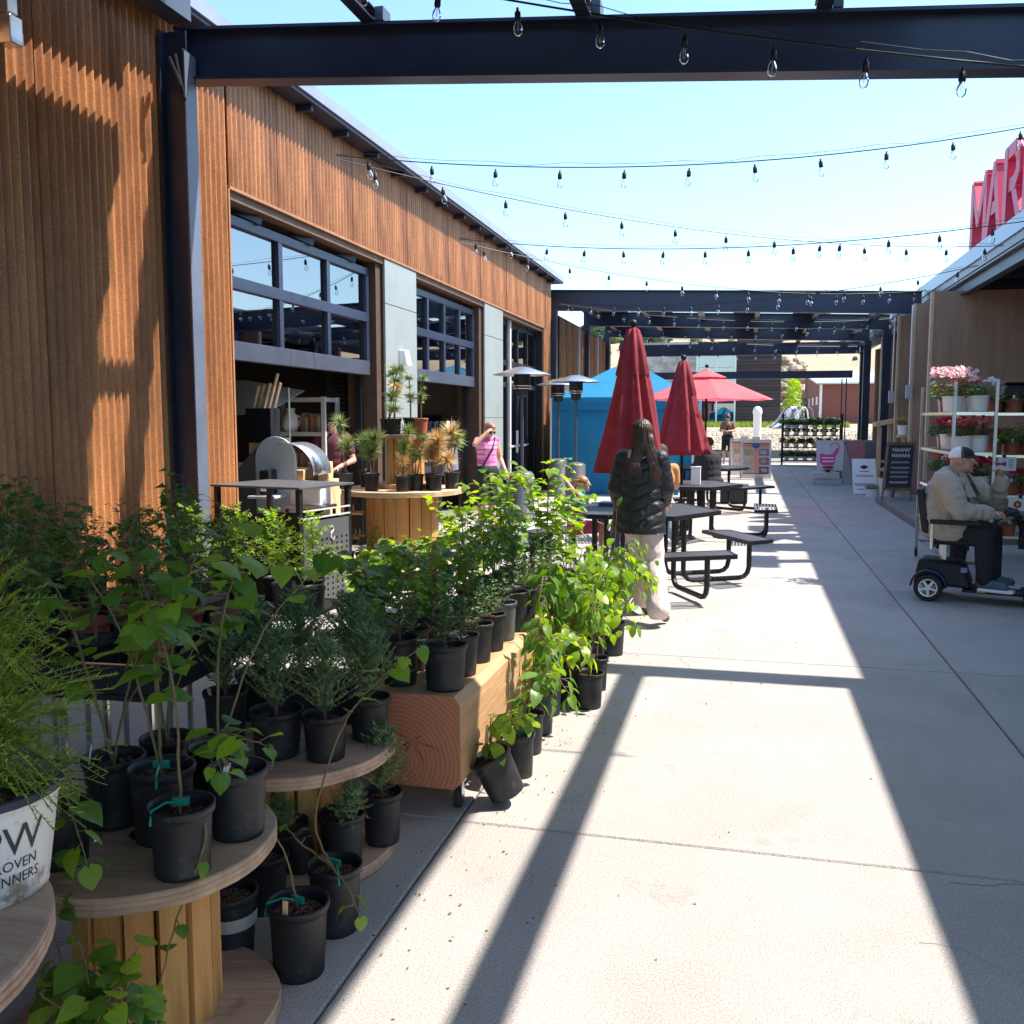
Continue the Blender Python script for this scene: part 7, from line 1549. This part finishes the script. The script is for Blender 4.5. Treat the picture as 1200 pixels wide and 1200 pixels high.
for sd in (-1, 1): MB().box(sd * .33 - .03, sd * .33 + .03, -.38, .02, .69, .73).build('armrest', STEELB, sct, bevel=.012); MB().tube([(sd * .33, -.36, .70), (sd * .33, -.36, .48), (0, -.36, .48)], .014, 8).build('arm_frame', STAIN, sct)
for x in (-.12, .12): MB().box(x - .012, x + .012, -.28, -.26, .36, .50).build('frame_tube', ALU, sct)
MB().box(-.12, .12, -.275, -.265, .42, .44).build('frame_tube', ALU, sct)
MB().tube([(0, .47, .12), (0, .45, .3), (0, .27, .78)], [.05, .035, .022], 10).build('tiller', STEELB, sct); MB().box(-.09, .09, .17, .285, .76, .81).build('console', STEELB, sct, bevel=.012)
MB().tube([(-.26, .20, .80), (-.1, .26, .80), (.1, .26, .80), (.26, .20, .80)], .015, 8).build('handlebar', RUB, sct); MB().tube([(-.2, .17, .76), (0, .20, .74), (.2, .17, .76)], .006, 6).build('lever', STAIN, sct)
m = MB(); m.hexa([(-.14, .40, .10), (.14, .40, .10), (.14, .62, .12), (-.14, .62, .12), (-.11, .44, .30), (.11, .44, .30), (.11, .58, .30), (-.11, .58, .30)]); m.build('front_cowl', SCB, sct, bevel=.025)
bk = MB()
for z in [.50 + .03 * i for i in range(9)]: k = 1 + (z - .5) * .35; bk.tube([(-.17 * k, .50, z), (.17 * k, .50, z), (.17 * k, .50 + .24 * k, z), (-.17 * k, .50 + .24 * k, z), (-.17 * k, .50, z)], .005, 4)
for i in range(10):
    x = -.17 + .34 * i / 9
    bk.tube([(x, .50, .5), (x * 1.09, .50, .75)], .004, 4); bk.tube([(x, .74, .5), (x * 1.09, .762, .75)], .004, 4); bk.tube([(-.17, .5 + .24 * i / 9, .5), (-.185, .5 + .262 * i / 9, .75)], .004, 4); bk.tube([(.17, .5 + .24 * i / 9, .5), (.185, .5 + .262 * i / 9, .75)], .004, 4)
bk.box(-.17, .17, .5, .74, .498, .506); bo_ = bk.build('basket', STEELB, sct); bo_.location.y = -.20
OFF = (-.20 * math.cos(SRZ + math.pi / 2), -.20 * math.sin(SRZ + math.pi / 2))
pbg = thing('paper_bag', 'brown paper bag with a pale printed label in the scooter basket', 'bag', (SCX + OFF[0], SCY + OFF[1], 0), SRZ)
m = MB(); m.hexa([(-.12, .53, .60), (.13, .53, .60), (.14, .70, .60), (-.12, .70, .60), (-.14, .52, .93), (.15, .54, .91), (.14, .70, .90), (-.13, .72, .94)]); m.build('bag', mat('kraft paper', (.38, .26, .17), (.5, .36, .25), rough=.8, scale=9, bump=.5, bscale=10), pbg, bevel=.01)
m = MB(); m.add([(.1435, .57, .72), (.1435, .67, .72), (.149, .68, .86), (.150, .58, .86)], [(0, 1, 2, 3)]); o = m.build('print', mat('grey blue print', (.3, .36, .42), (.6, .62, .64), scale=30, width=.2), pbg); o.location.x = .004
rd = thing('red_packets', 'red packets beneath the paper bag in the scooter basket', 'packets', (SCX + OFF[0], SCY + OFF[1], 0), SRZ)
for i in range(3): MB().box(-.14 + i * .09, -.06 + i * .09, .53, .71, .508 + .015 * i, .56 + .015 * i).build('packet', mat('red packet', (.5, .03, .04)), rd, bevel=.012)
# --- woman in the pink tank top, hand to her brow
J = joints(.92, Rsh=(.15, 0, 1.29), Rel=(.30, .14, 1.25), Rwr=(.12, .19, 1.42), Rhd=(.02, .16, 1.47), Lel=(-.22, .02, 1.04), Lwr=(-.17, .2, .88), head=(0, .06, 1.43))
TANK = mat('pink striped tank', (.55, .08, .30), (.75, .35, .52), rough=.9, scale=22, stretch=(.05, .05, 1), width=.1)
def shorthair(c, hp, H, k, J): ell_prim(c, hp(0, -.02, .04), (.086 * k, .098 * k, .085 * k), H); ell_prim(c, hp(0, .03, .085), (.06 * k, .06 * k, .035 * k), H)
def shades(t, hp, H, k, J):
    b = MB()
    for sd in (-1, 1): ell_prim(b, hp(sd * .033, .085, .01), (.03 * k, .012 * k, .022 * k), H, 10, 6); b.tube([hp(sd * .06, .08, .015), hp(sd * .085, .0, .012)], .004, 4)
    b.build('sunglasses', STEELB, t); 
    b = MB(); b.tube([J['Lsh'] + V3(.06, .07, .05), J['chest'] + V3(.0, .135, -.02), J['pel'] + V3(.14, .08, .05)], .012, 5); b.build('bag_strap', STEELB, t)
person('woman in a pink tank top and dark shorts shading her brow', (-3.47, 12.5, 0), R(-128), J, .92, 1.12, vox=.010, hair=shorthair, hairm=HAIRB, extras=shades, eyes=False, hrot=(R(-28), 0, 0),
       clothes=[('tank_top', top_(.010, .0), TANK, .004, 4), ('shorts', legs_(.018, .45), BLACKC, .004, 4), ('shoes', shoes_(.008), WHITE, 0, 2)])
# --- man inside, maroon tee
J = joints(.97, Lel=(-.26, .05, 1.08), Lwr=(-.10, .28, 1.0), Rel=(.26, .06, 1.08), Rwr=(.08, .30, 1.03), head=(0, .05, 1.53))
person('man in a maroon tee shirt standing in the dim first bay and looking down', (-4.98, 10.8, 0), R(195), J, .97, 1.1, vox=.011, skin=SKIN, hair=shorthair, hairm=HAIRD, hrot=(R(-14), 0, 0), clothes=[('tee_shirt', top_(.012, .32), mat('maroon tee', (.09, .02, .03), (.12, .03, .045), rough=.9), .005, 4), ('trousers', legs_(.014, 1.0), BLACKC, .004, 3)])
# --- seated figures
def seated(s, sh=.46, **k):
    J = {a: Vector(b) * s for a, b in dict(pel=(0, 0, .09), waist=(0, .01, .22), chest=(0, .04, .43), neck=(0, .07, .58), head=(0, .11, .71), Lsh=(-.16, .06, .53), Rsh=(.16, .06, .53), Lel=(-.2, .16, .30), Rel=(.2, .16, .30), Lwr=(-.10, .34, .34), Rwr=(.10, .34, .34),
         Lhip=(-.09, .02, .06), Rhip=(.09, .02, .06), Lkn=(-.11, .42, .07), Rkn=(.11, .42, .07), Lan=(-.11, .40, -.36), Ran=(.11, .40, -.36), Lto=(-.12, .53, -.42), Rto=(.12, .53, -.42)).items()}
    for a, b in k.items(): J[a] = Vector(b)
    for a in J: J[a] = J[a] + V3(0, 0, sh)
    return J
def kidhair(c, hp, H, k, J): ell_prim(c, hp(0, -.02, .035), (.082 * k, .098 * k, .085 * k), H); cone_prim(c, hp(0, -.11, .02), hp(0, -.14, -.12), .03 * k, .015 * k)
J = seated(.68, .455, Rel=(.22, -.02, .42), Rwr=(.10, -.08, .50), Lel=(-.14, .16, .24), Lwr=(-.04, .26, .25), Lan=(-.06, .30, -.26), Ran=(.08, .24, -.24), Lto=(-.06, .40, -.31), Rto=(.08, .34, -.29))
person('small girl in a turquoise top and pink shorts at the near picnic table', (-1.66, 9.35, 0), R(-80), J, .68, 1.0, vox=.009, hair=kidhair, hairm=HAIRB, clothes=[('top', top_(.008, .0), mat('turquoise top', (.02, .42, .42), (.05, .5, .48), rough=.8), .002, 3), ('shorts', legs_(.012, .35), mat('pink red shorts', (.5, .06, .12), (.6, .12, .2), rough=.8), .002, 3), ('shoes', shoes_(.008), mat('lilac shoes', (.6, .45, .6)), 0, 2)])
J = seated(.72, .455, Lel=(-.2, .14, .36), Lwr=(-.28, .26, .40), Rwr=(.02, .30, .28))
person('child in a lavender shirt at the far side of the near picnic table', (-1.20, 9.98, 0), R(176), J, .72, 1.0, vox=.011, hair=kidhair, hairm=HAIRD, clothes=[('shirt', top_(.010, .9), mat('lavender shirt', (.5, .32, .5), (.6, .42, .6), rough=.8), .003, 3), ('trousers', legs_(.012, 1.0), mat('denim dark', (.05, .07, .14)), .002, 3), ('shoes', shoes_(.008), WHITE, 0, 2)])
J = seated(1.0, .455)
person('seated person in an orange top and pale blue jeans behind the middle closed umbrella', (-1.00, 11.55, 0), R(8), J, 1.0, 1.05, vox=.012, hair=shorthair, hairm=HAIRD, clothes=[('top', top_(.012, .35), mat('orange top', (.55, .2, .06), (.68, .4, .18), rough=.9, scale=5), .005, 4), ('jeans', legs_(.016, 1.0), mat('pale denim', (.22, .32, .42), (.38, .48, .56), rough=.9, scale=10), .006, 3), ('shoes', shoes_(.010), WHITE, 0, 2)])
person('seated person in a dark hooded top hunched at the far table under the open umbrella', (-.55, 15.95, 0), R(40), seated(1.0, .455), 1.0, 1.18, vox=.013, hair=shorthair, hairm=HAIRD, clothes=[('hooded_top', top_(.03, .95), BLACKC, .01, 4), ('trousers', legs_(.016, 1.0), BLACKC, .004, 3), ('shoes', shoes_(.01), WHITE, 0, 2)])
t = thing('picnic_basket', 'dark plastic crate standing on the ground beside the far picnic table', 'crate', (-.2, 18.2, 0)); MB().box(-.25, .25, -.2, .2, .01, .32).build('crate_box', NAVY, t, bevel=.02); MB().box(-.27, .27, -.22, .22, .321, .36).build('lid', GREYP, t, bevel=.01)
t = thing('napkin_box', 'tall white box on the middle picnic table beside the umbrella pole', 'box', (-.62, 12.35, .743)); MB().box(-.06, .06, -.06, .06, 0, .22).build('box', WHITE, t, bevel=.006); MB().box(-.064, .064, -.064, .064, .2203, .235).build('lid', WHITE, t)
t = thing('food_tray', 'blue food tray on the near picnic table in front of the children', 'tray', (-1.22, 9.25, .743)); MB().box(-.18, .18, -.12, .12, 0, .03).build('tray', mat('blue tray', (.03, .09, .22)), t, bevel=.01); b = MB(); b.ball((0, 0, .05), (.05, .05, .03), 10, 6); b.build('food', NEEDB, t)
# --- standing man at the street end
J = joints(1.0, Lel=(-.25, .06, 1.16), Lwr=(-.07, .24, 1.16), Rel=(.25, .06, 1.16), Rwr=(.07, .24, 1.16), Rkn=(.12, .08, .52))
def redcap(t, hp, H, k, J): b = MB(); b.lathe([(.09, .02), (.095, .04), (.05, .12), (.0, .16)], 12, hp(0, 0, .03)); b.build('hat', mat('rust red hat', (.3, .06, .04)), t, smooth=True); MB().box(-.035, .035, .27, .28, 1.14, 1.28).build('phone', STEELB, t)
person('man in a brown tee and red hat reading his phone by the street', (-.64, 34.0, 0), R(178), J, 1.0, 1.1, vox=.014, hair=shorthair, hairm=HAIRD, extras=redcap, hrot=(R(-22), 0, 0), clothes=[('tee_shirt', top_(.012, .3), mat('brown tee', (.2, .11, .09), (.26, .15, .12), rough=.9), .006, 4), ('shorts', legs_(.02, .5), BLACKC, .004, 3), ('shoes', shoes_(.01), mat('grey shoes', (.3, .3, .3)), 0, 2)])
# ================================================================= END
bpy.data.scenes.remove(TS)
for o in list(bpy.data.objects):
    if o.type == 'MESH' and o.parent is not None and 'category' in o: del o['category']
